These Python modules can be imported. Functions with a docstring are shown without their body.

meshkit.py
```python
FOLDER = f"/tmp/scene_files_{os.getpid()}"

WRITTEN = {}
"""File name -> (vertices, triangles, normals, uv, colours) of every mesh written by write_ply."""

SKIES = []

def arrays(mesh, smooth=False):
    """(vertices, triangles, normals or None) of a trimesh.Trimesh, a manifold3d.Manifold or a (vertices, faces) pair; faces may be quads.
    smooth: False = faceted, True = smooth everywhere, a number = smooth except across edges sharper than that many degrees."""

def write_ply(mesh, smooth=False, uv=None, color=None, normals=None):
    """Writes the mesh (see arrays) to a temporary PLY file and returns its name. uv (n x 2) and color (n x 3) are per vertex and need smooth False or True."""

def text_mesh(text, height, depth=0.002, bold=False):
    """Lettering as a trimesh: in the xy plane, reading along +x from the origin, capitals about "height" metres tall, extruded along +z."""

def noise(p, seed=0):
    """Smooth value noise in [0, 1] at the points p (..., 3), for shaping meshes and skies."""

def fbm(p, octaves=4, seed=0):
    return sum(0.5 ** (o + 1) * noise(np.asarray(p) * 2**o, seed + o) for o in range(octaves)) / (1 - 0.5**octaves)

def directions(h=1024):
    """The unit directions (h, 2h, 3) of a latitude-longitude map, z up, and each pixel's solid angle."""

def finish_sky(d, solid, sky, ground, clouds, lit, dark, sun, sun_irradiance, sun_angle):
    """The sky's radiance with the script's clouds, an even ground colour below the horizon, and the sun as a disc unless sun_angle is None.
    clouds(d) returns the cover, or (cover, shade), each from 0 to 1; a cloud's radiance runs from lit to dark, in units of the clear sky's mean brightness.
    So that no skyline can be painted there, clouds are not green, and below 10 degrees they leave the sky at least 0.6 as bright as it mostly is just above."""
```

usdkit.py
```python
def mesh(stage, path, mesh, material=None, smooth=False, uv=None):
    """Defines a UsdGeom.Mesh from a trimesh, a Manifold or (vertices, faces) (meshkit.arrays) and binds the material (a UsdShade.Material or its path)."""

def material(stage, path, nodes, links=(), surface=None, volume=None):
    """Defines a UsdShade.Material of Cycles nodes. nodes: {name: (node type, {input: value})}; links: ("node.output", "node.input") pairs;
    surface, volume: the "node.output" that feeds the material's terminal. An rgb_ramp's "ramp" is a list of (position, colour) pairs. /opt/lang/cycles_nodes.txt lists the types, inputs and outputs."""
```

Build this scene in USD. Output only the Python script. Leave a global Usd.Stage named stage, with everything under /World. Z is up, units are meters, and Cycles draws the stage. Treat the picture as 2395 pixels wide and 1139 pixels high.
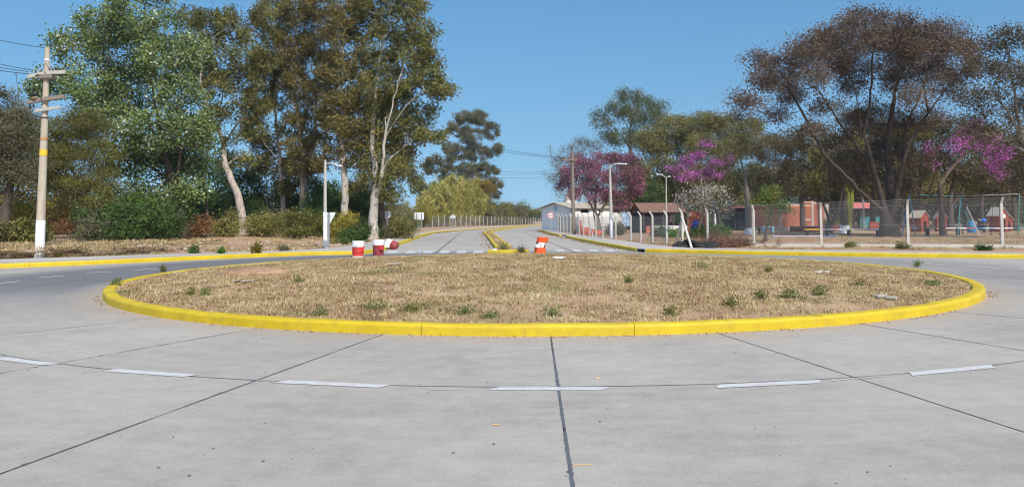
import math, random
import numpy as np, trimesh, shapely, usdkit, meshkit
from shapely.geometry import Polygon, LineString, Point, box as sbox
from shapely.ops import unary_union, split as shsplit
from pxr import Usd, UsdGeom, UsdLux, UsdShade, Sdf, Gf, Vt

stage = Usd.Stage.CreateInMemory()
UsdGeom.SetStageUpAxis(stage, 'Z'); UsdGeom.SetStageMetersPerUnit(stage, 1.0)
UsdGeom.Xform.Define(stage, '/World'); UsdGeom.Scope.Define(stage, '/World/Looks')

# ------------------------------------------------------------------ camera, sky, sun, exposure
F, W, HT, EYE, HOR, ROLL, PITCH = 1844.0, 2395.0, 1139.0, 1.6, 505.0, 0.006, math.radians(2.5)
CY = HOR - F * math.tan(PITCH)
cam = UsdGeom.Camera.Define(stage, '/World/Camera')
cam.AddTranslateOp().Set((0, 0, EYE)); cam.AddRotateXOp().Set(90 + math.degrees(PITCH)); cam.AddRotateZOp().Set(-math.degrees(ROLL))
cam.CreateHorizontalApertureAttr(36.0); cam.CreateVerticalApertureAttr(36.0 * HT / W)
cam.CreateFocalLengthAttr(36.0 * F / W)
cam.CreateVerticalApertureOffsetAttr(-(HT / 2 - CY) / W * 36.0)
cam.CreateClippingRangeAttr((0.1, 20000.0))
cam.CreateExposureAttr(0.0)
SUN_EL, SUN_AZ = math.radians(47), math.radians(25)          # azimuth: to the right of straight behind the camera
sun_dir = (math.sin(SUN_AZ) * math.cos(SUN_EL), -math.cos(SUN_AZ) * math.cos(SUN_EL), math.sin(SUN_EL))
usdkit.material(stage, '/World/Looks/sky_light', {
    'sky': ('sky_texture', {'sky_type': 'single_scattering', 'sun_disc': False, 'sun_elevation': SUN_EL, 'sun_rotation': math.atan2(sun_dir[0], sun_dir[1]),
                            'altitude': 300.0, 'air_density': 1.6, 'aerosol_density': 2.0, 'ozone_density': 3.0}),
    'tc': ('texture_coordinate', {}), 'sc': ('mapping', {'scale': (1, 1, 0.7)}), 'up': ('vector_math', {'math_type': 'add', 'vector2': (0, 0, 0.2)}),
    'nn': ('vector_math', {'math_type': 'normalize'}), 'hs': ('hsv', {'saturation': 1.36}), 'bg': ('background_shader', {'strength': 0.15})},
    [('tc.generated', 'sc.vector'), ('sc.vector', 'up.vector1'), ('up.vector', 'nn.vector1'), ('nn.vector', 'sky.vector'), ('sky.color', 'hs.color'), ('hs.color', 'bg.color')], surface='bg.background')
dome = UsdLux.DomeLight.Define(stage, '/World/sky'); dome.GetPrim().SetCustomDataByKey('kind', 'structure')
UsdShade.MaterialBindingAPI.Apply(dome.GetPrim()).Bind(UsdShade.Material.Get(stage, '/World/Looks/sky_light'))
sun = UsdLux.DistantLight.Define(stage, '/World/sun'); sun.CreateIntensityAttr(1.25); sun.CreateAngleAttr(0.53); sun.CreateNormalizeAttr(True)
sun.CreateColorAttr((1.0, 0.94, 0.85)); sun.AddRotateZOp().Set(math.degrees(SUN_AZ)); sun.AddRotateXOp().Set(90 - math.degrees(SUN_EL))

# ------------------------------------------------------------------ picking points of the ground and of upright planes
def zt(y):
    return -0.0060 * np.clip(np.asarray(y, float) - 60, 0, 200)
def ray(u, v):
    a, b = (u - W / 2) / F, (CY - v) / F
    cr, sr = math.cos(ROLL), math.sin(ROLL)
    x, up = a * cr + b * sr, -a * sr + b * cr
    c, s = math.cos(PITCH), math.sin(PITCH)
    return np.array([x, c - up * s, s + up * c])
def G(u, v, z=0.0):
    d = ray(u, v); d = d / d[1]; D = 60.0
    for _ in range(120):
        D = min(max((float(zt(D)) + z - EYE) / d[2] if d[2] < -1e-6 else 900.0, 1.0), 900.0)
    return np.array([d[0] * D, D, float(zt(D)) + z])
def at(u, v, D):
    d = ray(u, v); return np.array([0, 0, EYE]) + d / d[1] * D
def g2(u, v, z=0.0): return tuple(G(u, v, z)[:2])
def px(D): return D / F

# ------------------------------------------------------------------ prims
used, LOC = {}, {}
GROUPS = {'gum_tree': 'tall gum trees on the left verge', 'understory_tree': 'small trees between the gums', 'far_gum_tree': 'gum trees in the middle distance', 'shrub': 'shrubs along the verges and in the park', 'dry_shrub': 'dry brown bushes behind the gums',
          'far_shrub': 'row of shrubs behind the far fence', 'distant_tree': 'distant trees at the end of the gap', 'pink_tree': 'pink flowering trees on the right', 'olive_tree': 'broad olive trees on the right', 'park_tree': 'dark trees of the park', 'lamp_post': 'lamp posts',
          'painted_bench': 'painted benches in the park', 'hanging_swing': 'rubber swings', 'playhouse': 'red playhouses', 'overhead_wire': 'overhead wires', 'distant_wire': 'level wires in the gap of sky', 'weed': 'weeds on the island and the verges', 'hedge': 'dark growth behind the buildings',
          'drop_cable': 'cables hanging at the power pole', 'low_wall': 'low coloured walls in the park', 'concrete_scrap': 'broken concrete scraps', 'far_tree': 'trees by the cane thicket'}
def numbered(parent, name):
    k = (parent, name); n = used.get(k, 0); used[k] = n + 1
    return name if n == 0 else f'{name}_{n:03d}'
def tag(p, label=None, cat=None, group=None, kind=None):
    group = group or (GROUPS.get(p.GetName().rstrip('0123456789').rstrip('_')) if cat else None)
    for k, v in (('label', label), ('category', cat), ('group', group), ('kind', kind)):
        if v: p.SetCustomDataByKey(k, v)
def thing(name, label=None, cat=None, loc=(0, 0, 0), group=None, kind=None, rz=0.0):
    path = '/World/' + numbered('/World', name)
    x = UsdGeom.Xform.Define(stage, path); x.AddTranslateOp().Set(tuple(map(float, loc)))
    if rz: x.AddRotateZOp().Set(rz)
    LOC[path] = np.array(loc, float); tag(x.GetPrim(), label, cat, group, kind)
    return path
def obj(name, mesh, mat, parent=None, smooth=False, label=None, cat=None, group=None, kind=None, rnd=None, local=False):
    """One mesh, its points in world coordinates (unless local) whatever its parent's place."""
    if isinstance(mesh, list): mesh = join(mesh)
    if smooth and rnd is None:
        v, f, n = meshkit.arrays(mesh); k = np.unique(f); m_ = np.zeros(len(v), int); m_[k] = np.arange(len(k)); mesh = (v[k], m_[f])
    v, f, n = meshkit.arrays(mesh, smooth)
    top = parent is None
    path = (parent or '/World') + '/' + numbered(parent or '/World', name)
    off = np.zeros(3)
    if top and kind != 'structure' and not local:
        off = np.array([v[:, 0].min() + v[:, 0].max(), v[:, 1].min() + v[:, 1].max(), 2 * v[:, 2].min()]) / 2
    elif not top and not local:
        k = parent
        while k not in LOC: k = k.rsplit('/', 1)[0]
        off = LOC[k]
    if top: LOC[path] = off
    m = UsdGeom.Mesh.Define(stage, path)
    m.CreatePointsAttr(Vt.Vec3fArray.FromNumpy((v - off).astype(np.float32)))
    m.CreateFaceVertexCountsAttr(Vt.IntArray.FromNumpy(np.full(len(f), 3, np.int32)))
    m.CreateFaceVertexIndicesAttr(Vt.IntArray.FromNumpy(f.astype(np.int32).ravel()))
    m.CreateSubdivisionSchemeAttr('none')
    if n is not None: m.CreateNormalsAttr(Vt.Vec3fArray.FromNumpy(n.astype(np.float32))); m.SetNormalsInterpolation('vertex')
    if rnd is not None: UsdGeom.PrimvarsAPI(m).CreatePrimvar('rnd', Sdf.ValueTypeNames.FloatArray, 'vertex').Set(Vt.FloatArray.FromNumpy(np.asarray(rnd, np.float32)))
    UsdShade.MaterialBindingAPI.Apply(m.GetPrim()).Bind(UsdShade.Material.Get(stage, '/World/Looks/' + mat))
    if top and off.any(): UsdGeom.Xformable(m).AddTranslateOp().Set(tuple(map(float, off)))
    tag(m.GetPrim(), label, cat, group, kind)
    return path
def copy_of(src, loc, rz, sc, label, cat, group=None):
    path = '/World/' + numbered('/World', src.rsplit('/', 1)[1].rstrip('0123456789').rstrip('_'))
    x = UsdGeom.Xform.Define(stage, path); p = x.GetPrim()
    p.GetReferences().AddInternalReference(src); p.SetInstanceable(True)
    x.ClearXformOpOrder()
    x.AddTranslateOp().Set(tuple(map(float, loc)))
    x.AddRotateZOp(opSuffix='turn').Set(float(rz))
    x.AddScaleOp().Set(tuple(map(float, np.broadcast_to(sc, 3))))
    tag(p, label, cat, group)
    return path

# ------------------------------------------------------------------ shapes
def join(ms):
    vs, fs, n = [], [], 0
    for m in ms:
        v, f, _ = meshkit.arrays(m)
        vs.append(v); fs.append(f + n); n += len(v)
    return trimesh.Trimesh(np.vstack(vs), np.vstack(fs), process=False)
def box(c, s, rz=0.0, bev=0.0):
    if bev:
        a, b, h = s[0] / 2, s[1] / 2, s[2] / 2
        pts = [(sx * (a - bev * (k != 0)), sy * (b - bev * (k != 1)), sz * (h - bev * (k != 2))) for k in range(3) for sx in (-1, 1) for sy in (-1, 1) for sz in (-1, 1)]
        m = trimesh.convex.convex_hull(np.array(pts))
    else: m = trimesh.creation.box(s)
    if rz: m.apply_transform(trimesh.transformations.rotation_matrix(rz, [0, 0, 1]))
    m.apply_translation(c); return m
def tube(p, r, sides=8, caps=True):
    p = np.asarray(p, float); r = np.broadcast_to(r, (len(p),))
    t = np.gradient(p, axis=0); t /= np.linalg.norm(t, axis=1, keepdims=True) + 1e-12
    ref = np.array([1.0, 0, 0]) if abs(t[:, 2]).mean() > 0.7 else np.array([0, 0, 1.0])
    a = np.cross(t, ref); a /= np.linalg.norm(a, axis=1, keepdims=True) + 1e-12
    b = np.cross(t, a); ang = np.arange(sides) * 2 * np.pi / sides
    v = (p[:, None] + r[:, None, None] * (np.cos(ang)[None, :, None] * a[:, None] + np.sin(ang)[None, :, None] * b[:, None])).reshape(-1, 3)
    i, j = np.meshgrid(np.arange(len(p) - 1), np.arange(sides), indexing='ij')
    q = np.stack([i * sides + j, i * sides + (j + 1) % sides, (i + 1) * sides + (j + 1) % sides, (i + 1) * sides + j], -1).reshape(-1, 4)
    f = np.vstack([q[:, [0, 1, 2]], q[:, [0, 2, 3]]])
    if caps:
        n = len(v); v = np.vstack([v, p[:1], p[-1:]]); k = np.arange(sides); L = (len(p) - 1) * sides
        f = np.vstack([f, np.stack([np.full(sides, n), (k + 1) % sides, k], 1), np.stack([np.full(sides, n + 1), L + k, L + (k + 1) % sides], 1)])
    return trimesh.Trimesh(v, f, process=False)
def beam(p, q, w, h=None):
    """A squared bar from p to q."""
    p, q = np.asarray(p, float), np.asarray(q, float); h = h or w
    t = q - p; L = np.linalg.norm(t); t /= L
    s = np.cross(t, [0, 0, 1.0]) if abs(t[2]) < 0.95 else np.array([1.0, 0, 0]); s /= np.linalg.norm(s); n = np.cross(s, t)
    m = trimesh.creation.box((L, w, h)); M = np.eye(4); M[:3, 0], M[:3, 1], M[:3, 2], M[:3, 3] = t, s, n, (p + q) / 2
    m.apply_transform(M); return m
def lathe(profile, c, sides=24):
    m = trimesh.creation.revolve(np.array(profile, float), sections=sides); m.apply_translation(c); return m
def flat(poly, z=0.0, thick=0.0):
    """A polygon (or several) laid on the ground profile, cut where that profile bends."""
    out = []
    for geom in getattr(poly, 'geoms', [poly]):
        for a, b in ((-500, 60), (60, 260), (260, 3000)):
            g = geom.intersection(sbox(-3000, a, 3000, b))
            for q in getattr(g, 'geoms', [g]):
                if q.geom_type != 'Polygon' or q.area < 1e-5: continue
                if thick:
                    m = trimesh.creation.extrude_polygon(q, thick, engine='earcut'); v = np.array(m.vertices); f = np.array(m.faces); v[:, 2] -= thick
                else:
                    v2, f = trimesh.creation.triangulate_polygon(q, engine='earcut'); v = np.c_[v2, np.zeros(len(v2))]
                v[:, 2] += z + zt(v[:, 1]); out.append(trimesh.Trimesh(v, f, process=False))
    return join(out)
def resample(p, step):
    p = np.asarray(p, float); d = np.r_[0, np.cumsum(np.linalg.norm(np.diff(p, axis=0), axis=1))]
    s = np.linspace(0, d[-1], max(2, int(round(d[-1] / step)) + 1))
    return np.stack([np.interp(s, d, p[:, k]) for k in range(p.shape[1])], 1)
def spline(p, step):
    from scipy.interpolate import PchipInterpolator
    p = np.asarray(p, float); d = np.r_[0, np.cumsum(np.linalg.norm(np.diff(p, axis=0), axis=1))]
    s = np.linspace(0, d[-1], max(3, int(round(d[-1] / step)) + 1))
    return np.stack([PchipInterpolator(d, p[:, k])(s) for k in range(p.shape[1])], 1)
def sweep(profile, path, side=1, zbase=0.0, wob=0.012, seed=0):
    """profile: (offset towards the side, height) points, swept along a 2-D path on the ground."""
    path = np.asarray(path, float); t = np.gradient(path, axis=0); t /= np.linalg.norm(t, axis=1, keepdims=True)
    n = np.stack([-t[:, 1], t[:, 0]], 1) * side; pr = np.asarray(profile, float); k = len(pr)
    v = np.zeros((len(path), k, 3)); v[:, :, :2] = path[:, None] + n[:, None] * pr[None, :, :1]
    v[:, :, 2] = pr[None, :, 1] + zbase + zt(path[:, 1])[:, None]
    q = v.reshape(-1, 3); w = meshkit.fbm(q * 2.3, 3, seed) - 0.5; q = q.copy()
    q[:, 2] += (np.tile(pr[:, 1], len(path)) > 0.02) * w * wob * 2; q[:, :2] += np.repeat(n, k, 0) * (w * wob * 2)[:, None]
    i, j = np.meshgrid(np.arange(len(path) - 1), np.arange(k - 1), indexing='ij')
    f = np.stack([i * k + j, (i + 1) * k + j, (i + 1) * k + j + 1, i * k + j + 1], -1).reshape(-1, 4)
    f = np.vstack([f[:, [0, 1, 2]], f[:, [0, 2, 3]]])
    L = (len(path) - 1) * k; cap = [[0, c, c + 1] for c in range(1, k - 1)] + [[L, L + c + 1, L + c] for c in range(1, k - 1)]
    return trimesh.Trimesh(q, np.vstack([f, cap]), process=False)

# ------------------------------------------------------------------ materials
def srgb(h):
    c = np.array([int(h[i:i + 2], 16) for i in (0, 2, 4)]) / 255.0
    return tuple(np.where(c <= 0.04045, c / 12.92, ((c + 0.055) / 1.055) ** 2.4))
def simple(name, col, rough=0.7, metal=0.0, var=0.18, scale=4.0, bump=0.0, bscale=30.0, spec=0.4, stretch=(1, 1, 1), dirt=None, dirt_amt=0.5):
    col = np.array(col, float)
    nodes = {'geo': ('geometry', {}), 'map': ('mapping', {'scale': stretch}), 'n': ('noise_texture', {'scale': scale, 'detail': 5.0, 'roughness': 0.6}),
             'r': ('rgb_ramp', {'ramp': [(0.25, col * (1 - var)), (0.75, np.minimum(col * (1 + var), 0.95))]}),
             'p': ('principled_bsdf', {'roughness': rough, 'metallic': metal, 'specular_ior_level': spec})}
    links = [('geo.position', 'map.vector'), ('map.vector', 'n.vector'), ('n.fac', 'r.fac')]
    last = 'r.color'
    if dirt is not None:
        nodes.update({'n2': ('noise_texture', {'scale': scale * 2.7, 'detail': 6.0, 'roughness': 0.7}), 'm2': ('map_range', {'from_min': 0.5, 'from_max': 0.72, 'to_max': dirt_amt, 'clamp': True}),
                      'mx': ('mix_color', {'b': dirt})})
        links += [('map.vector', 'n2.vector'), ('n2.fac', 'm2.value'), ('m2.result', 'mx.fac'), ('r.color', 'mx.a')]; last = 'mx.result'
    links.append((last, 'p.base_color'))
    if bump:
        nodes.update({'nb': ('noise_texture', {'scale': bscale, 'detail': 4.0}), 'b': ('bump', {'strength': 0.6, 'distance': bump})})
        links += [('map.vector', 'nb.vector'), ('nb.fac', 'b.height'), ('b.normal', 'p.normal')]
    usdkit.material(stage, '/World/Looks/' + name, nodes, links, surface='p.BSDF')
def leafy(name, ramp, transl=0.25, rough=0.5, patch=0.35, spec=0.35, nscale=0.45):
    """Leaves: each takes its own tone (primvar rnd), and boughs differ a little."""
    usdkit.material(stage, '/World/Looks/' + name, {
        'a': ('attribute', {'attribute': 'rnd'}), 'geo': ('geometry', {}), 'n': ('noise_texture', {'scale': nscale, 'detail': 3.0}),
        'r': ('rgb_ramp', {'ramp': ramp}), 'mr': ('map_range', {'from_min': 0.3, 'from_max': 0.7, 'to_min': 1 - patch, 'to_max': 1 + patch}),
        'mx': ('vector_math', {'math_type': 'scale'}), 'p': ('principled_bsdf', {'roughness': rough, 'specular_ior_level': spec}),
        't': ('translucent_bsdf', {}), 'm': ('mix_closure', {'fac': transl})},
        [('a.fac', 'r.fac'), ('geo.position', 'n.vector'), ('n.fac', 'mr.value'), ('r.color', 'mx.vector1'), ('mr.result', 'mx.scale'),
         ('mx.vector', 'p.base_color'), ('mx.vector', 't.color'), ('p.BSDF', 'm.closure1'), ('t.BSDF', 'm.closure2')], surface='m.closure')

CX, CYI, RI = 0.62, 20.55, 10.0                                 # the island's centre and kerb radius
def concrete(name, base, ring=True):
    nodes = {
        'geo': ('geometry', {}), 'rel': ('vector_math', {'math_type': 'subtract', 'vector2': (CX, CYI, 0)}), 'len': ('vector_math', {'math_type': 'length'}),
        'sep': ('separate_xyz', {}), 'ang': ('math', {'math_type': 'arctan2'}), 'am': ('math', {'math_type': 'multiply', 'value2': 9.0}),
        'rm': ('math', {'math_type': 'multiply', 'value2': 4.0}), 'pol': ('combine_xyz', {}),
        'big': ('noise_texture', {'scale': 0.33, 'detail': 5.0, 'roughness': 0.6}), 'mid': ('noise_texture', {'scale': 3.6, 'detail': 9.0, 'roughness': 0.78}),
        'str': ('noise_texture', {'scale': 0.8, 'detail': 6.0, 'roughness': 0.7, 'distortion': 0.6}), 'fine': ('noise_texture', {'scale': 38.0, 'detail': 5.0, 'roughness': 0.8}),
        's1': ('math', {'math_type': 'multiply_add', 'value2': 0.17}), 's2': ('math', {'math_type': 'multiply_add', 'value2': 0.30}),
        's3': ('math', {'math_type': 'multiply_add', 'value2': 0.33, 'value3': -0.05}), 's4': ('math', {'math_type': 'multiply_add', 'value2': 0.30}),
        'ramp': ('rgb_ramp', {'ramp': [(0.39, tuple(np.array(base) * (0.72, 0.735, 0.76))), (0.5, base), (0.61, tuple(np.minimum(np.array(base) * 1.2, 0.9)))]}),
        'vor': ('voronoi_texture', {'scale': 2.3, 'randomness': 1.0}), 'vm': ('map_range', {'from_min': 0.012, 'from_max': 0.024, 'to_min': 0.55, 'to_max': 0.0, 'clamp': True}),
        'pit': ('mix_color', {'b': (0.06, 0.055, 0.05)}),
        'd1': ('map_range', {'from_min': RI - 0.02, 'from_max': RI + 0.9, 'to_min': 0.95, 'to_max': 0.0, 'clamp': True}),
        'dn': ('map_range', {'from_min': 0.36, 'from_max': 0.6, 'clamp': True}), 'dm': ('math', {'math_type': 'multiply'}),
        'dust': ('mix_color', {'b': (0.36, 0.27, 0.19)}),
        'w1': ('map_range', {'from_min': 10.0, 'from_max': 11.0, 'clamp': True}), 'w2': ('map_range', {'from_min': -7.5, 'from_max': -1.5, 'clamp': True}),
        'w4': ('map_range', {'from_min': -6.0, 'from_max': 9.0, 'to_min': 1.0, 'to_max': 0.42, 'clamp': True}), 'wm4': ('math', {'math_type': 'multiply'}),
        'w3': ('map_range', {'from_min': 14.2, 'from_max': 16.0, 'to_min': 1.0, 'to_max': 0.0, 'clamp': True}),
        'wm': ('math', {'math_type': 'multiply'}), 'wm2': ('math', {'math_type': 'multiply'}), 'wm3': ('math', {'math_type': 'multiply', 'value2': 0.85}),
        'uneven': ('mix_color', {'b': (0.115, 0.12, 0.13)}),  # darker grey band round the sides and back of the island, strongest left
        'st': ('noise_texture', {'scale': 0.75, 'detail': 7.0, 'roughness': 0.7, 'distortion': 0.8}), 'sm': ('map_range', {'from_min': 0.58, 'from_max': 0.74, 'to_max': 0.38, 'clamp': True}), 'stain': ('mix_color', {'b': (0.20, 0.165, 0.13)}),
        'p': ('principled_bsdf', {'roughness': 0.78, 'specular_ior_level': 0.3}), 'b': ('bump', {'strength': 0.5, 'distance': 0.004})}
    links = [('geo.position', 'rel.vector1'), ('rel.vector', 'len.vector1'), ('rel.vector', 'sep.vector'), ('sep.x', 'ang.value1'), ('sep.y', 'ang.value2'),
             ('ang.value', 'am.value1'), ('len.value', 'rm.value1'), ('rm.value', 'pol.x'), ('am.value', 'pol.y'), ('geo.position', 'big.vector'), ('geo.position', 'mid.vector'),
             ('geo.position', 'fine.vector'), ('pol.vector', 'str.vector'), ('big.fac', 's3.value1'), ('mid.fac', 's2.value1'), ('s3.value', 's2.value3'), ('str.fac', 's1.value1'),
             ('s2.value', 's1.value3'), ('fine.fac', 's4.value1'), ('s1.value', 's4.value3'), ('s4.value', 'ramp.fac'), ('geo.position', 'vor.vector'), ('vor.distance', 'vm.value'),
             ('ramp.color', 'pit.a'), ('vm.result', 'pit.fac'), ('fine.fac', 'b.height'), ('b.normal', 'p.normal')]
    links += [('geo.position', 'st.vector'), ('st.fac', 'sm.value'), ('sm.result', 'stain.fac'), ('pit.result', 'stain.a')]; last = 'stain.result'
    if ring:
        links += [('len.value', 'd1.value'), ('mid.fac', 'dn.value'), ('d1.result', 'dm.value1'), ('dn.result', 'dm.value2'), ('dm.value', 'dust.fac'), (last, 'dust.a'),
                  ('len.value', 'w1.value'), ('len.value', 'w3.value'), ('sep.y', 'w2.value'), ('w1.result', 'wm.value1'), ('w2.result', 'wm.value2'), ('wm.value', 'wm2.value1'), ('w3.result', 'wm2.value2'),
                  ('wm2.value', 'wm3.value1'), ('sep.x', 'w4.value'), ('w4.result', 'wm4.value2'), ('wm3.value', 'wm4.value1'), ('wm4.value', 'uneven.fac'), ('dust.result', 'uneven.a')]
        last = 'uneven.result'
    else: nodes = {k: v for k, v in nodes.items() if k not in ('d1', 'dn', 'dm', 'dust', 'w1', 'w2', 'w3', 'wm', 'wm2', 'wm3', 'uneven', 'w4', 'wm4')}
    nodes.update({'oi': ('object_info', {}), 'om': ('map_range', {'to_min': 0.955, 'to_max': 1.045}), 'sv': ('vector_math', {'math_type': 'scale'})})
    links += [('oi.random', 'om.value'), (last, 'sv.vector1'), ('om.result', 'sv.scale'), ('sv.vector', 'p.base_color')]
    usdkit.material(stage, '/World/Looks/' + name, nodes, links, surface='p.BSDF')
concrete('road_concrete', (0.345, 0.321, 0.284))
concrete('pavement_concrete', (0.41, 0.38, 0.34), ring=False)
simple('sealant', (0.10, 0.105, 0.115), 0.6, var=0.35, scale=7, dirt=(0.2, 0.2, 0.2), dirt_amt=0.6)
simple('kerb_yellow', (0.53, 0.39, 0.012), 0.62, var=0.16, scale=1.6, bump=0.008, bscale=11, dirt=(0.36, 0.235, 0.04), dirt_amt=0.55)
simple('road_white', (0.51, 0.51, 0.495), 0.7, var=0.12, scale=9, dirt=(0.34, 0.325, 0.30), dirt_amt=0.85)
simple('crossing_white', (0.47, 0.475, 0.47), 0.75, var=0.12, scale=5, dirt=(0.38, 0.37, 0.35), dirt_amt=0.8)
simple('kerb_grey', (0.35, 0.33, 0.30), 0.8, var=0.2)
simple('dark_hole', (0.02, 0.02, 0.02), 0.9)
simple('post_concrete', (0.52, 0.495, 0.44), 0.8, var=0.14, scale=3, dirt=(0.38, 0.34, 0.28), dirt_amt=0.5)
simple('pole_concrete', (0.42, 0.36, 0.28), 0.8, var=0.2, scale=2.5, stretch=(3, 3, 0.6), dirt=(0.22, 0.18, 0.13), dirt_amt=0.6)
simple('pole_grey', (0.38, 0.365, 0.33), 0.8, var=0.16, scale=2.5, stretch=(3, 3, 0.6))
simple('white_paint', (0.76, 0.77, 0.78), 0.6, var=0.06, scale=3, dirt=(0.5, 0.46, 0.4), dirt_amt=0.4)
simple('yellow_band', (0.70, 0.42, 0.02), 0.6)
simple('red_band', (0.45, 0.20, 0.07), 0.6)
simple('mud', (0.17, 0.10, 0.06), 0.95, var=0.3, scale=20)
simple('old_timber', (0.20, 0.17, 0.14), 0.85, var=0.3, scale=6, stretch=(1, 6, 6))
simple('galvanised', (0.55, 0.57, 0.58), 0.45, metal=0.5, var=0.12, scale=8)
simple('sign_post', (0.26, 0.28, 0.29), 0.5, metal=0.3, var=0.15)
simple('sign_back', (0.62, 0.66, 0.68), 0.5, metal=0.1, var=0.10, scale=2.0)
simple('sign_white', (0.78, 0.78, 0.77), 0.45, var=0.03)
simple('sign_red', (0.50, 0.02, 0.025), 0.45, var=0.05)
simple('black_paint', (0.015, 0.015, 0.017), 0.5)
simple('wire_black', (0.03, 0.03, 0.03), 0.6)
simple('chain_wire', (0.27, 0.275, 0.28), 0.5, metal=0.2, var=0.1)
simple('insulator', (0.24, 0.10, 0.05), 0.25)
simple('drum_red', (0.55, 0.03, 0.025), 0.42, var=0.25, scale=6, dirt=(0.60, 0.22, 0.18), dirt_amt=0.6)
simple('drum_maroon', (0.25, 0.035, 0.04), 0.42, var=0.25, scale=6, dirt=(0.40, 0.16, 0.14), dirt_amt=0.55)
simple('drum_orange', (0.80, 0.10, 0.02), 0.38, var=0.10, scale=5, dirt=(0.5, 0.1, 0.05), dirt_amt=0.3)
simple('drum_white', (0.80, 0.79, 0.77), 0.45, var=0.05, scale=5, dirt=(0.55, 0.35, 0.30), dirt_amt=0.4)
simple('rubber', (0.022, 0.022, 0.023), 0.8, var=0.3)
simple('brick', (0.47, 0.145, 0.08), 0.85, var=0.28, scale=3.5)
simple('mortar', (0.48, 0.385, 0.31), 0.9, var=0.15)
simple('column_concrete', (0.40, 0.33, 0.29), 0.85, var=0.15)
simple('white_wall', (0.72, 0.72, 0.71), 0.8, var=0.07, scale=1.5, dirt=(0.5, 0.45, 0.38), dirt_amt=0.4)
simple('fibre_roof', (0.40, 0.35, 0.27), 0.85, var=0.18, scale=3, dirt=(0.2, 0.17, 0.13), dirt_amt=0.5)
simple('rusty_roof', (0.23, 0.125, 0.085), 0.8, var=0.3, scale=2.5, dirt=(0.12, 0.09, 0.08), dirt_amt=0.7)
simple('red_roof', (0.42, 0.12, 0.10), 0.75, var=0.2, scale=2.5)
simple('dark_timber', (0.07, 0.05, 0.04), 0.85, var=0.3)
simple('soft_blue', (0.28, 0.42, 0.60), 0.8, var=0.45, scale=2.0, dirt=(0.75, 0.78, 0.8), dirt_amt=0.8)
simple('bright_blue', (0.02, 0.14, 0.62), 0.5, var=0.1)
simple('cyan_blue', (0.03, 0.20, 0.42), 0.5, var=0.12)
simple('navy', (0.02, 0.03, 0.16), 0.7, var=0.4, scale=6)
simple('orange_plastic', (0.55, 0.09, 0.03), 0.6, var=0.25, scale=5)
simple('play_red', (0.26, 0.05, 0.028), 0.7, var=0.25, scale=5)  # red darkened so the playhouses carry tree shade in their colour
simple('teal_paint', (0.03, 0.20, 0.21), 0.5, var=0.25, scale=5)
simple('blue_paint', (0.035, 0.15, 0.36), 0.5, var=0.25, scale=5)
simple('green_paint', (0.04, 0.16, 0.09), 0.5, var=0.3, scale=5)
simple('light_blue_paint', (0.28, 0.55, 0.70), 0.6, var=0.2, scale=5)
simple('bench_yellow', (0.75, 0.42, 0.03), 0.6, var=0.15, scale=5)
simple('bench_mauve', (0.48, 0.42, 0.52), 0.6, var=0.2, scale=5)
simple('bench_green', (0.05, 0.24, 0.16), 0.6, var=0.2, scale=5)
simple('maroon_wall', (0.13, 0.03, 0.025), 0.8, var=0.3, scale=3)
simple('cactus_skin', (0.20, 0.22, 0.035), 0.6, var=0.3, scale=3, stretch=(3, 3, 0.5))
simple('paper', (0.78, 0.77, 0.74), 0.8, var=0.05)
simple('rubble', (0.36, 0.30, 0.25), 0.9, var=0.25, scale=6)
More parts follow.
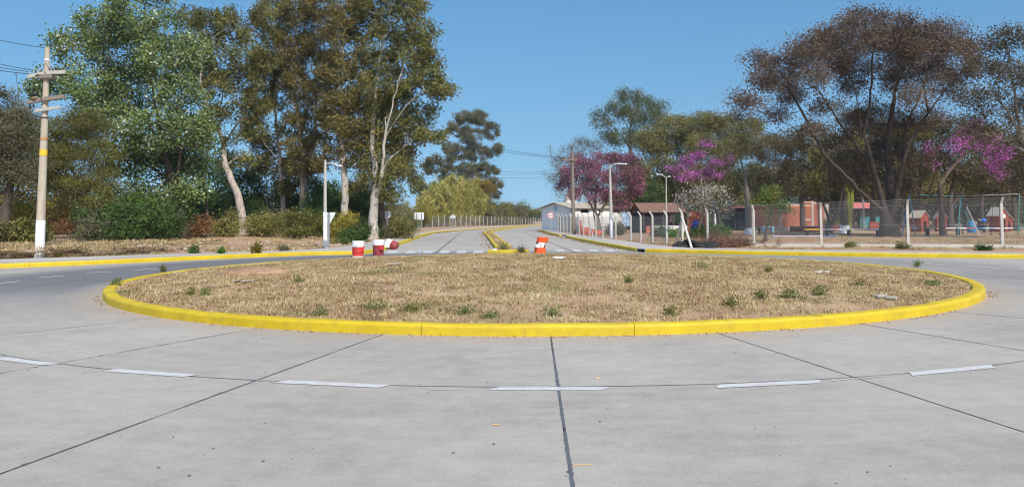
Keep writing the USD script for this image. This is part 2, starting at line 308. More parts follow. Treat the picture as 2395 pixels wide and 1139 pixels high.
simple('clod', (0.055, 0.03, 0.015), 0.95, var=0.5, scale=20)
simple('charred', (0.018, 0.018, 0.018), 0.9, var=0.5, scale=8)
simple('straw', (0.50, 0.36, 0.16), 0.8, var=0.2)
simple('pebble', (0.12, 0.11, 0.10), 0.9, var=0.5, scale=9)
simple('bark_dark', (0.085, 0.065, 0.05), 0.95, var=0.45, scale=5, stretch=(3, 3, 0.7), bump=0.03, bscale=9)
simple('bark_umbrella', (0.055, 0.042, 0.033), 0.95, var=0.45, scale=5, stretch=(3, 3, 0.7), bump=0.03, bscale=9)
simple('bark_grey', (0.19, 0.165, 0.14), 0.95, var=0.4, scale=5, stretch=(3, 3, 0.7), bump=0.03, bscale=9)
simple('bark_brown', (0.13, 0.095, 0.07), 0.95, var=0.4, scale=5, stretch=(3, 3, 0.7), bump=0.03, bscale=9)
simple('bark_euc', (0.42, 0.36, 0.31), 0.85, var=0.28, scale=2.2, stretch=(2, 2, 0.45), dirt=(0.13, 0.085, 0.06), dirt_amt=0.9, bump=0.02, bscale=6)
simple('bark_pale', (0.44, 0.40, 0.35), 0.85, var=0.25, scale=2.2, stretch=(2, 2, 0.5), dirt=(0.20, 0.16, 0.12), dirt_amt=0.7)
leafy('leaf_poplar', [(0, (0.05, 0.085, 0.02)), (0.45, (0.13, 0.185, 0.045)), (0.76, (0.20, 0.25, 0.085)), (0.86, (0.42, 0.45, 0.30)), (1, (0.60, 0.61, 0.50))], 0.16)
leafy('leaf_euc', [(0, (0.04, 0.046, 0.012)), (0.5, (0.125, 0.13, 0.030)), (0.8, (0.21, 0.19, 0.048)), (0.93, (0.24, 0.15, 0.04)), (1, (0.32, 0.23, 0.09))], 0.12, patch=0.45)
leafy('leaf_euc_blue', [(0, (0.057, 0.060, 0.032)), (0.6, (0.138, 0.132, 0.063)), (1, (0.230, 0.196, 0.092))], 0.2, patch=0.4)
leafy('leaf_euc_brown', [(0, (0.055, 0.048, 0.014)), (0.5, (0.145, 0.122, 0.032)), (0.8, (0.21, 0.16, 0.046)), (1, (0.28, 0.175, 0.06))], 0.12, patch=0.45)
leafy('leaf_acacia', [(0, (0.07, 0.08, 0.015)), (0.6, (0.16, 0.165, 0.03)), (1, (0.25, 0.21, 0.07))], 0.3)
leafy('leaf_grey', [(0, (0.084, 0.090, 0.042)), (0.6, (0.144, 0.138, 0.066)), (1, (0.240, 0.204, 0.120))], 0.25)
leafy('leaf_olive', [(0, (0.073, 0.073, 0.017)), (0.5, (0.182, 0.169, 0.043)), (1, (0.308, 0.256, 0.088))], 0.15, patch=0.4)
leafy('leaf_feather', [(0, (0.057, 0.069, 0.025)), (0.6, (0.127, 0.144, 0.052)), (1, (0.218, 0.207, 0.081))], 0.25)
leafy('leaf_dark', [(0, (0.022, 0.050, 0.013)), (0.6, (0.062, 0.119, 0.022)), (1, (0.125, 0.188, 0.037))], 0.25)
leafy('leaf_bright', [(0, (0.05, 0.11, 0.012)), (0.6, (0.10, 0.19, 0.02)), (1, (0.18, 0.27, 0.04))], 0.3)
leafy('leaf_yellow', [(0, (0.12, 0.13, 0.015)), (0.5, (0.25, 0.22, 0.03)), (1, (0.42, 0.30, 0.06))], 0.3)
leafy('leaf_weed', [(0, (0.08, 0.11, 0.03)), (0.6, (0.15, 0.19, 0.05)), (1, (0.30, 0.29, 0.12))], 0.2)
leafy('leaf_gold', [(0, (0.16, 0.13, 0.02)), (0.5, (0.27, 0.19, 0.025)), (1, (0.36, 0.22, 0.03))], 0.3)
leafy('leaf_rust', [(0, (0.10, 0.05, 0.02)), (0.5, (0.22, 0.10, 0.035)), (1, (0.34, 0.20, 0.08))], 0.2)
leafy('leaf_cane', [(0, (0.18, 0.19, 0.035)), (0.5, (0.36, 0.34, 0.075)), (1, (0.56, 0.47, 0.18))], 0.3)
leafy('leaf_citrus', [(0, (0.03, 0.07, 0.01)), (0.6, (0.08, 0.13, 0.02)), (0.85, (0.15, 0.16, 0.03)), (0.9, (0.30, 0.13, 0.02)), (1, (0.36, 0.17, 0.03))], 0.2)
leafy('pod_brown', [(0, (0.075, 0.052, 0.037)), (0.6, (0.14, 0.096, 0.066)), (0.9, (0.19, 0.13, 0.085)), (1, (0.17, 0.15, 0.05))], 0.10, patch=0.4)
leafy('leaf_umber', [(0, (0.036, 0.029, 0.014)), (0.6, (0.103, 0.076, 0.034)), (1, (0.160, 0.134, 0.049))], 0.12, patch=0.45)  # foliage colour darkened to carry the shade under the park canopy
leafy('twig_grey', [(0, (0.07, 0.055, 0.045)), (1, (0.17, 0.14, 0.115))], 0.05)
leafy('twig_dark', [(0, (0.05, 0.04, 0.033)), (1, (0.11, 0.09, 0.075))], 0.05)
leafy('twig_red', [(0, (0.10, 0.05, 0.035)), (1, (0.24, 0.14, 0.10))], 0.05)
leafy('petal_pink', [(0, (0.22, 0.05, 0.12)), (0.5, (0.40, 0.105, 0.23)), (1, (0.58, 0.24, 0.40))], 0.3, patch=0.3)
leafy('petal_magenta', [(0, (0.38, 0.06, 0.34)), (0.5, (0.62, 0.14, 0.55)), (1, (0.78, 0.34, 0.70))], 0.3, patch=0.25)
leafy('petal_white', [(0, (0.30, 0.25, 0.19)), (0.4, (0.58, 0.53, 0.45)), (1, (0.80, 0.77, 0.70))], 0.25, patch=0.15)
leafy('dry_litter', [(0, (0.16, 0.08, 0.04)), (0.5, (0.32, 0.18, 0.09)), (1, (0.5, 0.36, 0.2))], 0.1)

def soil(name, cols, s1=0.25, s2=4.0):
    usdkit.material(stage, '/World/Looks/' + name, {
        'geo': ('geometry', {}), 'n1': ('noise_texture', {'scale': s1, 'detail': 6.0, 'roughness': 0.65}), 'n2': ('noise_texture', {'scale': s2, 'detail': 8.0, 'roughness': 0.75}),
        'a': ('math', {'math_type': 'multiply', 'value2': 0.5}), 'ad': ('math', {'math_type': 'multiply_add', 'value2': 0.5}), 'r': ('rgb_ramp', {'ramp': cols}),
        'p': ('principled_bsdf', {'roughness': 0.95, 'specular_ior_level': 0.1}), 'b': ('bump', {'strength': 0.8, 'distance': 0.05})},
        [('geo.position', 'n1.vector'), ('geo.position', 'n2.vector'), ('n1.fac', 'a.value1'), ('a.value', 'ad.value3'), ('n2.fac', 'ad.value1'), ('ad.value', 'r.fac'),
         ('r.color', 'p.base_color'), ('n2.fac', 'b.height'), ('b.normal', 'p.normal')], surface='p.BSDF')
soil('dry_ground', [(0.32, (0.13, 0.08, 0.05)), (0.44, (0.30, 0.185, 0.12)), (0.55, (0.40, 0.275, 0.175)), (0.68, (0.47, 0.37, 0.24))])
soil('island_soil', [(0.34, (0.22, 0.13, 0.08)), (0.5, (0.40, 0.27, 0.17)), (0.66, (0.50, 0.37, 0.22))], 0.5, 7.0)

def blades(name, cols, green):
    """Grass: every tuft takes its own tone, and greener or browner patches follow the ground."""
    usdkit.material(stage, '/World/Looks/' + name, {
        'oi': ('object_info', {}), 'geo': ('geometry', {}), 'n': ('noise_texture', {'scale': 0.55, 'detail': 4.0, 'roughness': 0.6}), 'n2': ('noise_texture', {'scale': 1.2, 'detail': 6.0, 'roughness': 0.65}),
        'ad': ('math', {'math_type': 'multiply_add', 'value2': 0.85}), 'h': ('math', {'math_type': 'multiply_add', 'value2': 0.46, 'value3': -0.14}),
        'r': ('rgb_ramp', {'ramp': cols}), 'g': ('map_range', {'from_min': 0.55, 'from_max': 0.68, 'to_max': 0.75, 'clamp': True}), 'mx': ('mix_color', {'b': green}),
        'p': ('principled_bsdf', {'roughness': 0.7, 'specular_ior_level': 0.25}), 't': ('translucent_bsdf', {}), 'm': ('mix_closure', {'fac': 0.2})},
        [('geo.position', 'n.vector'), ('geo.position', 'n2.vector'), ('oi.random', 'h.value1'), ('n2.fac', 'ad.value1'), ('h.value', 'ad.value3'), ('ad.value', 'r.fac'), ('n.fac', 'g.value'), ('g.result', 'mx.fac'),
         ('r.color', 'mx.a'), ('mx.result', 'p.base_color'), ('mx.result', 't.color'), ('p.BSDF', 'm.closure1'), ('t.BSDF', 'm.closure2')], surface='m.closure')
blades('straw_blades', [(0.18, (0.16, 0.09, 0.05)), (0.34, (0.31, 0.195, 0.10)), (0.50, (0.44, 0.33, 0.17)), (0.68, (0.55, 0.455, 0.24)), (0.85, (0.70, 0.61, 0.42))], (0.19, 0.205, 0.065))

# ------------------------------------------------------------------ the setting: road, kerbs, pavements, terrain
rng = np.random.default_rng(7)
left_kerb = np.array([(-75, 9.5), (-42, 12.5), (-26, 18.2)] + [g2(*p) for p in ((0, 628), (200, 620), (400, 611), (600, 602), (740, 597), (840, 595.5), (885, 589), (905, 583.5), (935, 573.5), (975, 559),
              (1015, 546), (1055, 541.5), (1100, 538), (1160, 533), (1210, 529.5), (1260, 527.6), (1300, 526.8))] + [(34, 168)])
right_ring = np.array([(80, 26), (45, 26), (27, 26.6)] + [g2(*p) for p in ((2395, 605), (2150, 602.5), (1950, 599.5), (1700, 595), (1600, 592.5), (1510, 590.2))])
right_app = np.array([g2(*p) for p in ((1487, 588.5), (1465, 584.5), (1400, 572.5), (1324, 556.5), (1308, 553), (1285, 547.5), (1272, 543.6), (1264, 540.6), (1268, 538.6), (1285, 537.4), (1306, 536.4))])
road_poly = Polygon(list(map(tuple, np.vstack([[(-75, -40)], left_kerb, [(34, 112)], right_app[::-1], right_ring[::-1], [(80, -40)]])))).buffer(0)
RC = (CX, CYI)
island_disc = Point(*RC).buffer(RI, quad_segs=64)
med_left = spline([g2(*p) for p in ((1158, 582.5), (1148, 569), (1139, 556), (1131, 546.5), (1134, 542.6), (1143, 540.4), (1165, 537.2), (1190, 533.6), (1232, 529.4))], 0.7)
med_right = spline([g2(*p) for p in ((1196, 580.5), (1181, 569.5), (1165, 557), (1152, 547), (1150, 544), (1156, 541.8), (1178, 538.4), (1205, 534), (1240, 529.9))], 0.7)
med_front = np.array([g2(*p) for p in ((1140, 592.6), (1190, 593), (1237, 592))])
median = Polygon(list(map(tuple, np.vstack([med_front, med_right, med_left[::-1]])))).buffer(0)
road_poly = road_poly.difference(island_disc.buffer(-0.05)).difference(median.buffer(-0.06))

# joints between the slabs
def radial(p, q, far=26.0):
    a, b = np.array(g2(*p)), np.array(g2(*q)); d = (b - a) / np.linalg.norm(b - a)
    return np.array([a - d * 0.6, a + d * far])
joints = [radial((1290, 800), (1340, 1139)), radial((895, 782), (60, 1086)), radial((1675, 778), (2395, 1010)), radial((600, 768), (0, 873)), radial((1985, 753), (2395, 820)),
          radial((375, 742), (0, 785), 14), radial((2205, 727), (2395, 745), 12)]
DC, RD = np.array([0.45, 19.30]), 11.93
aa = np.linspace(math.radians(170), math.radians(370), 180)
lane_joint = DC + (RD - 0.085) * np.stack([np.cos(aa), np.sin(aa)], 1)
for a in (30, 55, 78, 102, 125, 150):
    c, s = math.cos(math.radians(a)), math.sin(math.radians(a)); joints.append(np.array([[CX + 9.85 * c, CYI + 9.85 * s], [CX + 17.5 * c, CYI + 17.5 * s]]))
app_joints = [np.array([g2(1012, 597), g2(1050, 567), g2(1085, 541.5)]), np.array([g2(1350, 592), g2(1300, 573), g2(1262, 557), g2(1225, 545)])]
for v in (581, 566, 556.5, 549.5, 544.5):                     # across the two carriageways
    app_joints.append(np.array([g2(880, v + 2), g2(1165, v)])); app_joints.append(np.array([g2(1140, v), g2(1500, v - 1)]))
cuts = [LineString(map(tuple, j)).buffer(0.011, cap_style='flat') for j in joints + app_joints] + [LineString(map(tuple, lane_joint)).buffer(0.009)]
slabs = road_poly.difference(unary_union(cuts))
road = thing('road', kind='structure')
for g in sorted(slabs.geoms, key=lambda g: (round(g.centroid.y, 2), g.centroid.x)):
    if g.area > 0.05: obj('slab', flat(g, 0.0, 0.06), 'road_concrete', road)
obj('joint_bed', flat(road_poly.buffer(0.02), -0.045), 'dark_hole', road)
def ragged(path, w, z, seed, amp=0.9, spike=0.10):
    r = np.random.default_rng(seed); p = resample(path, 0.035 if len(path) == 2 else 0.06)
    t = np.gradient(p, axis=0); t /= np.linalg.norm(t, axis=1, keepdims=True); n = np.stack([-t[:, 1], t[:, 0]], 1)
    k = len(p); lo = meshkit.fbm(np.c_[np.arange(k) * 0.09, np.full(k, seed * 3.1), np.zeros(k)], 4, seed)
    def side(q): return w * (0.35 + amp * np.clip(lo * 1.8 - 0.45, 0, 2)) * (0.7 + 0.6 * r.random(k)) + w * (r.random(k) < spike) * r.random(k) * 1.4
    a, b = p + n * side(0)[:, None], p - n * side(1)[:, None]
    v = np.c_[np.vstack([a, b]), np.zeros(2 * k)]; v[:, 2] = z + zt(v[:, 1]); i = np.arange(k - 1)
    return trimesh.Trimesh(v, np.vstack([np.stack([i, i + k, i + k + 1], 1), np.stack([i, i + k + 1, i + 1], 1)]), process=False)
for i, j in enumerate(joints): obj('joint_sealant', ragged(j, (0.0125, 0.011, 0.009, 0.008, 0.009)[i] if i < 5 else 0.008, 0.003, i), 'sealant', road)
obj('joint_sealant', ragged(lane_joint, 0.009, 0.0025, 60, 1.1, 0.05), 'sealant', road)
for i, j in enumerate(app_joints): obj('joint_sealant', ragged(resample(j, 0.3), 0.016 if i > 1 else 0.04, 0.003, 20 + i), 'sealant', road)
def ground_quad(a, b, w, z=0.0055, skew=0.0, uneven=0.008, seed=0):
    """A painted stripe from a to b, its ends cut on the skew and its edges a little worn."""
    a, b = np.array(a), np.array(b); d = (b - a) / np.linalg.norm(b - a); n = np.array([-d[1], d[0]]); r = np.random.default_rng(seed)
    s = np.linspace(0, 1, max(3, int(np.linalg.norm(b - a) / 0.12)))[:, None]
    e1 = a + d * skew + (b - a) * s + n * (w / 2 + uneven * (r.random(len(s)) - 0.5)[:, None]); e2 = a - d * skew + (b - a) * s - n * (w / 2 + uneven * (r.random(len(s)) - 0.5)[:, None])
    return flat(Polygon(np.vstack([e1, e2[::-1]])).buffer(0), z)
dash_px = [((0, 838), (120, 853)), ((255, 866), (447, 879.5)), ((655, 893), (900, 904)), ((1155, 909.5), (1418, 909.5)), ((1678, 904), (1918, 892.5)), ((2130, 875.5), (2322, 857)),
           ((0, 662.5), (45, 658.5)), ((92, 649.5), (148, 645.5)), ((203, 639), (257, 635.5)), ((315, 632), (370, 628.5)), ((2155, 615), (2215, 619)), ((2270, 622.5), (2335, 627.5)), ((2384, 630), (2450, 634))]
for i, (p, q) in enumerate(dash_px):
    obj('lane_dash', ground_quad(g2(*p), g2(*q), 0.14, skew=0.05 if i < 6 else 0, seed=i), 'road_white', road)
obj('paint_smear', ground_quad(g2(1945, 891), g2(2075, 880), 0.02, seed=50), 'road_white', road)
obj('paint_smear', ground_quad(g2(1000, 911.5), g2(1090, 912.5), 0.015, seed=51), 'road_white', road)
obj('paint_smear', ground_quad(g2(600, 890.5), g2(642, 893), 0.012, seed=52), 'road_white', road)
obj('stop_line', ground_quad(g2(918, 583.6), g2(1147, 580.6), 0.28, seed=70), 'road_white', road)
for i, u in enumerate((918, 960.5, 1001, 1040, 1079, 1118)):
    a, b, c, d = (u - 13, 592.2), (u + 9, 592), (u + 14.5, 586.2), (u - 7, 586.4)
    if i < 2: a, b, c, d = [(x, y + 0.6) for x, y in (a, b, c, d)]
    obj('crossing_block', flat(Polygon([g2(*q) for q in (a, b, c, d)]), 0.0055), 'crossing_white', road)
for i, u in enumerate((1308, 1347, 1386, 1424)):
    obj('crossing_block', flat(Polygon([g2(*q) for q in ((u - 4, 588.4), (u + 17, 588.4), (u + 7, 583.6), (u - 12, 583.6))]), 0.0055), 'crossing_white', road)

KP = [(0, -0.1), (0.0, 0.10), (0.008, 0.132), (0.03, 0.148), (0.07, 0.152), (0.19, 0.152), (0.225, 0.14), (0.24, 0.10), (0.24, -0.1)]
KG = [(0, -0.1), (0.0, 0.025), (0.02, 0.04), (0.22, 0.045), (0.24, 0.04), (0.24, -0.1)]
def kerb(name, path, side, mat='kerb_yellow', seg=2.6, step=0.2, prof=KP, gap=0.004, closed=False, kid='kerb_stone'):
    k = thing(name, kind='structure') if isinstance(name, str) and not name.startswith('/') else name
    p = resample(path, step); n = max(1, int(round(len(p) * step / seg))); e = np.linspace(0, len(p) - 1, n + 1).round().astype(int)
    for i in range(n):
        q = p[max(e[i] - 0, 0):e[i + 1] + 1].copy()
        if len(q) < 3: continue
        q[0] += (q[1] - q[0]) / np.linalg.norm(q[1] - q[0]) * gap; q[-1] -= (q[-1] - q[-2]) / np.linalg.norm(q[-1] - q[-2]) * gap
        obj(kid, sweep(prof, q, side, seed=i), mat, k, smooth=50)
    return k
th = np.linspace(0, 2 * np.pi, 500) - 1.47
kerb('island_kerb', np.stack([CX + RI * np.cos(th), CYI + RI * np.sin(th)], 1), 1, seg=2.9, step=0.12)
lk = spline(left_kerb, 0.25)
kerb('left_kerb', lk, 1, seg=3.5, step=.5)
kerb('right_kerb', spline(right_ring, 0.25), -1, seg=3.2, step=.4)
ra = spline(right_app, 0.2)
cut1 = np.argmin(np.hypot(*(ra - np.array(g2(1324, 556.5))).T)); cut2 = np.argmin(np.hypot(*(ra - np.array(g2(1308, 553))).T))
ak = kerb('approach_kerb', ra[:cut1 + 1], -1, seg=3.0)
kerb(ak, ra[cut1:cut2 + 1], -1, 'kerb_grey', prof=KG, kid='dropped_kerb'); kerb(ak, ra[cut2:], -1, seg=3.0)
mk = kerb('median_kerb', med_left, -1, seg=3.0, step=.5, prof=[(a * 0.75, b) for a, b in KP]); kerb(mk, med_right, 1, seg=3.0, step=.5, prof=[(a * 0.75, b) for a, b in KP]); kerb(mk, resample(med_front, 0.2), 1, seg=1.5, prof=[(a * 0.75, b) for a, b in KP])

# storm drain in the kerb between the approach and the ring
dr = thing('storm_drain', 'dark storm drain opening with concrete lintel in the yellow kerb near the right crossing', 'storm drain', G(1498, 589))
a, b = np.array(g2(1488.5, 588.9)), np.array(g2(1508.5, 590.2))
t_ = (b - a) / np.linalg.norm(b - a); n_ = np.array([-t_[1], t_[0]]); mid = (a + b) / 2; rz_ = math.atan2(t_[1], t_[0]); L_ = np.linalg.norm(b - a)
c3 = lambda p, z: (p[0], p[1], z)
obj('lintel', box(c3(mid + n_ * 0.18, 0.135), (L_ - 0.01, 0.40, 0.045), rz_, 0.008), 'kerb_grey', dr)
obj('opening', box(c3(mid + n_ * 0.30, 0.03), (L_ - 0.03, 0.14, 0.16), rz_), 'dark_hole', dr)
for s in (0.02, L_ - 0.02): obj('side_wall', box(c3(a + t_ * s + n_ * 0.14, 0.035), (0.06, 0.26, 0.150), rz_), 'kerb_grey', dr)

# pavements
lp_out = [(-75, 12.5), (-43, 15.5), (-28, 20.5)] + [g2(u, v, .146) for u, v in ((0, 606.5), (250, 598.5), (450, 592), (700, 584.5), (800, 576.5), (900, 560), (950, 551.5), (1000, 541.5), (1060, 535), (1120, 531), (1200, 527.2), (1290, 525.4))] + [(34, 171)]
left_pave = Polygon(list(map(tuple, np.vstack([lk, spline(lp_out, 0.5)[::-1]])))).buffer(0).difference(LineString(map(tuple, lk)).buffer(0.235, single_sided=False))
rp_out = [g2(u, v, .146) for u, v in ((1308, 537.2), (1309, 541.5), (1324, 546.5), (1380, 553), (1440, 560.5), (1500, 568.5), (1560, 576), (1620, 579.5), (1700, 581.5), (1800, 583.3), (1920, 585), (2125, 587.3), (2395, 591.5))] + [(27, 29.2), (45, 28.4), (80, 28.4)]
right_line = np.vstack([ra[::-1], spline(right_ring, 0.25)[::-1]])
right_pave = Polygon(list(map(tuple, np.vstack([right_line, np.array(rp_out)[::-1]])))).buffer(0)
right_pave = right_pave.difference(LineString(map(tuple, right_line)).buffer(0.235)).difference(Polygon([c3(mid + t_ * sx + n_ * sy, 0)[:2] for sx, sy in ((-.75, -.1), (.75, -.1), (.75, .39), (-.75, .39))]))
def pave(name, poly, line, every):
    k = thing(name, kind='structure'); p = resample(line, every); t = np.gradient(p, axis=0); t /= np.linalg.norm(t, axis=1, keepdims=True); n = np.stack([-t[:, 1], t[:, 0]], 1)
    cs = [LineString([tuple(p[i] - n[i] * 4.5), tuple(p[i] + n[i] * 4.5)]).buffer(0.008, cap_style='flat') for i in range(1, len(p) - 1)]
    gs = poly.difference(unary_union(cs)); gs = [g for g in getattr(gs, 'geoms', [gs]) if g.area > 0.1]
    for g in gs: obj('paving_slab', flat(g, 0.146, 0.06), 'pavement_concrete', k)
    obj('paving_bed', flat(poly, 0.10), 'dark_hole', k)
pave('left_pavement', left_pave, lk, 3.2); pave('right_pavement', right_pave, right_line, 3.0)

# terrain: one sheet to the horizon, dipping under the paved ground, a low bank on the left
paved = unary_union([road_poly, island_disc, median, left_pave, right_pave, LineString(map(tuple, lk)).buffer(0.24), LineString(map(tuple, right_line)).buffer(0.24)]).buffer(0.01)
def grid(lo, hi, step, far):
    a = list(np.arange(lo, hi + .01, step)); d, x = step, hi
    while x < far: d *= 1.28; x += d; a.append(x)
    d, x = step, lo
    while x > -far: d *= 1.28; x -= d; a.insert(0, x)
    return np.array(a)
gx, gy = grid(-44, 44, 0.8, 4000), grid(16, 100, 0.8, 4000)
X, Y = np.meshgrid(gx, gy, indexing='ij'); pts = np.stack([X.ravel(), Y.ravel()], 1)
def bank(x, y):
    """How high the bare ground stands above the road at a place that is not paved."""
    x, y = np.asarray(x, float), np.asarray(y, float)
    side = np.clip((-(x + 4) - 0.02 * y) / 3.0, 0, 1) * np.clip((150 - y) / 60, 0, 1)
    d = shapely.distance(shapely.points(x, y), lp_line)
    rise = np.clip(d / 16, 0, 1); rise = rise * rise * (3 - 2 * rise)
    bump = (meshkit.fbm(np.stack([x * .35, y * .35, 0 * x], -1), 4, 3) - 0.5) * 0.16 * np.clip(d / 2, 0, 1)
    right = (meshkit.fbm(np.stack([x * .3, y * .3, 0 * x], -1), 4, 5) - 0.5) * 0.08
    return 0.115 + side * (0.42 * rise + bump) + (1 - side) * (right - 0.03)
lp_line = LineString(lp_out)
dist = shapely.distance(shapely.points(pts), paved); inside = shapely.contains_xy(paved, pts[:, 0], pts[:, 1])
up = np.clip(dist / 0.7, 0, 1)
tz = zt(pts[:, 1]) + np.where(inside, -0.10, 0.06 * (1 - up) + up * bank(pts[:, 0], pts[:, 1]))
i, j = np.meshgrid(np.arange(len(gx) - 1), np.arange(len(gy) - 1), indexing='ij'); k = len(gy)
quad = np.stack([i * k + j, (i + 1) * k + j, (i + 1) * k + j + 1, i * k + j + 1], -1).reshape(-1, 4)
obj('ground', (np.c_[pts, tz], quad), 'dry_ground', smooth=True, kind='structure')
def gz(x, y): return float(zt(y)) + float(bank(np.array([x]), np.array([y]))[0])
def Gv(u, v, z):
    a, b = (np.asarray(u) - W / 2) / F, (CY - np.asarray(v)) / F; cr, sr, c, s = math.cos(ROLL), math.sin(ROLL), math.cos(PITCH), math.sin(PITCH)
    x, up = a * cr + b * sr, -a * sr + b * cr; dy, dz = c - up * s, s + up * c; x, dz = x / dy, dz / dy; D = np.full(len(x), 60.0)
    for _ in range(60): D = np.clip((zt(D) + z - EYE) / np.minimum(dz, -1e-6), 1, 900)
    return np.stack([x * D, D, zt(D) + z], 1)
def onv(u, v):
    P = Gv(u, v, 0.12)
    for _ in range(3): P = Gv(u, v, bank(P[:, 0], P[:, 1]))
    return P
def on(u, v):
    """The point of the bare ground seen at a pixel."""
    p = G(u, v, 0.1)
    for _ in range(30): p = G(u, v, float(bank(p[:1], p[1:2])[0]))
    return p
def col(u, D):
    """The point of the bare ground in a picture column at a distance."""
    p = at(u, 500, D); return np.array([p[0], D, gz(p[0], D)])

# island soil: a low dome inside the kerb
def dome_z(r): return 0.115 + 0.27 * (1 - np.clip(r / (RI - 0.3), 0, 1) ** 2.2)
rr, ta = np.r_[0.01, np.linspace(0.5, RI - 0.2, 34)], np.linspace(0, 2 * np.pi, 121)[:-1]
R_, T_ = np.meshgrid(rr, ta, indexing='ij'); iv = np.stack([CX + R_ * np.cos(T_), CYI + R_ * np.sin(T_), dome_z(R_)], -1).reshape(-1, 3)
iv[:, 2] += (meshkit.fbm(iv * 0.9, 4, 2) - 0.5) * 0.10 * np.clip((RI - np.hypot(iv[:, 0] - CX, iv[:, 1] - CYI)) / 1.5, 0, 1)
i, j = np.meshgrid(np.arange(len(rr) - 1), np.arange(120), indexing='ij')
obj('island_ground', (iv, np.stack([i * 120 + j, (i + 1) * 120 + j, (i + 1) * 120 + (j + 1) % 120, i * 120 + (j + 1) % 120], -1).reshape(-1, 4)), 'island_soil', smooth=True, kind='structure')
from scipy.interpolate import LinearNDInterpolator
isl = LinearNDInterpolator(iv[:, :2], iv[:, 2])
obj('median_soil', flat(median.buffer(-0.15), 0.10), 'island_soil', kind='structure')

# ------------------------------------------------------------------ grass
def tuft_mesh(r, n, h, spread, lean, w=0.006, flatn=0.0):
    b = np.c_[r.normal(0, spread, (n, 2)), np.zeros(n)]; a = r.random(n) * 2 * np.pi; L = h * (0.5 + r.random(n)); ln = lean * (0.3 + r.random(n))
    d = np.stack([np.cos(a) * np.sin(ln), np.sin(a) * np.sin(ln), np.cos(ln)], 1); d2 = d + np.stack([np.cos(a) * .6, np.sin(a) * .6, -0.5 + 0 * a], 1) * (0.4 + r.random((n, 1)))
    d2 /= np.linalg.norm(d2, axis=1, keepdims=True); s = np.stack([-np.sin(a), np.cos(a), 0 * a], 1) * w * (0.6 + r.random((n, 1)))
    m = b + d * (L * .55)[:, None]; e = m + d2 * (L * .45)[:, None]
    v = np.stack([b - s, b + s, m + s * .8, m - s * .8, e], 1).reshape(-1, 3); o = np.arange(n)[:, None] * 5
    return v, np.vstack([o + np.array([[0, 1, 2]]), o + np.array([[0, 2, 3]]), o + np.array([[3, 2, 4]])])
def scatter(name, pts, mat, protos, seed, smin=0.7, smax=1.4, label=None, cat=None, parent='/World'):
    r = np.random.default_rng(seed); path = parent + '/' + numbered(parent, name)
    pi = UsdGeom.PointInstancer.Define(stage, path); n = len(pts)
    rel = pi.CreatePrototypesRel()
    for q, (v, f) in enumerate(protos):
        pp = f'{path}/tuft' + (f'_{q:03d}' if q else '')
        m = usdkit.mesh(stage, pp, (v, f), '/World/Looks/' + mat); rel.AddTarget(pp)
    pi.CreateProtoIndicesAttr(Vt.IntArray.FromNumpy(r.integers(0, len(protos), n).astype(np.int32)))
    pi.CreatePositionsAttr(Vt.Vec3fArray.FromNumpy(np.asarray(pts, np.float32)))
    a = r.random(n) * np.pi; s = smin + (smax - smin) * r.random(n)
    pi.CreateOrientationsAttr(Vt.QuathArray([Gf.Quath(float(math.cos(x)), 0, 0, float(math.sin(x))) for x in a]))
    pi.CreateScalesAttr(Vt.Vec3fArray.FromNumpy(np.repeat(s[:, None], 3, 1).astype(np.float32)))
    tag(pi.GetPrim(), label, cat, kind='stuff'); return path
r = np.random.default_rng(11)
straw = [tuft_mesh(r, 34, 0.050, 0.085, 1.55, 0.0055) for _ in range(5)] + [tuft_mesh(r, 16, 0.080, 0.05, 1.3, 0.005) for _ in range(2)]
n = 46000; rad = (RI - 0.30) * np.sqrt(r.random(n)); an = r.random(n) * 2 * np.pi
p2 = np.stack([CX + rad * np.cos(an), CYI + rad * np.sin(an)], 1)
keep = meshkit.fbm(np.c_[p2 * 1.3, np.zeros(n)], 4, 9) > 0.22 + 0.22 * r.random(n); p2 = p2[keep]
zz = isl(p2); zz = np.where(np.isnan(zz), 0.12, zz)
scatter('island_grass', np.c_[p2, zz - 0.005], 'straw_blades', straw, 3, 0.5, 1.2, 'dry straw coloured grass covering the round traffic island', 'grass')

# ------------------------------------------------------------------ poles, wires, signs
def wire(name, pts, label, cat='wire', rad=0.012, group=None, sag=0.0, mat='wire_black'):
    p = np.asarray(pts, float)
    if len(p) == 2:
        s = np.linspace(0, 1, 24)[:, None]; p = p[0] + (p[1] - p[0]) * s; p[:, 2] -= sag * 4 * (s * (1 - s))[:, 0]
    return obj(name, tube(p, rad, 4), mat, label=label, cat=cat, group=group)

# the big leaning power pole on the left
b = on(92, 603); D = b[1]; up_ = at(111, 112, D); S = px(D)
def pp(u, v, dd=0.0): return at(u, v, D + dd)
def pole_pt(v):                                               # a point of the pole's axis
    t = (603 - v) / (603 - 112); return b + (up_ - b) * t
pole = thing('power_pole', 'tall leaning weathered concrete power pole with two crossarms and a white painted foot', 'power pole', b)
def shaft(v0, v1, r0, r1): return tube(np.linspace(pole_pt(v0), pole_pt(v1), 8), np.linspace(r0, r1, 8), 14)
obj('foot', shaft(606, 516, .175, .165), 'white_paint', pole, smooth=40); obj('shaft', shaft(516, 112, .160, .088), 'pole_concrete', pole, smooth=40)
obj('band', shaft(366, 352, .142, .141), 'yellow_band', pole, smooth=40); obj('band', shaft(329, 324, .139, .138), 'red_band', pole, smooth=40)
obj('collar', shaft(279, 276, .135, .135), 'wire_black', pole, smooth=40)
c = pole_pt(178)
for dy in (-0.16, 0.16):
    obj('crossarm', join([beam(pp(66, 180, dy), pp(108, 171, dy), .10, .13), beam(pp(106, 171, dy), pp(153, 169, dy), .10, .13)]), 'pole_grey', pole)
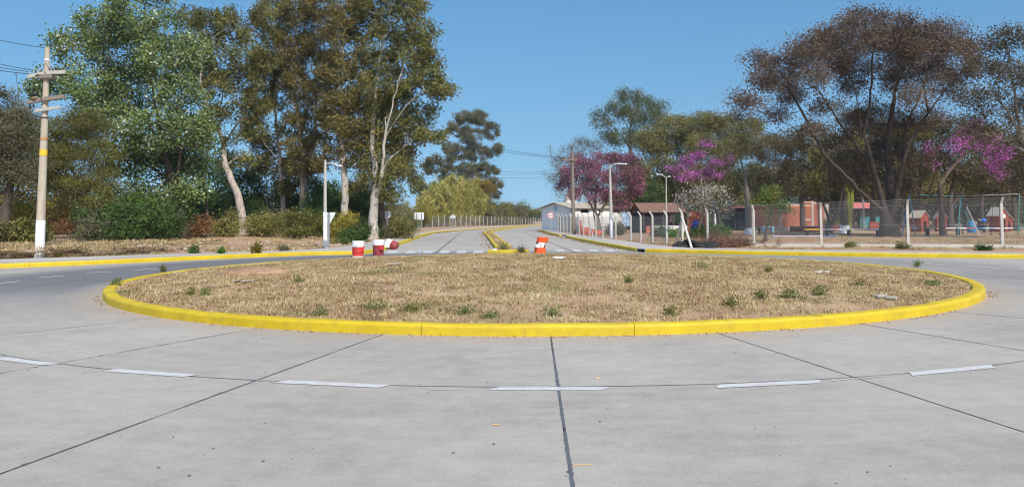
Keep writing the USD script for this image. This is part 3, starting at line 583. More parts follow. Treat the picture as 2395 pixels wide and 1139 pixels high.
obj('crossarm_seat', box(c + [0, 0, -.06], (0.62, .42, .18), 0, .03), 'old_timber', pole)
for (u0, v0, u1, v1) in ((106, 141, 90, 170), (108, 141, 122, 166), (114, 141, 130, 168), (104, 160, 98, 172)):
    obj('brace', beam(pp(u0, v0, -.18), pp(u1, v1, -.18), .018, .018), 'galvanised', pole)
obj('collar', shaft(142, 139, .102, .102), 'white_paint', pole, smooth=40)
obj('crossarm', join([beam(pp(64, 240, -.15), pp(100, 233, -.15), .14, .15), beam(pp(98, 233, -.15), pp(151, 226, -.15), .14, .15)]), 'old_timber', pole)
obj('crossarm', beam(pp(82, 260, -.15), pp(141, 251, -.15), .09, .11), 'pole_grey', pole)
for u, v in ((70, 176), (79, 174), (88, 172), (135, 167), (150, 166)):
    q = pp(u, v - 6, -.16); obj('insulator', lathe([(0, -.10), (.018, -.10), (.018, -.04), (.036, -.035), (.036, -.015), (.02, -.01), (.03, .01), (.03, .03), (0, .04)], q, 10), 'galvanised' if u < 100 else 'insulator', pole, smooth=40)
for u, v in ((70, 245), (78, 244)): obj('cable_clamp', beam(pp(u, v, -.15), pp(u + 1, v + 8, -.15), .05), 'wire_black', pole)
nest = obj('bird_nest', [trimesh.util.concatenate([trimesh.creation.icosphere(2, 1.0)]).apply_transform(np.diag([.15, .15, .09, 1])).apply_translation(pp(82, 231.5, -.15))], 'mud', smooth=True, label='rounded mud bird nest sitting on the lower crossarm of the tall power pole', cat='bird nest')
bc = pp(79, 222.5, -.15)
bird = thing('bird', 'dark bird perched on the mud nest of the tall power pole', 'bird', bc)
bm = trimesh.creation.icosphere(3, 1.0); bm.apply_transform(np.diag([.15, .075, .075, 1])); bv = bm.vertices; bv[:, 2] += .03 * (bv[:, 0] / .15); bm.vertices = bv; bm.apply_translation(bc)
hd = trimesh.creation.icosphere(2, .05); hd.apply_translation(bc + [.12, 0, .06]); bk = trimesh.creation.cone(.014, .06, sections=8); bk.apply_transform(trimesh.transformations.rotation_matrix(math.pi / 2, [0, 1, 0])); bk.apply_translation(bc + [.155, 0, .06])
obj('body', [bm, hd], 'black_paint', bird, smooth=True); obj('beak', bk, 'black_paint', bird)
tl = trimesh.convex.convex_hull(np.array([[-.10, .03, .0], [-.10, -.03, .0], [-.26, .035, -.02], [-.26, -.035, -.02], [-.12, .02, .025], [-.12, -.02, .025], [-.25, 0, .0]])); tl.apply_translation(bc); obj('tail', tl, 'black_paint', bird)
for s in (-.02, .02): obj('leg', tube([bc + [.0, s, -.05], bc + [.01, s, -.10]], .006, 5), 'black_paint', bird)
wl = 'wires to the tall left pole'
wire('overhead_wire', [pp(107, 113), pp(-60, 80, 3)], 'topmost wire running left from the tip of the leaning power pole', sag=.05)
wire('overhead_wire', [pp(97, 168, -.16), pp(-60, 135, 3)], 'middle wire running left to the upper crossarm of the leaning pole', sag=.05)
wire('overhead_wire', [pp(88, 170, -.16), pp(-60, 146, 3)], 'wire running left just below the middle one to the upper crossarm', sag=.05)
wire('overhead_wire', [pp(72, 174, -.16), pp(-60, 156, 3)], 'lowest of the wires running left to the left end of the upper crossarm', sag=.03, rad=.014)
wire('drop_cable', spline([pp(37, 172, .3), pp(40, 195, .3), pp(46, 240, .2), pp(60, 269, .1), pp(80, 273, 0), pp(96, 274, -.1)], .1), 'black drop cable looping down from a wire to the pole collar', 'cable')
wire('drop_cable', spline([pp(71, 250, -.15), pp(72, 263, -.15), pp(84, 270, -.15), pp(96, 275, -.12)], .1), 'short black cable from the lower crossarm down to the pole collar', 'cable')

def lamp_post(name, u, vb, vt, D=None, label='', r0=.11, r1=.06, white_to=None, arms=(), cat='street lamp', lean=0.0, body='pole_grey', head='sign_back'):
    base = on(u, vb) if D is None else col(u, D); D = base[1]; S = px(D)
    top = at(u + lean, vt, D); t = thing(name, label, cat, base)
    ax = lambda k: base + (top - base) * k
    if white_to:
        k = (vb - white_to) / (vb - vt); obj('foot', tube([ax(-.02), ax(k)], [r0 + .004, r0 + .002], 12), 'white_paint', t, smooth=40); obj('shaft', tube([ax(k), ax(1)], [r0 * (1 - k * .4), r1], 12), body, t, smooth=40)
    else: obj('shaft', tube([ax(-.02), ax(1)], [r0, r1], 12), body, t, smooth=40)
    for (du, dv, hu, hv) in arms:                             # from the shaft (offsets from its top) to the lamp head
        p, q = at(u + lean + du, vt + dv, D), at(u + lean + hu, vt + hv, D); m_ = (p + q) / 2 + [0, 0, .12 * np.linalg.norm(q - p)]
        obj('arm', tube(spline([p, m_, q], .1), .025, 6), 'galvanised', t)
        d = np.sign(hu); hb = lathe([(0, .05), (.025, .045), (.065, .0), (.08, -.025), (.0, -.025)], q + [d * .1, 0, 0], 14); hb.vertices[:, 0] = q[0] + d * .1 + (hb.vertices[:, 0] - q[0] - d * .1) * 1.5
        obj('lamp_head', hb, head, t, smooth=40)
    return t
lamp_post('lamp_post', 760.5, 579, 375, None, 'pale concrete lamp post with a white foot behind the triangular sign', .105, .06, 497, [(0, 8, 30, 13)])
lamp_post('lamp_post', 1431, 559, 388, None, 'tall thin concrete lamp post with one arm before the pink tree by the fence', .12, .065, 505, [(0, 2, 34, -4)], lean=-5)
lamp_post('lamp_post', 1558, 560, 415, 58, 'slim lamp post with two lamp heads in front of the rusty roofed shed', .075, .045, None, [(0, 2, -17, -7), (0, 2, 4, -2)])
lamp_post('lamp_post', 2022, 527, 437, 78, 'thin post with white painted foot standing among the dark trunks behind the painted bench', .09, .06, 505, [], 'post', lean=-6)
lamp_post('painted_post', 1673, 532, 500, 70, 'short white painted post standing under the white blossom tree', .10, .09, None, [], 'post', lean=-1, body='white_paint')
lamp_post('thin_post', 1476, 530, 470, 85, 'thin grey post standing behind the fence between shed and lamp post', .05, .045, None, [], 'post')
# timber T pole beside the white house
b2 = on(1342, 549); D2 = b2[1]
tp = thing('utility_pole', 'brown timber utility pole with one crossarm beside the white house', 'utility pole', b2)
q = lambda u, v, dd=0.0: at(u, v, D2 + dd)
obj('shaft', tube([b2 - [0, 0, .2], q(1338, 354)], [.17, .11], 12), 'old_timber', tp, smooth=40); obj('crossarm', beam(q(1316, 374, -.15), q(1351, 374, -.15), .14, .12), 'old_timber', tp)
obj('brace', beam(q(1328, 375, -.15), q(1338, 386, -.15), .06), 'old_timber', tp); obj('brace', beam(q(1348, 375, -.15), q(1338, 386, -.15), .06), 'old_timber', tp)
for u in (1319, 1333, 1348): obj('insulator', lathe([(0, -.02), (.05, -.02), (.06, .06), (.03, .16), (0, .17)], q(u, 371.5, -.15), 8), 'insulator', tp)
for k, (v0, v1, u1, lab) in enumerate(((372, 357, 1100, 'upper thin wire from the timber pole crossing the sky to the left'), (371.5, 336, 1000, 'highest thin wire from the timber pole slanting up across the sky to the left'))):
    wire('overhead_wire', [q(1319 + 15 * k, v0, -.15), at(u1, v1 - (14 if k == 0 else 14), D2 + 22)], lab, rad=.016, sag=.1)
for k, (v, lab) in enumerate(((400, 'top one of the three level wires low in the gap of sky'), (405.5, 'middle one of the three level wires low in the gap of sky'), (413.5, 'bottom one of the three level wires low in the gap of sky'))):
    wire('distant_wire', [at(900, v, 175), at(1330, v, 170)], lab, rad=.022, sag=.3)

def plate(poly, p, facing, thick=0.012):
    """An upright plate of a 2-D outline (x across, y up) at p, turned so that its face looks along the angle facing."""
    m = trimesh.creation.extrude_polygon(poly, thick, engine='earcut')
    M = np.eye(4); c, s = math.cos(facing), math.sin(facing)
    M[:3, 0], M[:3, 1], M[:3, 2], M[:3, 3] = (-s, c, 0), (0, 0, 1), (c, s, 0), p
    m.apply_transform(M); return m
BACK = math.radians(-90)                                      # a plate whose face looks at the camera
def rounded(w, h, r): return sbox(-w / 2 + r, -h / 2 + r, w / 2 - r, h / 2 - r).buffer(r, quad_segs=4)
b = on(768.5, 581); D = b[1]; S = px(D)
t = thing('yield_sign', 'back of a downward pointing triangular sign on a grey post beside the lamp post', 'road sign', b)
wt, ht = 32 * S, 29.5 * S; tri = Polygon([(-wt / 2, 0), (wt / 2, 0), (0, -ht)]).buffer(-.04).buffer(.04)
obj('sign_plate', plate(tri, at(770, 497, D), BACK), 'sign_back', t); obj('post', beam(b - [0, 0, .2], at(769, 497.5, D - .05), .085, .05), 'sign_post', t)
obj('clamp', beam(at(764, 505, D - .03), at(775, 505, D - .03), .03, .03), 'galvanised', t); obj('clamp', beam(at(766, 516, D - .03), at(773, 516, D - .03), .03, .03), 'galvanised', t)
b = on(906, 551); D = b[1]; S = px(D)
t = thing('round_sign', 'back of a round pale sign on a grey post left of the approach road', 'road sign', b)
obj('sign_plate', plate(Point(0, 0).buffer(9.2 * S, quad_segs=12), at(906, 502, D), BACK), 'sign_back', t); obj('post', beam(b - [0, 0, .2], at(906, 493, D - .05), .09, .05), 'sign_post', t)
b = on(981, 540.5); D = b[1]; S = px(D)
t = thing('panel_sign', 'back of a wide rectangular pale sign standing on two posts before the far fence', 'road sign', b)
obj('sign_plate', plate(rounded(22.5 * S, 17 * S, .05), at(980.5, 505.5, D), BACK), 'sign_back', t)
for u in (975, 986): obj('post', beam([at(u, 500, D)[0], D - .06, b[2] - .2], at(u, 499, D - .06), .11, .06), 'sign_post', t)
b = on(1059.5, 536); D = b[1]; S = px(D)
t = thing('diamond_sign', 'back of a small diamond shaped sign on a thin post before the far fence', 'road sign', b)
obj('sign_plate', plate(Polygon([(-6.5 * S, 0), (0, 6.5 * S), (6.5 * S, 0), (0, -6.5 * S)]).buffer(-.04).buffer(.04), at(1059, 507, D), BACK), 'sign_back', t); obj('post', beam(b - [0, 0, .2], at(1059, 502, D - .06), .10, .06), 'sign_post', t)
b = on(1288, 543.5) ; b[2] = zt(b[1]) + .15; D = b[1]; S = px(D)
t = thing('speed_limit_sign', 'round white speed limit 40 sign with red rim at the right kerb tip', 'road sign', b)
pc = at(1288, 504, D)
obj('sign_plate', plate(Point(0, 0).buffer(7.7 * S, quad_segs=14), pc + [0, 0, 0], BACK), 'sign_white', t)
obj('rim', plate(Point(0, 0).buffer(7.3 * S, quad_segs=14).difference(Point(0, 0).buffer(5.7 * S, quad_segs=14)), pc + [0, -.006, 0], BACK, .011), 'sign_red', t)
tm = meshkit.text_mesh('40', 5.6 * S, .012, bold=True); tm.vertices[:, :2] -= tm.bounds.mean(0)[:2]
Mx = np.eye(4); Mx[:3, 0], Mx[:3, 1], Mx[:3, 2], Mx[:3, 3] = (1, 0, 0), (0, 0, 1), (0, -1, 0), pc + [0, -.007, 0]
tm.apply_transform(Mx); obj('numerals', tm, 'black_paint', t); obj('post', beam(b - [0, 0, .2], at(1288, 511, D + .05), .10, .06), 'sign_post', t)

def lump(p, s, seed, n=3, amp=.5):
    m = trimesh.creation.icosphere(n, 1.0); k = meshkit.fbm(m.vertices * 1.6 + seed * 7.7, 3, seed); m.vertices = m.vertices * (1 - amp / 2 + amp * k)[:, None] * np.array(s); m.vertices[:, 2] = np.maximum(m.vertices[:, 2], -s[2] * .35)
    m.apply_translation(np.asarray(p) + [0, 0, s[2] * .33]); return m
# ------------------------------------------------------------------ drums
def shell(profile, lo, hi, dent, seed, hole=None, amp=0.035):
    """The wall of a battered drum between two heights, as (vertices, faces) about the z axis; profile(h) is its radius."""
    hs = np.linspace(lo, hi, 18); an = np.linspace(0, 2 * np.pi, 49)[:-1]
    h_, a_ = np.meshgrid(hs, an, indexing='ij'); q = np.stack([np.cos(a_) * 2, np.sin(a_) * 2, h_ * 4], -1)
    rad = profile(h_) * (1 + dent * (meshkit.fbm(q * 1.1, 3, seed) - 0.5))
    v = np.stack([rad * np.cos(a_), rad * np.sin(a_), h_], -1).reshape(-1, 3)
    i, j = np.meshgrid(np.arange(17), np.arange(48), indexing='ij'); f = np.stack([i * 48 + j, i * 48 + (j + 1) % 48, (i + 1) * 48 + (j + 1) % 48, (i + 1) * 48 + j], -1).reshape(-1, 4)
    if hole is not None:
        keep = np.array([not hole(*m) for m in v[f].mean(1)]); f = f[keep]
    return v, np.vstack([f[:, [0, 1, 2]], f[:, [0, 2, 3]]])
def ribbed(r, ribs, taper=0.0, h=0.8):
    return lambda z: r * (1 - taper * (1 - z / h)) + sum(0.014 * np.exp(-((z - c) / 0.016) ** 2) for c in ribs)
def place(m, M):
    v, f = m; v = np.c_[v, np.ones(len(v))] @ M.T; return v[:, :3], f
def frame(p, rx=0.0, ry=0.0, rz=0.0):
    M = trimesh.transformations.euler_matrix(rx, ry, rz, 'sxyz'); M[:3, 3] = p; return M
def disc(r, z, n=48): return lathe([(0, z - .01), (r - .01, z - .01), (r, z), (r - .01, z + .01), (0, z + .006)], (0, 0, 0), n)
def tri_of(m): a = meshkit.arrays(m); return a[0], a[1]
# upright, red below and white above
b = G(837, 600.5); S = px(b[1]); h = 37.5 * S; r_ = 14.2 * S
t = thing('red_white_drum', 'battered upright drum, bright red below and white above, leftmost at the kerb', 'drum', b)
M = frame(b, 0, 0.02, .4); pf = ribbed(r_, (h * .33, h * .64), .10, h)
obj('lower_wall', place(shell(pf, 0.01, h * .60, .10, 1), M), 'drum_red', t, smooth=40)
obj('upper_wall', place(shell(pf, h * .60, h * .97, .09, 1), M), 'drum_white', t, smooth=40)
obj('lid', place(tri_of(disc(r_ * .98, h * .965)), M), 'drum_white', t, smooth=40); obj('base_rim', place(tri_of(lathe([(r_ * .86, 0), (r_ * .95, 0), (r_ * .95, .03), (r_ * .86, .03), (r_ * .86, 0)], (0, 0, 0), 40)), M), 'drum_white', t)
obj('rust_patch', lump(b + [-.02, -r_ + .012, h * .56], (.06, .02, .08), 14, 2, .6), 'rubble', t, smooth=50)
obj('torn_flap', beam(b + [r_ * .93, -.12, h * .40], b + [r_ * 1.04, -.1, h * .66], .05, .015), 'drum_red', t)
# upright maroon drum with a white upper band
b = G(885, 596.8); S = px(b[1]); h = 36 * S; r_ = 13.8 * S
t = thing('maroon_white_drum', 'upright maroon drum with plain white upper half, second from left at the kerb', 'drum', b)
M = frame(b, 0, -0.01, 1.1); pf = ribbed(r_, (h * .30, h * .6), .13, h)
obj('lower_wall', place(shell(pf, 0.01, h * .66, .10, 4), M), 'drum_maroon', t, smooth=40); obj('upper_wall', place(shell(pf, h * .66, h * .985, .05, 4), M), 'drum_white', t, smooth=40)
obj('lid', place(tri_of(disc(r_ * .99, h * .98)), M), 'drum_white', t, smooth=40); obj('paint_patch', box(b + [.16, -r_ - .002, h * .50], (.16, .05, .20), -.1, .01), 'drum_red', t); obj('base_rim', place(tri_of(disc(r_ * .90, .012)), M), 'drum_maroon', t)
# the drum lying on its side over the kerb
b = G(912, 583.5); b[2] += .02; S = px(b[1]); r_ = 10.5 * S; h = 26 * S
t = thing('fallen_drum', 'toppled maroon and white drum lying on its side against the kerb', 'drum', b)
cc = at(919, 573.5, b[1]); M = frame(cc, 0, math.radians(-68), math.radians(-12)); pf = ribbed(r_, (-.1, .18), 0, 1)
hole = lambda x, y, z: (z > .12 and z < .30 and y < -.05 and x < -.02 and (abs(z - .21) * 1.3 + abs(y + r_ * .8) < .2))
obj('lower_wall', place(shell(pf, -h * .42, h * .16, .14, 8, hole), M), 'drum_maroon', t, smooth=40); obj('upper_wall', place(shell(pf, h * .16, h * .62, .10, 8), M), 'drum_white', t, smooth=40)
obj('base', place(tri_of(disc(r_ * .98, -h * .42)), M), 'drum_maroon', t, smooth=40)
obj('torn_flap', beam(at(900, 576, b[1] - .28), at(911, 574, b[1] - .36), .02, .16), 'drum_white', t)
# orange and white crushed drum right of the median
b = G(1263, 592.5); S = px(b[1])
t = thing('orange_white_drum', 'crushed leaning orange drum with white middle band beside the median nose', 'drum', b)
r_ = 13.2 * S; wob = lambda z: r_ * np.where(z < 12 * S, 1.05 - .05 * z / (12 * S), np.where(z < 26 * S, .93, 1.0))
def bend(m, shear):
    v, f = m; v = v.copy(); k = v[:, 2] / (38 * S); v[:, 0] += shear * np.clip((k - .25) * 1.2, 0, 1) * S; return v, f
obj('lower_wall', place(bend(shell(wob, .01, 14 * S, .10, 21), 6), frame(b)), 'drum_orange', t, smooth=40)
hole2 = lambda x, y, z: (x < -.12 and z > 21 * S and y < .1) or (x > r_ * .6 and z < 20 * S and y < .2)
obj('middle_wall', place(bend(shell(wob, 14 * S, 26 * S, .18, 22, hole2), 6), frame(b)), 'drum_white', t, smooth=40)
obj('upper_wall', place(bend(shell(wob, 26 * S, 38 * S, .07, 23), 6), frame(b, 0, .06)), 'drum_orange', t, smooth=40)
obj('lid', place(bend(tri_of(disc(r_ * .97, 37.4 * S)), 6), frame(b, 0, .06)), 'drum_orange', t, smooth=40)
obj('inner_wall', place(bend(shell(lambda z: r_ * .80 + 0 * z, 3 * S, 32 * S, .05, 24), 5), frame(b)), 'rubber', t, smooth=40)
obj('crease_panel', beam(b + [-.16, -r_ * .98, 16 * S], b + [.16, -r_ * .86, 25.5 * S], .02, .16), 'drum_white', t)
obj('hole_mark', box(b + [.02, -r_ * .97 - .02, 20 * S], (.05, .02, .025)), 'black_paint', t)

# ------------------------------------------------------------------ fences
def fence(name, label, bases, tops, arms, wire_step, post_w=0.11, footing=False, strands=3, wr=0.0035, skip=(), mesh_h=0.80, slant=1.0):
    """bases: ground points; tops: height of each post; arms: (sideways, towards the camera, height) of the bent arm above the straight part."""
    bases = np.asarray(bases, float); n = len(bases); t = thing(name, label, 'fence', bases[0])
    nexus, strand = [], [[] for _ in range(strands)]
    for i in range(n):
        hgt = tops[i] if np.ndim(tops) else tops; ax_, ay_, ah = arms[i] if np.ndim(arms) == 2 else arms
        k = bases[i] + [0, 0, hgt - ah]; e = k + [ax_, ay_, ah]; w = post_w
        d = bases[min(i + 1, n - 1)] - bases[max(i - 1, 0)]; rz = math.atan2(d[1], d[0])
        u = np.array([math.cos(rz), math.sin(rz), 0]) * w / 2; q = np.array([-math.sin(rz), math.cos(rz), 0]) * w / 2; arm = (e - k) / np.linalg.norm(e - k)
        lv = [bases[i] - [0, 0, .3], k - [0, 0, .03], k + arm * .03, e]; sc = [1.0, .96, .92, .78]
        v = np.vstack([[p + s_ * (a * u + c_ * q) for a, c_ in ((-1, -.82), (-.82, -1), (.82, -1), (1, -.82), (1, .82), (.82, 1), (-.82, 1), (-1, .82))] for p, s_ in zip(lv, sc)])
        f = [[r0 * 8 + c_, r0 * 8 + (c_ + 1) % 8, r0 * 8 + 8 + (c_ + 1) % 8, r0 * 8 + 8 + c_] for r0 in range(3) for c_ in range(8)]; f = np.array(f)
        f = np.vstack([f[:, [0, 1, 2]], f[:, [0, 2, 3]], [[24, 24 + c_, 25 + c_] for c_ in range(1, 7)]])
        obj('post', trimesh.Trimesh(v, f, process=False), 'post_concrete', t)
        nexus.append(k)
        for s in range(strands): strand[s].append(k + (e - k) * (s + .6) / strands + [0, 0, 0.01])
    vs = []
    def ribbon(P, Q, wr):                                     # three-sided wires between paired points
        P, Q = np.asarray(P), np.asarray(Q); d = Q - P; d /= np.linalg.norm(d, axis=1, keepdims=True) + 1e-9
        a = np.cross(d, [0.3, 0.9, 0.1]); a /= np.linalg.norm(a, axis=1, keepdims=True) + 1e-9; b_ = np.cross(d, a)
        ring = [a * wr, (-.5 * a + .87 * b_) * wr, (-.5 * a - .87 * b_) * wr]
        v = np.stack([P + r for r in ring] + [Q + r for r in ring], 1).reshape(-1, 3); o = np.arange(len(P))[:, None] * 6
        f = np.vstack([o + np.array([x]) for x in ([0, 1, 4], [0, 4, 3], [1, 2, 5], [1, 5, 4], [2, 0, 3], [2, 3, 5])]); return trimesh.Trimesh(v, f, process=False)
    Pm, Qm, Pl, Ql = [], [], [], []
    for i in range(n - 1):
        if i in skip: continue
        a, b_ = bases[i], bases[i + 1]; ka, kb = nexus[i] - [0, 0, .02], nexus[i + 1] - [0, 0, .02]; L = np.linalg.norm((b_ - a)[:2]); H = (ka[2] - a[2] + kb[2] - b_[2]) / 2
        lift = .06 if not footing else .14
        at2 = lambda s, h: (a + (b_ - a) * s[:, None]) + np.stack([0 * s, 0 * s, lift + h * ((ka[2] - a[2]) * (1 - s) + (kb[2] - b_[2]) * s - lift)], 1)
        m_ = H / slant; st = np.arange(-m_, L, wire_step)
        for sg in (1, -1):                                    # diagonals, clipped to the panel
            s0, s1 = np.clip(st, 0, L), np.clip(st + m_, 0, L); h0, h1 = (s0 - st) / m_, (s1 - st) / m_; ok = s1 - s0 > .01
            if sg < 0: s0, s1 = L - s0, L - s1
            Pm.append(at2(s0[ok] / L, h0[ok])); Qm.append(at2(s1[ok] / L, h1[ok]))
        for h_ in (0.0, 0.5, 1.0):
            Pl.append(at2(np.array([0.]), np.array([h_]))); Ql.append(at2(np.array([1.]), np.array([h_])))
        for s in range(strands): Pl.append([strand[s][i]]); Ql.append([strand[s][i + 1]])
    obj('chain_link_mesh', ribbon(np.vstack(Pm), np.vstack(Qm), wr), 'chain_wire', t, kind='stuff')
    obj('tension_wires', ribbon(np.vstack(Pl), np.vstack(Ql), wr * 1.3), 'chain_wire', t)
    return t, nexus
# along the right pavement, then along the ring to the right edge
fp = [(1306, 542.5, 500), (1311, 543.5, 500), (1318.5, 544.3, 499.5), (1326.5, 545.5, 499.5), (1335, 546.7, 499), (1345, 548, 499), (1355, 549.4, 499), (1365, 550.6, 498.5), (1379, 552.4, 498), (1394, 554.4, 497.7), (1410, 556.2, 497.6),
      (1440, 559.2, 496.5), (1476, 563.3, 495), (1499, 565.8, 494.5), (1526.5, 568.8, 494.2), (1560, 572.5, 492.3)]
fb = [on(u, v) for u, v, _ in fp]
ft = [(v - vt) * px(p[1]) for (u, v, vt), p in zip(fp, fb)]
kink = on(1596, 574.5); fb.append(kink); ft.append((574.5 - 487) * px(kink[1]))
side_fence, sk = fence('pavement_fence', 'chain link fence on bent white concrete posts running along the right approach pavement', fb, ft, [(-.17, -.05, .27)] * len(fb), 0.10, .105, wr=.0027)
c = fb[-1]; kk = sk[-1]
obj('brace_post', beam(kk - [0, 0, .15], on(1620, 583) - [0, 0, .1], .09), 'post_concrete', side_fence)
obj('brace_post', beam(kk - [0, 0, .25], on(1580, 571.5), .09), 'post_concrete', side_fence)
obj('brace_post', beam(sk[8] - [0, 0, .15], on(1388, 555) - [0, 0, .1], .08), 'post_concrete', side_fence)
gp = [(1596, 574.5, 487), (1655, 571, 487.5), (1763, 576.4, 479.5), (1921.5, 577.5, 473.5), (2124.5, 577.8, 466.8), (2345, 580.3, 462), (2590, 583, 456), (2850, 586, 450)]
gb = [on(u, v) for u, v, _ in gp]; gt = [(v - vt) * px(p[1]) for (u, v, vt), p in zip(gp, gb)]
front_fence, fk = fence('park_fence', 'tall chain link fence with pale posts and barbed wire along the playground park', gb[1:], gt[1:], [(-.12, -.13, .27), (-.11, -.13, .27), (-.06, -.14, .27), (-.03, -.15, .27), (-.01, -.15, .27), (0, -.15, .27), (0, -.15, .27)], 0.085, .115, True, wr=.0034)
foot = np.array([p[:2] for p in gb[2:]])
for k in range(len(foot) - 1):
    p, q2 = foot[k], foot[k + 1]; rz = math.atan2(q2[1] - p[1], q2[0] - p[0]); L = np.linalg.norm(q2 - p); m2 = (p + q2) / 2
    obj('footing', box((m2[0], m2[1] - .02, gb[2 + k][2] + .03), (L - .13, .16, .2), rz, .01), 'post_concrete', front_fence)
# the far fence across the road, on the outside of the bend
ff = np.array([(940, 535.5), (962, 533.5), (1000, 531.6), (1078, 529), (1130, 527.6), (1180, 526.4), (1226, 525.5), (1265, 524.9), (1310, 524.4)])
fu = np.r_[943, 962, 979, 996.5, 1011, 1025.5, 1039, 1052.5, 1065, 1078, 1090, 1101, 1111.5, 1121.5, 1131, 1140, 1149, 1157.5, 1166, 1174, 1181.5, 1189, 1196, 1203, 1210, 1216.5, 1222.5, 1229, 1235, 1241, 1247, 1253, 1258.5, 1264, 1270, 1276, 1281.5, 1287, 1293, 1298, 1303]
fbase = [G(u, np.interp(u, ff[:, 0], ff[:, 1]), .12) for u in fu]
fbx, fby = [p_[0] for p_ in fbase], [p_[1] for p_ in fbase]
def FD(u): return float(np.interp(u, fu, fby))
while fbase[-1][0] < 60: fbase.append(fbase[-1] + np.array([2.6, .35, 0]))
fh = [np.interp(u, (943, 1078, 1226, 1303), (27, 25.5, 17.5, 15.5)) * px(p[1]) for u, p in zip(fu, fbase)]; fh += [fh[-1]] * (len(fbase) - len(fh))
fence('far_fence', 'long far fence of thin pale posts curving behind the approach road', fbase, fh, (.22, -.1, .25), 0.16, .13, wr=.0045, strands=2)
fence('verge_fence', 'old fence with dark posts half hidden in the dry growth between the gum trunks', [col(u, D) for u, D in ((520, 64), (562, 63), (612, 62), (668, 61), (742, 60), (831, 60), (905, 64))], 1.9, (.1, -.1, .2), 0.16, .10, wr=.004)

# ------------------------------------------------------------------ buildings and park furniture on the right
def gable(p, L, Dp, eave, ridge, rz, over=.35, th=.06):
    """Two roof slopes of a gabled roof: L along the ridge, Dp across it."""
    out = []
    for s in (-1, 1):
        prof = np.array([(0, ridge), (s * (Dp / 2 + over), eave - over * (ridge - eave) / (Dp / 2)), (s * (Dp / 2 + over), eave - over * (ridge - eave) / (Dp / 2) + th), (0, ridge + th)])
        v = np.array([(x, q[0], q[1]) for x in (-L / 2 - over, L / 2 + over) for q in prof])
        m = trimesh.convex.convex_hull(v); M = trimesh.transformations.rotation_matrix(rz, [0, 0, 1]); M[:3, 3] = p; m.apply_transform(M); out.append(m)
    return out
def corrugated(p, L, W_, z0, z1, rz, th=.03, pitch=.25, y0=0.0):
    """A corrugated sheet sloping from height z0 (near edge, y0) to z1 (far edge, y0 + W_), waves running up the slope."""
    n = int(L / pitch * 4); x = np.linspace(-L / 2, L / 2, n); dz = th * np.sin(x / pitch * 2 * np.pi)
    rows = [(y0, z0, 0), (y0 + W_, z1, 0), (y0 + W_, z1, -.03), (y0, z0, -.03)]
    v = np.vstack([np.stack([x, np.full(n, yy), zz + dz + o], 1) for yy, zz, o in rows]); f = []
    for a in range(4):
        b_ = (a + 1) % 4; i = np.arange(n - 1); f += [np.stack([a * n + i, a * n + i + 1, b_ * n + i + 1], 1), np.stack([a * n + i, b_ * n + i + 1, b_ * n + i], 1)]
    m = trimesh.Trimesh(v, np.vstack(f), process=False); M = trimesh.transformations.rotation_matrix(rz, [0, 0, 1]); M[:3, 3] = p; m.apply_transform(M); return m
def wall_open(L, H, th, holes):
    """A wall in the xz plane, from x 0 to L, with rectangular holes (x, z, w, h)."""
    P = sbox(0, 0, L, H).difference(unary_union([sbox(a, b, a + w, b + h) for a, b, w, h in holes])) if holes else sbox(0, 0, L, H)
    m = trimesh.creation.extrude_polygon(P, th, engine='earcut'); m.apply_transform(np.array([[1, 0, 0, 0], [0, 0, -1, 0], [0, 1, 0, 0], [0, 0, 0, 1.0]])); return m
def setat(m, p, rz):
    M = trimesh.transformations.rotation_matrix(rz, [0, 0, 1]); M[:3, 3] = p; m = m.copy(); m.apply_transform(M); return m

# white house with its gable to the road
D = 88.0; S = px(D); a0 = col(1313, D + 9); a1 = col(1338, D); a2 = col(1462, D + 3)
zb = a1[2]; Hh = (549 - 496) * S; Lf = np.linalg.norm((a2 - a1)[:2]); rf = math.atan2(a2[1] - a1[1], a2[0] - a1[0]); Wg = 7.0
house = thing('white_house', 'low white house with a gable and a pale ridged roof behind the roadside fence', 'house', a1)
obj('wall', setat(wall_open(Lf, Hh, .18, [(1.0, Hh - .55, 1.2, .35), (3.4, Hh - .55, .5, .35), (5.2, Hh - .55, 1.0, .35)]), a1, rf), 'white_wall', house)
rh = Hh + 12.5 * S
gm = trimesh.creation.extrude_polygon(Polygon([(0, 0), (Wg, 0), (Wg, Hh), (Wg / 2, rh - .1), (0, Hh)]).difference(sbox(Wg / 2 - .35, Hh - .3, Wg / 2 + .35, Hh + .35)), .18, engine='earcut'); gm.apply_transform(np.array([[0, 0, -1, 0], [1, 0, 0, 0], [0, 1, 0, 0], [0, 0, 0, 1.0]]))
obj('gable_wall', setat(gm, a1 + [0, 0.02, 0], rf), 'white_wall', house)
ctr = a1 + np.array([math.cos(rf) * Lf / 2 - math.sin(rf) * Wg / 2, math.sin(rf) * Lf / 2 + math.cos(rf) * Wg / 2, 0])
for m in gable(ctr, Lf, Wg, Hh + .02, rh, rf, .5): obj('roof_slope', m, 'fibre_roof', house)
rr_ = lambda x, y, z: a1 + np.array([math.cos(rf) * x - math.sin(rf) * y, math.sin(rf) * x + math.cos(rf) * y, z])
for xx, ww in ((1.0, 1.2), (3.4, .5), (5.2, 1.0)): obj('window_opening', box(rr_(xx + ww / 2, .12, Hh - .375), (ww, .04, .35), rf), 'dark_hole', house)
obj('gable_window', box(rr_(-.08, Wg / 2, Hh + .02), (.05, .68, .63), rf), 'soft_blue', house); obj('window_bar', box(rr_(-.13, Wg / 2, Hh + .02), (.04, .05, .63), rf), 'white_paint', house)
obj('ridge_pipe', tube([rr_(Lf * .62, Wg / 2, rh), rr_(Lf * .62, Wg / 2, rh + 1.0)], .08, 8), 'pole_grey', house)
wc = rr_(.9, Wg + 2.2, 0); wc[2] = zb
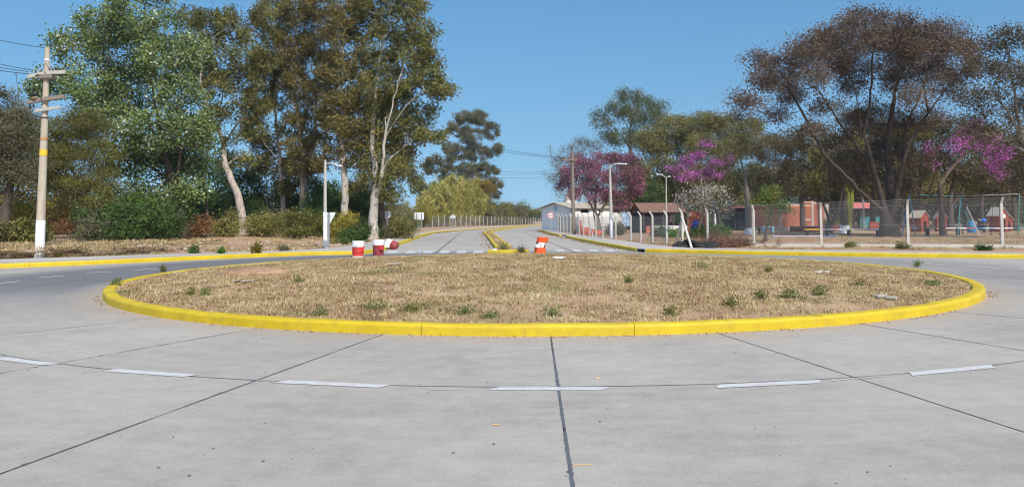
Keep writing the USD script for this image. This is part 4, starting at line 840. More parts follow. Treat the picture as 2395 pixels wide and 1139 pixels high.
S2 = px(wc[1]); tz0 = at(1334, 483, wc[1])[2]
tower = thing('water_tower', 'white block of a water tower with grey tanks rising behind the white house', 'water tower', wc)
cx_ = at(1334, 480, wc[1])[0]
obj('tower_block', box((cx_, wc[1], (wc[2] + tz0 + 12.5 * S2) / 2), (24 * S2, 2.2, tz0 + 12.5 * S2 - wc[2]), 0, .04), 'white_wall', tower)
for o in (-7.5, 6): obj('tank', lathe([(0, 0), (6 * S2, 0), (6.3 * S2, .1), (6.3 * S2, 13 * S2), (4 * S2, 15.5 * S2), (0, 16 * S2)], (cx_ + o * S2, wc[1], tz0 + 12.6 * S2), 20), 'pole_grey', tower, smooth=40)
# sheets, rags and plastic by the house
cl = rr_(5.9, -1.2, 0); n1 = 26
xs_ = np.linspace(0, 2.7, n1); v = np.array([(x, .12 * math.sin(x * 7) + .05 * math.sin(x * 17 + z), z) for z in (0.45, .9, 1.4, 1.95) for x in xs_])
i, j = np.meshgrid(np.arange(3), np.arange(n1 - 1), indexing='ij'); fq = np.stack([i * n1 + j, i * n1 + j + 1, (i + 1) * n1 + j + 1, (i + 1) * n1 + j], -1).reshape(-1, 4)
sheet = meshkit.arrays((v, fq)); sm = trimesh.Trimesh(sheet[0], sheet[1], process=False)
obj('hanging_sheet', setat(join([sm, setat(sm, (0, .012, 0), 0)]), cl, rf), 'soft_blue', smooth=True, label='pale blue and white sheet hanging in front of the white house', cat='sheet')
pz = on(1374, 549)
obj('plastic_chair', [lump(pz, (.55, .4, .45), 3), beam(pz + [-.45, .1, .1], pz + [-.55, .2, 1.1], .12, .5), lump(pz + [.7, 0, 0], (.6, .4, .28), 5)], 'orange_plastic', label='heap of bright orange plastic on the ground below the blue sheet', cat='plastic heap')  # shapeless heap of loose orange plastic
# rusty roofed shed
D = 68.0; S = px(D); s0 = col(1494, D); s1 = col(1612, D); Ls = s1[0] - s0[0]; z0 = s0[2]; zf = lambda v: at(1550, v, D)[2]
shed = thing('rusty_shed', 'open shed with rusty brown corrugated roof and low white front wall behind the fence', 'shed', s0)
mid_ = (s0 + s1) / 2; mid_[2] = 0
obj('roof_sheet', corrugated(mid_, Ls - .3, 3.4, zf(496), zf(477) + .15, 0, y0=-.2), 'rusty_roof', shed)
obj('roof_sheet', corrugated(mid_, Ls - .3, 3.4, zf(477) + .15, zf(496), 0, y0=3.2), 'rusty_roof', shed)
tri_w = trimesh.creation.extrude_polygon(Polygon([(-.1, zf(496) - .05), (6.3, zf(496) - .05), (3.1, zf(477) + .08)]), .08, engine='earcut'); tri_w.apply_transform(np.array([[0, 0, 1, 0], [1, 0, 0, 0], [0, 1, 0, 0], [0, 0, 0, 1.0]]))
obj('gable_board', setat(tri_w, (s0[0] + .35, s0[1], 0), 0), 'dark_timber', shed)
for k, xx in enumerate(np.linspace(.4, Ls - .5, 5)): obj('post', beam((s0[0] + xx, D + .05, z0 - .1), (s0[0] + xx, D + .05, zf(496.5)), .14), 'dark_timber' if k < 4 else 'maroon_wall', shed)
obj('eave_beam', beam((s0[0] + .3, D + .05, zf(497.5)), (s1[0] - .3, D + .05, zf(497.5)), .12, .16), 'dark_timber', shed)
obj('back_wall', box((mid_[0], D + 6.0, z0 + 1.1), (Ls - .4, .15, 2.3)), 'dark_timber', shed)
wlow = at(1520, 528, D - .3)[2]
obj('low_wall', box((s0[0] + (1565 - 1494) * S, D - .3, (wlow + z0 - .2) / 2), (84 * S, .18, wlow - z0 + .2), 0, .015), 'white_wall', shed)
obj('brick_pier', box((s0[0] + (1513 - 1494) * S, D - .42, z0 + .28), (.35, .35, .65), 0, .01), 'brick', shed)
obj('counter', box((s0[0] + Ls * .5, D + 1.6, z0 + .45), (Ls * .7, .8, .9), 0, .02), 'dark_timber', shed)
# brick piece, blue cloth and leaning dark post by the white blossom tree
bp = col(1634, 64); bpw = thing('ruined_wall', 'short red brick wall piece half hidden by the white blossom tree trunk', 'wall', bp)
for rw in range(9):
    for cc_ in range(5):
        xx = bp[0] - 1.0 + cc_ * .40 + (rw % 2) * .2
        if abs(xx - bp[0] + .1) < 1.0 - rw * .05: obj('brick', box((xx, bp[1], bp[2] + .12 + rw * .205), (.385, .17, .19), 0, .008), 'brick', bpw)
obj('core', box((bp[0] - .05, bp[1] + .01, bp[2] + .9), (1.75, .14, 1.82)), 'mortar', bpw)
bq = col(1628, 60)
obj('blue_cloth', [lump(bq + [0, 0, .1], (.40, .30, .75), 11, amp=.8), lump(bq + [.35, .1, .35], (.28, .25, .5), 12, amp=.8)], 'navy', smooth=True, label='crumpled dark blue cloth bundle hung beside the leaning dark post', cat='cloth bundle')
lp0 = on(1632, 556)
lp_ = thing('leaning_post', 'dark leaning timber post behind the corner of the fences', 'post', lp0)
obj('post', tube(spline([lp0 - [0, 0, .2], lp0 + [.15, .1, .8], lp0 + [.52, .2, 1.9]], .3), [.13, .12, .12, .11, .11, .10, .10, .09][:len(spline([lp0 - [0, 0, .2], lp0 + [.15, .1, .8], lp0 + [.52, .2, 1.9]], .3))], 9), 'bark_dark', lp_, smooth=40)
# red roofed shelter, and the long brick building with its bricks
D = 86.0; S = px(D); k0, k1 = col(1700, D), col(1765, D); shl = thing('red_roof_shelter', 'small shelter with dull red sheet roof and low wall beside the brick building', 'shelter', k0)
zf = lambda v, D=D: at(1730, v, D)[2]
mk2 = (k0 + k1) / 2; mk2[2] = 0
obj('roof_sheet', corrugated(mk2, 70 * S, 3.2, zf(498), zf(485.5) + .1, 0), 'red_roof', shl)
for u in (1702, 1722, 1744, 1762): obj('post', beam(col(u, D + .3) - [0, 0, .1], np.array([col(u, D + .3)[0], D + .3, zf(497)]), .12), 'dark_timber', shl)
obj('back_wall', box((mk2[0], D + 3.1, k0[2] + 1.0), (66 * S, .12, 2.0)), 'green_paint', shl); obj('low_wall', box((col(1742, D + .8)[0], D + .8, k0[2] + .5), (46 * S, .18, 1.1), 0, .02), 'column_concrete', shl)
D = 80.0; S = px(D); w0, w1 = col(1752, D), col(1901, D); zb = w0[2] - .05; Hb = at(1830, 478, D)[2] - zb; Lb = w1[0] - w0[0]
bb = thing('brick_building', 'long low unfinished building of bare red hollow bricks without windows', 'building', w0)
def brickwork(o, ux, L, H, seed, bw=.38, bh=.165, gap=.042, skip=()):
    """Every brick of a wall as a block proud of the mortar: o, origin; ux, unit direction along; the wall faces right of it."""
    r = np.random.default_rng(seed); n = np.array([ux[1], -ux[0], 0]); out, rv = [], []
    for row in range(int(H / (bh + gap))):
        x = -(row % 2) * bw / 2
        while x < L - .02:
            a_, b_ = max(x, 0), min(x + bw, L); z = row * (bh + gap) + gap
            if b_ - a_ > .05 and not any(s[0] < (a_ + b_) / 2 < s[1] and s[2] < z < s[3] for s in skip):
                c_ = np.asarray(o) + ux * (a_ + b_) / 2 + np.array([0, 0, z + bh / 2]) + n * (.012 + .006 * r.random())
                m = trimesh.creation.box((b_ - a_, .05, bh)); M = np.eye(4); M[:3, 0], M[:3, 1], M[:3, 3] = ux, -n, c_; m.apply_transform(M); out.append(m)
            x += bw + gap
    return join(out)
ux = np.array([1.0, 0, 0]); o = np.array([w0[0], D, zb])
xb = (1871 - 1752) * S
obj('front_core', box((w0[0] + Lb / 2, D + .1, zb + Hb / 2), (Lb, .14, Hb)), 'mortar', bb)
top2 = Hb + .32
obj('front_core', box((w0[0] + xb + (Lb - xb) / 2, D + .1, zb + Hb + .13), (Lb - xb, .14, .30)), 'mortar', bb)
obj('bricks', brickwork(o, ux, Lb, Hb, 1, skip=[((1823 - 1752) * S - .1, (1823 - 1752) * S + .14, -1, 9), (xb, xb + 1.5, 1.0, 1.25)]), 'brick', bb, kind='stuff')
obj('bricks', brickwork(o + [xb, 0, Hb], ux, Lb - xb, .32, 2), 'brick', bb, kind='stuff')
for u in (1824, 1900): obj('concrete_column', box((col(u, D)[0], D - .0, zb + Hb / 2 + (.16 if u > 1850 else 0)), (.22, .14, Hb + (.32 if u > 1850 else 0))), 'column_concrete', bb)
obj('plinth', box((w0[0] + Lb / 2, D - .05, zb + .12), (Lb, .2, .4)), 'column_concrete', bb)
sd = np.array([w1[0] + .12, D, zb]); e2 = col(1928, D + 9); ud = np.array([e2[0] - sd[0], e2[1] - sd[1], 0]); Ld = np.linalg.norm(ud); ud /= Ld
obj('bricks', brickwork(sd, ud, Ld, Hb + .2, 3), 'brick', bb, kind='stuff')
nn_ = np.array([ud[1], -ud[0], 0]); cw = sd + ud * Ld / 2 - nn_ * .07; obj('side_core', box((cw[0], cw[1], zb + (Hb + .25) / 2), (Ld, .12, Hb + .25), math.atan2(ud[1], ud[0])), 'mortar', bb)
obj('end_column', box((e2[0] + .2, e2[1], zb + Hb / 2), (.5, .3, Hb + .2)), 'column_concrete', bb)
rv = [at(1752, 478.5, D), at(1872, 478.5, D)]
obj('roof_edge', box(((w0[0] + w1[0]) / 2, D + 4.4, zb + Hb - .02), (Lb - .1, 8.4, .06)), 'fibre_roof', bb)
# low dark red wall
D = 71.0; m0, m1 = col(1848, D), col(1988, D); mw = thing('low_wall', 'long low dark red wall in front of the brick building', 'wall', m0); top_ = at(1900, 528.5, D)[2]
for k in range(14): obj('wall_block', box((m0[0] + (m1[0] - m0[0]) * (k + .5) / 14, D, (m0[2] - .1 + top_) / 2), ((m1[0] - m0[0]) / 14 - .012, .3, top_ - m0[2] + .1), 0, .012), 'maroon_wall', mw)
m0, m1 = col(2032, 73), col(2062, 73); w2 = thing('low_wall', 'short low orange red wall just left of the big trunk behind the bench', 'wall', m0)
for k in range(4): obj('wall_block', box((m0[0] + (m1[0] - m0[0]) * (k + .5) / 4, 73, m0[2] + .38), ((m1[0] - m0[0]) / 4 - .012, .3, .85), 0, .012), 'play_red', w2)
# painted benches
def bench(name, label, ua, ub, vtop, D, bands, legs, legmat, w=.32, th=.07, tilt=0.0, group=None):
    a_, b_ = at(ua, vtop, D), at(ub, vtop + tilt, D); t = thing(name, label, 'bench', (a_[0], D, gz(a_[0], D)), group)
    x = a_[0]
    for frac, mt in bands:
        x1 = x + (b_[0] - a_[0]) * frac; zc = a_[2] + (b_[2] - a_[2]) * ((x + x1) / 2 - a_[0]) / (b_[0] - a_[0])
        for dy in (-w / 3, 0, w / 3): obj('seat_slat', box(((x + x1) / 2, D + dy, zc - th / 2), (x1 - x - .01, w / 3 - .015, th), 0, .008), mt, t)
        x = x1
    for u in legs:
        q_ = at(u, vtop, D); zg = gz(q_[0], D); obj('leg', box((q_[0], D, (zg - .1 + a_[2] - th) / 2), (.16, w * .8, a_[2] - th - zg + .1), 0, .012), legmat, t)
    return t
bench('painted_bench', 'long low bench painted yellow, mauve, cream and light blue left of the big trunk', 1881, 2066, 535.5, 54, [(.2, 'bench_yellow'), (.2, 'bench_mauve'), (.34, 'white_paint'), (.26, 'light_blue_paint')], (1888, 1934, 1985, 2053), 'rubber')
bench('painted_bench', 'long bench striped yellow, green, white and blue behind the swings', 2090, 2440, 532.5, 54.5, [(.12, 'bench_yellow'), (.03, 'light_blue_paint'), (.13, 'bench_green'), (.2, 'white_paint'), (.06, 'orange_plastic'), (.05, 'cyan_blue'), (.08, 'light_blue_paint'), (.12, 'white_paint'), (.21, 'teal_paint')], (2100, 2169, 2240, 2412), 'rubber')
bench('plank_bench', 'low dark bench with a blue end leg beside the small citrus tree', 1806, 1956, 551.5, 51, [(.75, 'bench_mauve'), (.25, 'blue_paint')], (1808, 1870, 1934), 'blue_paint', .28, .06)
bench('blue_bench', 'short light blue bench in front of the brick building', 1781, 1811, 529, 67, [(1, 'light_blue_paint')], (1785, 1807), 'light_blue_paint')
bench('dark_bench', 'short dark bench left of the light blue one', 1752, 1780, 530, 67, [(1, 'dark_timber')], (1756, 1776), 'dark_timber')
# swing frame
def bar(p, q_, r0, mt, parent, name='frame_tube', sides=8): return obj(name, tube([p, q_], r0, sides), mt, parent, smooth=40)
D = 55.0; gA = lambda u, dd=0.0: col(u, D + dd)
sw = thing('swing_set', 'blue and green tubular swing frame with hanging chains in the park', 'swing set', gA(2120))
apex = [at(2127, 456, D), at(2247, 459, D), at(2384, 454, D)]
mats_ = ('blue_paint', 'teal_paint', 'green_paint')
for k, (A, (ul, ur)) in enumerate(zip(apex, ((2108, 2140), (2238, 2250), (2380, 2402)))):
    bar(gA(ul, -1.0), A, .038, mats_[k], sw, 'leg'); bar(gA(ur, 1.2), A, .038, 'teal_paint' if k == 0 else mats_[k], sw, 'leg')
    p, q_ = gA(ul, -1.0), gA(ur, 1.2); bar(p + (A - p) * .22, q_ + (A - q_) * .22, .03, mats_[k], sw, 'crosspiece')
bar(apex[0], apex[1], .026, 'teal_paint', sw, 'top_bar'); bar(apex[1], apex[2], .022, 'sign_post', sw, 'top_bar')
def chain(p, q_, parent): return obj('chain', tube([p, q_], .016, 4), 'rubber', parent)
def tyre_seat(u, v, label, name='hanging_swing'):
    p = at(u, v, D); R = .30
    ang = np.linspace(math.pi * 1.02, math.pi * 1.98, 16); arc = np.stack([R * np.cos(ang), 0 * ang, R * .75 * np.sin(ang) + .2], 1)
    t = thing(name, label, 'swing', p); prof = [(-.11, 0), (-.10, .04), (0, .055), (.10, .04), (.11, 0), (0, -.015)]
    vv = np.vstack([[p + np.array([c_[0] * (1 + w_[1] / R), w_[0], c_[2] - w_[1] * .6]) for w_ in prof] for c_ in arc]); i, j = np.meshgrid(np.arange(15), np.arange(6), indexing='ij')
    obj('seat', (vv, np.stack([i * 6 + j, i * 6 + (j + 1) % 6, (i + 1) * 6 + (j + 1) % 6, (i + 1) * 6 + j], -1).reshape(-1, 4)), 'rubber', t, smooth=40)
    return t, p
for u, v, ut, lab in ((2328, 553, 2330, 'curved black rubber swing seat hanging low, the left one of two'), (2391, 555, 2384, 'curved black rubber swing seat hanging low at the right picture edge')):
    t, p = tyre_seat(u, v, lab)
    for s in (-1, 1): chain(p + [s * .29, 0, .2], np.array([at(ut, 458, D)[0] + s * .2, D, apex[2][2]]), t)
t = thing('slanting_bar', 'thin pale slanting metal bar between the swing legs', 'metal bar', gA(2288)); bar(at(2261, 484, D + 1), gA(2289, .3), .04, 'galvanised', t, 'bar'); bar(at(2256, 493, D + 1.5), gA(2279, .8), .035, 'teal_paint', t, 'bar')
# playhouses
def playhouse(label, u, D, w, hgt, emblem=False, rz=.5):
    b_ = col(u, D); t = thing('playhouse', label, 'playhouse', b_); d_ = w * .9
    P = Polygon([(-w / 2, 0), (w / 2, 0), (w / 2, hgt * .72), (0, hgt), (-w / 2, hgt * .72)]).difference(sbox(-w * .16, .05, w * .22, hgt * .52))
    m = trimesh.creation.extrude_polygon(P, .06, engine='earcut'); m.apply_transform(np.array([[1, 0, 0, 0], [0, 0, -1, 0], [0, 1, 0, 0], [0, 0, 0, 1.0]]))
    obj('front_wall', setat(setat(m, (0, -d_ / 2, 0), 0), b_, rz), 'play_red', t); obj('back_wall', setat(box((0, d_ / 2, hgt * .36), (w, .05, hgt * .72)), b_, rz), 'play_red', t)
    for s in (-1, 1): obj('side_wall', setat(box((s * (w / 2 - .03), 0, hgt * .36), (.06, d_ - .08, hgt * .71)), b_, rz), 'play_red', t)
    for m in gable((0, 0, 0), d_, w, hgt * .72 + .02, hgt + .02, math.pi / 2, .14, .05): obj('roof_slope', setat(m, b_, rz), 'fibre_roof' if not emblem else 'pole_grey', t)
    if emblem:
        pl = trimesh.creation.cylinder(.17, .02, sections=20); pl.apply_transform(trimesh.transformations.rotation_matrix(math.pi / 2, [1, 0, 0])); obj('round_window', setat(setat(pl, (w * .05, -d_ / 2 - .075, hgt * .66), 0), b_, rz), 'sign_white', t)  # plain white round emblem fixed to the front wall
    return t
playhouse('small red playhouse with grey gable roof behind the left swing legs', 2149, 66, 1.0, 1.75, rz=.5)
playhouse('narrow red playhouse half hidden behind the thin lapacho trunk', 2199, 67, .75, 1.75, rz=-.2)
playhouse('small red playhouse with a round white mark near the gable right of the motorcycle', 2334, 64, .95, 1.95, True, rz=.3)
playhouse('smallest red playhouse right beside the one with the white mark', 2354, 67, .7, 1.5, rz=-.3)
# motorcycle with a blue helmet on it
b_ = col(2300, 62); mc = thing('motorcycle', 'small dark parked motorcycle behind the striped bench', 'motorcycle', b_); mrz = math.radians(62)
def ring_(R, r0, p): 
    m = trimesh.creation.torus(R, r0, major_sections=24, minor_sections=8); m.apply_transform(trimesh.transformations.rotation_matrix(math.pi / 2, [1, 0, 0])); m.apply_translation(p); return m
L_ = lambda m: setat(m, b_, mrz)
for x in (-.62, .62):
    wv = obj('wheel', L_(ring_(.26, .05, (x, 0, .31))), 'rubber', mc, smooth=True)
    obj('hub', L_(join([trimesh.creation.cylinder(.05, .12).apply_transform(trimesh.transformations.rotation_matrix(math.pi / 2, [1, 0, 0])).apply_translation((x, 0, .31))] + [beam((x, 0, .31), (x + .24 * math.cos(q), 0, .31 + .24 * math.sin(q)), .015) for q in np.arange(6) * math.pi / 3])), 'galvanised', wv)
obj('engine', L_(box((0, 0, .42), (.42, .24, .32), 0, .05)), 'rubber', mc); obj('frame', L_(join([beam((-.62, 0, .31), (-.1, 0, .6), .06), beam((-.1, 0, .6), (.4, 0, .85), .07), beam((0, 0, .3), (-.62, .06, .31), .05)])), 'black_paint', mc)
obj('tank', L_(lump((.18, 0, .72), (.26, .14, .16), 4, 3, .1)), 'navy', mc, smooth=True); obj('seat', L_(lump((-.30, 0, .72), (.38, .13, .09), 5, 3, .1)), 'black_paint', mc, smooth=True)
for s in (-.07, .07): obj('fork', L_(beam((.62, s, .31), (.40, s, .98), .04)), 'white_paint', mc)
obj('handlebar', L_(tube([(.34, -.36, 1.02), (.40, -.1, .98), (.40, .1, .98), (.34, .36, 1.02)], .018, 6)), 'galvanised', mc); obj('headlight', L_(lump((.50, 0, .80), (.10, .10, .10), 6, 2, .05)), 'sign_white', mc, smooth=True)
obj('front_fender', L_(beam((.46, 0, .62), (.80, 0, .58), .12, .03)), 'white_paint', mc); obj('exhaust', L_(tube([(.05, -.14, .3), (-.75, -.16, .36)], .04, 8)), 'galvanised', mc)
hc = setat(trimesh.creation.icosphere(1, .01), b_, mrz).centroid + [math.cos(mrz) * -.15, math.sin(mrz) * -.15, .93]
hm = thing('helmet', 'bright blue helmet resting on the parked motorcycle', 'helmet', hc - [0, 0, .14]); sph = trimesh.creation.icosphere(3, 1.0); keep = sph.triangles_center[:, 2] > -.75
sph = trimesh.Trimesh(sph.vertices * [.19, .17, .19], sph.faces[keep], process=False); obj('shell', setat(sph, hc, mrz), 'bright_blue', hm, smooth=True)
vz = trimesh.creation.icosphere(3, 1.0); c_ = vz.triangles_center; vz = trimesh.Trimesh(vz.vertices * [.195, .175, .195], vz.faces[(c_[:, 0] > .35) & (abs(c_[:, 2]) < .38)], process=False); obj('visor', setat(vz, hc, mrz), 'black_paint', hm, smooth=True)
ps = col(2271, 60)
obj('blue_barrel', [lathe([(0, 0), (.25, 0), (.30, .05), (.31, .45), (.25, .8), (.12, .9), (0, .9)], ps + [0, 0, .05], 16)], 'cyan_blue', smooth=40, label='bright blue plastic container standing between the swing legs', cat='plastic container')
# red roofed kiosk with teal panels
D = 92.0; S = px(D); kb = col(2012, D); ki = thing('kiosk', 'kiosk with low red hipped roof and teal side panels deep among the dark trunks', 'kiosk', kb)
wd, zr0, zr1 = 72 * S, at(2010, 488, D)[2], at(2010, 474, D)[2]
apx = np.array([[-wd * .36, 0, zr1], [wd * .32, 0, zr1]]); eav = np.array([[-wd / 2, -1.8, zr0], [wd / 2, -1.8, zr0], [wd / 2, 1.8, zr0], [-wd / 2, 1.8, zr0]])
for f_ in ((0, 1, 5, 4), (2, 3, 4, 5)): obj('roof_slope', ((np.vstack([eav, apx]) + [kb[0], D, 0])[list(f_)], np.array([[0, 1, 2, 3]])), 'red_roof', ki)
for f_ in ((1, 2, 5), (3, 0, 4)): obj('roof_end', ((np.vstack([eav, apx]) + [kb[0], D, 0])[list(f_)], np.array([[0, 1, 2]])), 'red_roof', ki)
for sx in (-1, -.33, .33, 1):
    for sy in (-1, 1): obj('post', beam(kb + [sx * wd * .45, sy * 1.6, -.1], np.array([kb[0] + sx * wd * .45, D + sy * 1.6, zr0])), 'dark_timber', ki) if False else obj('post', beam(kb + [sx * wd * .45, sy * 1.6, -.1], np.array([kb[0] + sx * wd * .45, D + sy * 1.6, zr0]), .12), 'dark_timber', ki)
for sx, ww in ((-.05, .30), (.32, .24)): obj('side_panel', box(kb + [sx * wd, -1.62, .75], (wd * ww, .06, 1.2), 0, .01), 'teal_paint', ki)
# candelabra cactus
b_ = col(1985, 62); zc = lambda v: at(1985, v, 62)[2]; xc = lambda u: at(u, 480, 62)[0]
cact = thing('cactus', 'yellow green columnar cactus with two upright ribbed arms in front of the red kiosk roof', 'cactus', b_)
def ribs(path, r0, nm):
    p = spline(path, .25); k = 24; t = np.linspace(0, 1, len(p)); rad = r0 * (1 - .1 * t) * np.minimum(1, np.sqrt(np.clip((1.02 - t) * 12, 0, 1)))
    m = tube(p, 1.0, k, False); cen = np.repeat(p, k, 0); m.vertices = cen + (m.vertices - cen) * (np.repeat(rad, k) * (1 + .13 * np.cos(np.tile(np.arange(k), len(p)) * math.pi * 2 / 3)))[:, None]; return obj(nm, m, 'cactus_skin', cact, smooth=60)
ribs([b_ - [0, 0, .1], (xc(1985), 62, zc(485)), (xc(1983), 62, zc(450)), (xc(1980), 62, zc(418))], .17, 'stem')
ribs([(xc(1986), 62, zc(497)), (xc(1990), 61.9, zc(485)), (xc(1991), 61.9, zc(470)), (xc(1993), 62, zc(433))], .15, 'arm')
# tyres and burnt heap, brush pile
b_ = on(1600, 580.5)
tyn = [(0, 0, 0, .1), (.75, .1, 0, .15), (.35, .25, .16, .35), (1.25, -.05, .0, .05)]
for k, (x, y, z, tl_) in enumerate(tyn):
    m = trimesh.creation.torus(.24, .085, major_sections=28, minor_sections=10); m.vertices = m.vertices + (meshkit.fbm(m.vertices * 5, 2, k)[:, None] - .5) * .05; m.apply_transform(frame(b_ + [x, y, z + .08], tl_, .1 * k, k))
    obj('old_tyre', m, 'rubber', smooth=True, label=['old black tyre at the left end of the tyre heap by the fence corner', 'old black tyre lying flat in the middle of the heap', 'old black tyre on top of the heap by the fence corner', 'old black tyre at the right end of the tyre heap'][k], cat='tyre', group='tyres heaped at the fence corner')
obj('burnt_heap', [lump(b_ + [x, y, 0], (.3, .25, .22), 40 + k, 2, .9) for k, (x, y) in enumerate(((.1, .3), (.5, .35), (.95, .3), (1.2, .25), (-.2, .3)))], 'charred', label='black charred rubbish heap behind the tyres at the fence corner', cat='rubbish heap')

# ------------------------------------------------------------------ trees and shrubs
def grow(seeds, targets, bf, rng, step=0.9):
    """A branching skeleton: seeds (trunk and limb paths, each starting on an earlier one), then every target joined by the cheapest way."""
    P, par, plen = [], [], []
    def add(p, k):
        P.append(np.asarray(p, float)); par.append(k); plen.append(0.0 if k < 0 else plen[k] + np.linalg.norm(P[-1] - P[k])); return len(P) - 1
    for q, path in enumerate(seeds):
        path = spline(path, step * .6)
        if q == 0 or len(P) == 0: k = add(path[0], -1)
        else:
            A = np.array(P); k = int(np.argmin(np.linalg.norm(A - path[0], axis=1)))
        for p in path[1:]: k = add(p + rng.normal(0, .03, 3), k)
    nseed = len(P)
    T = np.asarray(targets, float); N = len(T); cost = np.full(N, 1e9); best = np.zeros(N, int); done = np.zeros(N, bool)
    low = min(p[2] for p in P); hi = max(p[2] for p in P)
    def relax(k):
        d = np.linalg.norm(T - P[k], axis=1) + bf * plen[k] + np.maximum(P[k][2] - T[:, 2], 0) * .25; m = d < cost; cost[m] = d[m]; best[m] = k
    for k in range(nseed):
        if P[k][2] > low + .22 * (hi - low): relax(k)
    for _ in range(N):
        c = np.where(done, 1e9, cost); i = int(np.argmin(c)); done[i] = True; k = best[i]; a, b = P[k], T[i]; L = np.linalg.norm(b - a); n = max(1, int(L / step))
        mid = rng.normal(0, .06 * L, 3) + [0, 0, .05 * L]
        for s in range(1, n + 1):
            t = s / n; k = add(a + (b - a) * t + mid * 4 * t * (1 - t) * (s < n), k); relax(k)
    return np.array(P), np.array(par), np.array(plen)
def wood(P, par, r_root, r_tip, expo=None):
    n = len(P); cnt = np.zeros(n); kids = [[] for _ in range(n)]
    for i in range(n - 1, -1, -1):
        if not kids[i]: cnt[i] = 1
        if par[i] >= 0: kids[par[i]].append(i); cnt[par[i]] += cnt[i]
    e = math.log(max(r_root / r_tip, 1.5)) / math.log(max(cnt[0], 3)); rad = r_tip * cnt ** e
    return cnt, rad, kids
def wood_mesh(P, par, cnt, rad, kids, flare=.22, thin=3, z0=None):
    out, stack = [], [(-1, 0)]
    while stack:
        pa, i = stack.pop(); ch = [] if pa < 0 else [pa]; rr = [] if pa < 0 else [min(rad[pa], rad[i] * 1.15)]
        while True:
            ch.append(i); rr.append(rad[i])
            if not kids[i]: break
            m = max(kids[i], key=lambda k: cnt[k])
            for k in kids[i]:
                if k != m: stack.append((i, k))
            i = m
        if len(ch) < 2: continue
        p = P[ch]; r = np.array(rr); big = r.max()
        if pa < 0 and flare: r = r * (1 + flare * np.exp(-(p[:, 2] - p[0, 2]) / .45)); p = np.vstack([p[:1] - [0, 0, .35], p]); r = np.r_[r[0] * 1.05, r]
        r = r.copy(); r[-1] *= .6
        m = tube(p, r, 12 if big > .16 else 7 if big > .06 else thin, False)
        if big > .12: m.vertices = m.vertices + (meshkit.fbm(m.vertices * 2.2, 3, 4)[:, None] - .5) * .14 * np.repeat(r, len(m.vertices) // len(r))[:, None] * np.array([1, 1, .2])
        out.append(m)
    return join(out)
def leaves(c, n, sig, L, Wd, rng, droop=0.0, flat_=1.0, up=0.0):
    """n leaves round every centre c: thin rhombs of length L and width Wd, hanging by droop. Returns vertices, faces, tone."""
    N = len(c) * n; p = np.repeat(c, n, 0) + rng.normal(0, 1, (N, 3)) * np.array([sig, sig, sig * flat_]); 
    a = rng.normal(0, 1, (N, 3)); a /= np.linalg.norm(a, axis=1, keepdims=True); a[:, 2] = a[:, 2] * (1 - abs(droop)) - droop + up; a /= np.linalg.norm(a, axis=1, keepdims=True)
    w = np.cross(a, rng.normal(0, 1, (N, 3))); w /= np.linalg.norm(w, axis=1, keepdims=True) + 1e-9; l = L * (.6 + .8 * rng.random((N, 1))); ww = Wd * (.7 + .6 * rng.random((N, 1)))
    nn = np.cross(a, w) * l * .10
    v = np.stack([p - a * l / 2, p + w * ww / 2 + nn, p + a * l / 2, p - w * ww / 2 + nn], 1).reshape(-1, 3); o = np.arange(N)[:, None] * 4
    return v, np.vstack([o + np.array([[0, 1, 2]]), o + np.array([[0, 2, 3]])]), np.repeat(np.clip(rng.random(N) * .75 + np.repeat(rng.random(len(c)), n) * .25, 0, 1), 4)
def sprigs(c, n, L, w, rng, up=.3, dirs=None, spread=.9):
    """n bare twigs out of every centre, as three-sided spikes."""
    N = len(c) * n; b = np.repeat(c, n, 0) + rng.normal(0, .05, (N, 3)); d = rng.normal(0, spread, (N, 3)) + [0, 0, up]
    if dirs is not None: d += np.repeat(dirs, n, 0) * 1.2
    d /= np.linalg.norm(d, axis=1, keepdims=True) + 1e-9; l = L * (.4 + .9 * rng.random((N, 1))); a = np.cross(d, [.31, .2, .93]); a /= np.linalg.norm(a, axis=1, keepdims=True) + 1e-9; e = np.cross(d, a)
    m = b + d * l * .55 + rng.normal(0, .05, (N, 3)) * l
    ring = [a, -.5 * a + .87 * e, -.5 * a - .87 * e]
    v = np.stack([b + r * w for r in ring] + [m + r * w * .7 for r in ring] + [m + (d + rng.normal(0, .25, (N, 3))) * l * .5], 1).reshape(-1, 3); o = np.arange(N)[:, None] * 7
    f = np.vstack([o + np.array([x]) for x in ([0, 1, 4], [0, 4, 3], [1, 2, 5], [1, 5, 4], [2, 0, 3], [2, 3, 5], [3, 4, 6], [4, 5, 6], [5, 3, 6])])
    return v, f, np.repeat(rng.random(N), 7)
def cat_mesh(parts):
    vs, fs, rs, n = [], [], [], 0
    for v, f, r in parts: vs.append(v); fs.append(f + n); rs.append(r); n += len(v)
    return (np.vstack(vs), np.vstack(fs)), np.concatenate(rs)
def fill(clumps, dens, rng, shell=.55):
    """Points spread through ellipsoids (centre, radii), most of them near the outside."""
    T, N = [], []
    for c, r in clumps:
        r = np.asarray(r, float); n = max(3, int(dens * 4 * math.pi * ((r[0] * r[1]) ** 1.6 / 3 + (r[0] * r[2]) ** 1.6 / 3 + (r[1] * r[2]) ** 1.6 / 3) ** (1 / 1.6)))
        d = rng.normal(0, 1, (n, 3)); d /= np.linalg.norm(d, axis=1, keepdims=True); s = shell + (1 - shell) * rng.random((n, 1)) ** .6
        T.append(np.asarray(c) + d * r * s); N.append(d)
    return np.vstack(T), np.vstack(N)
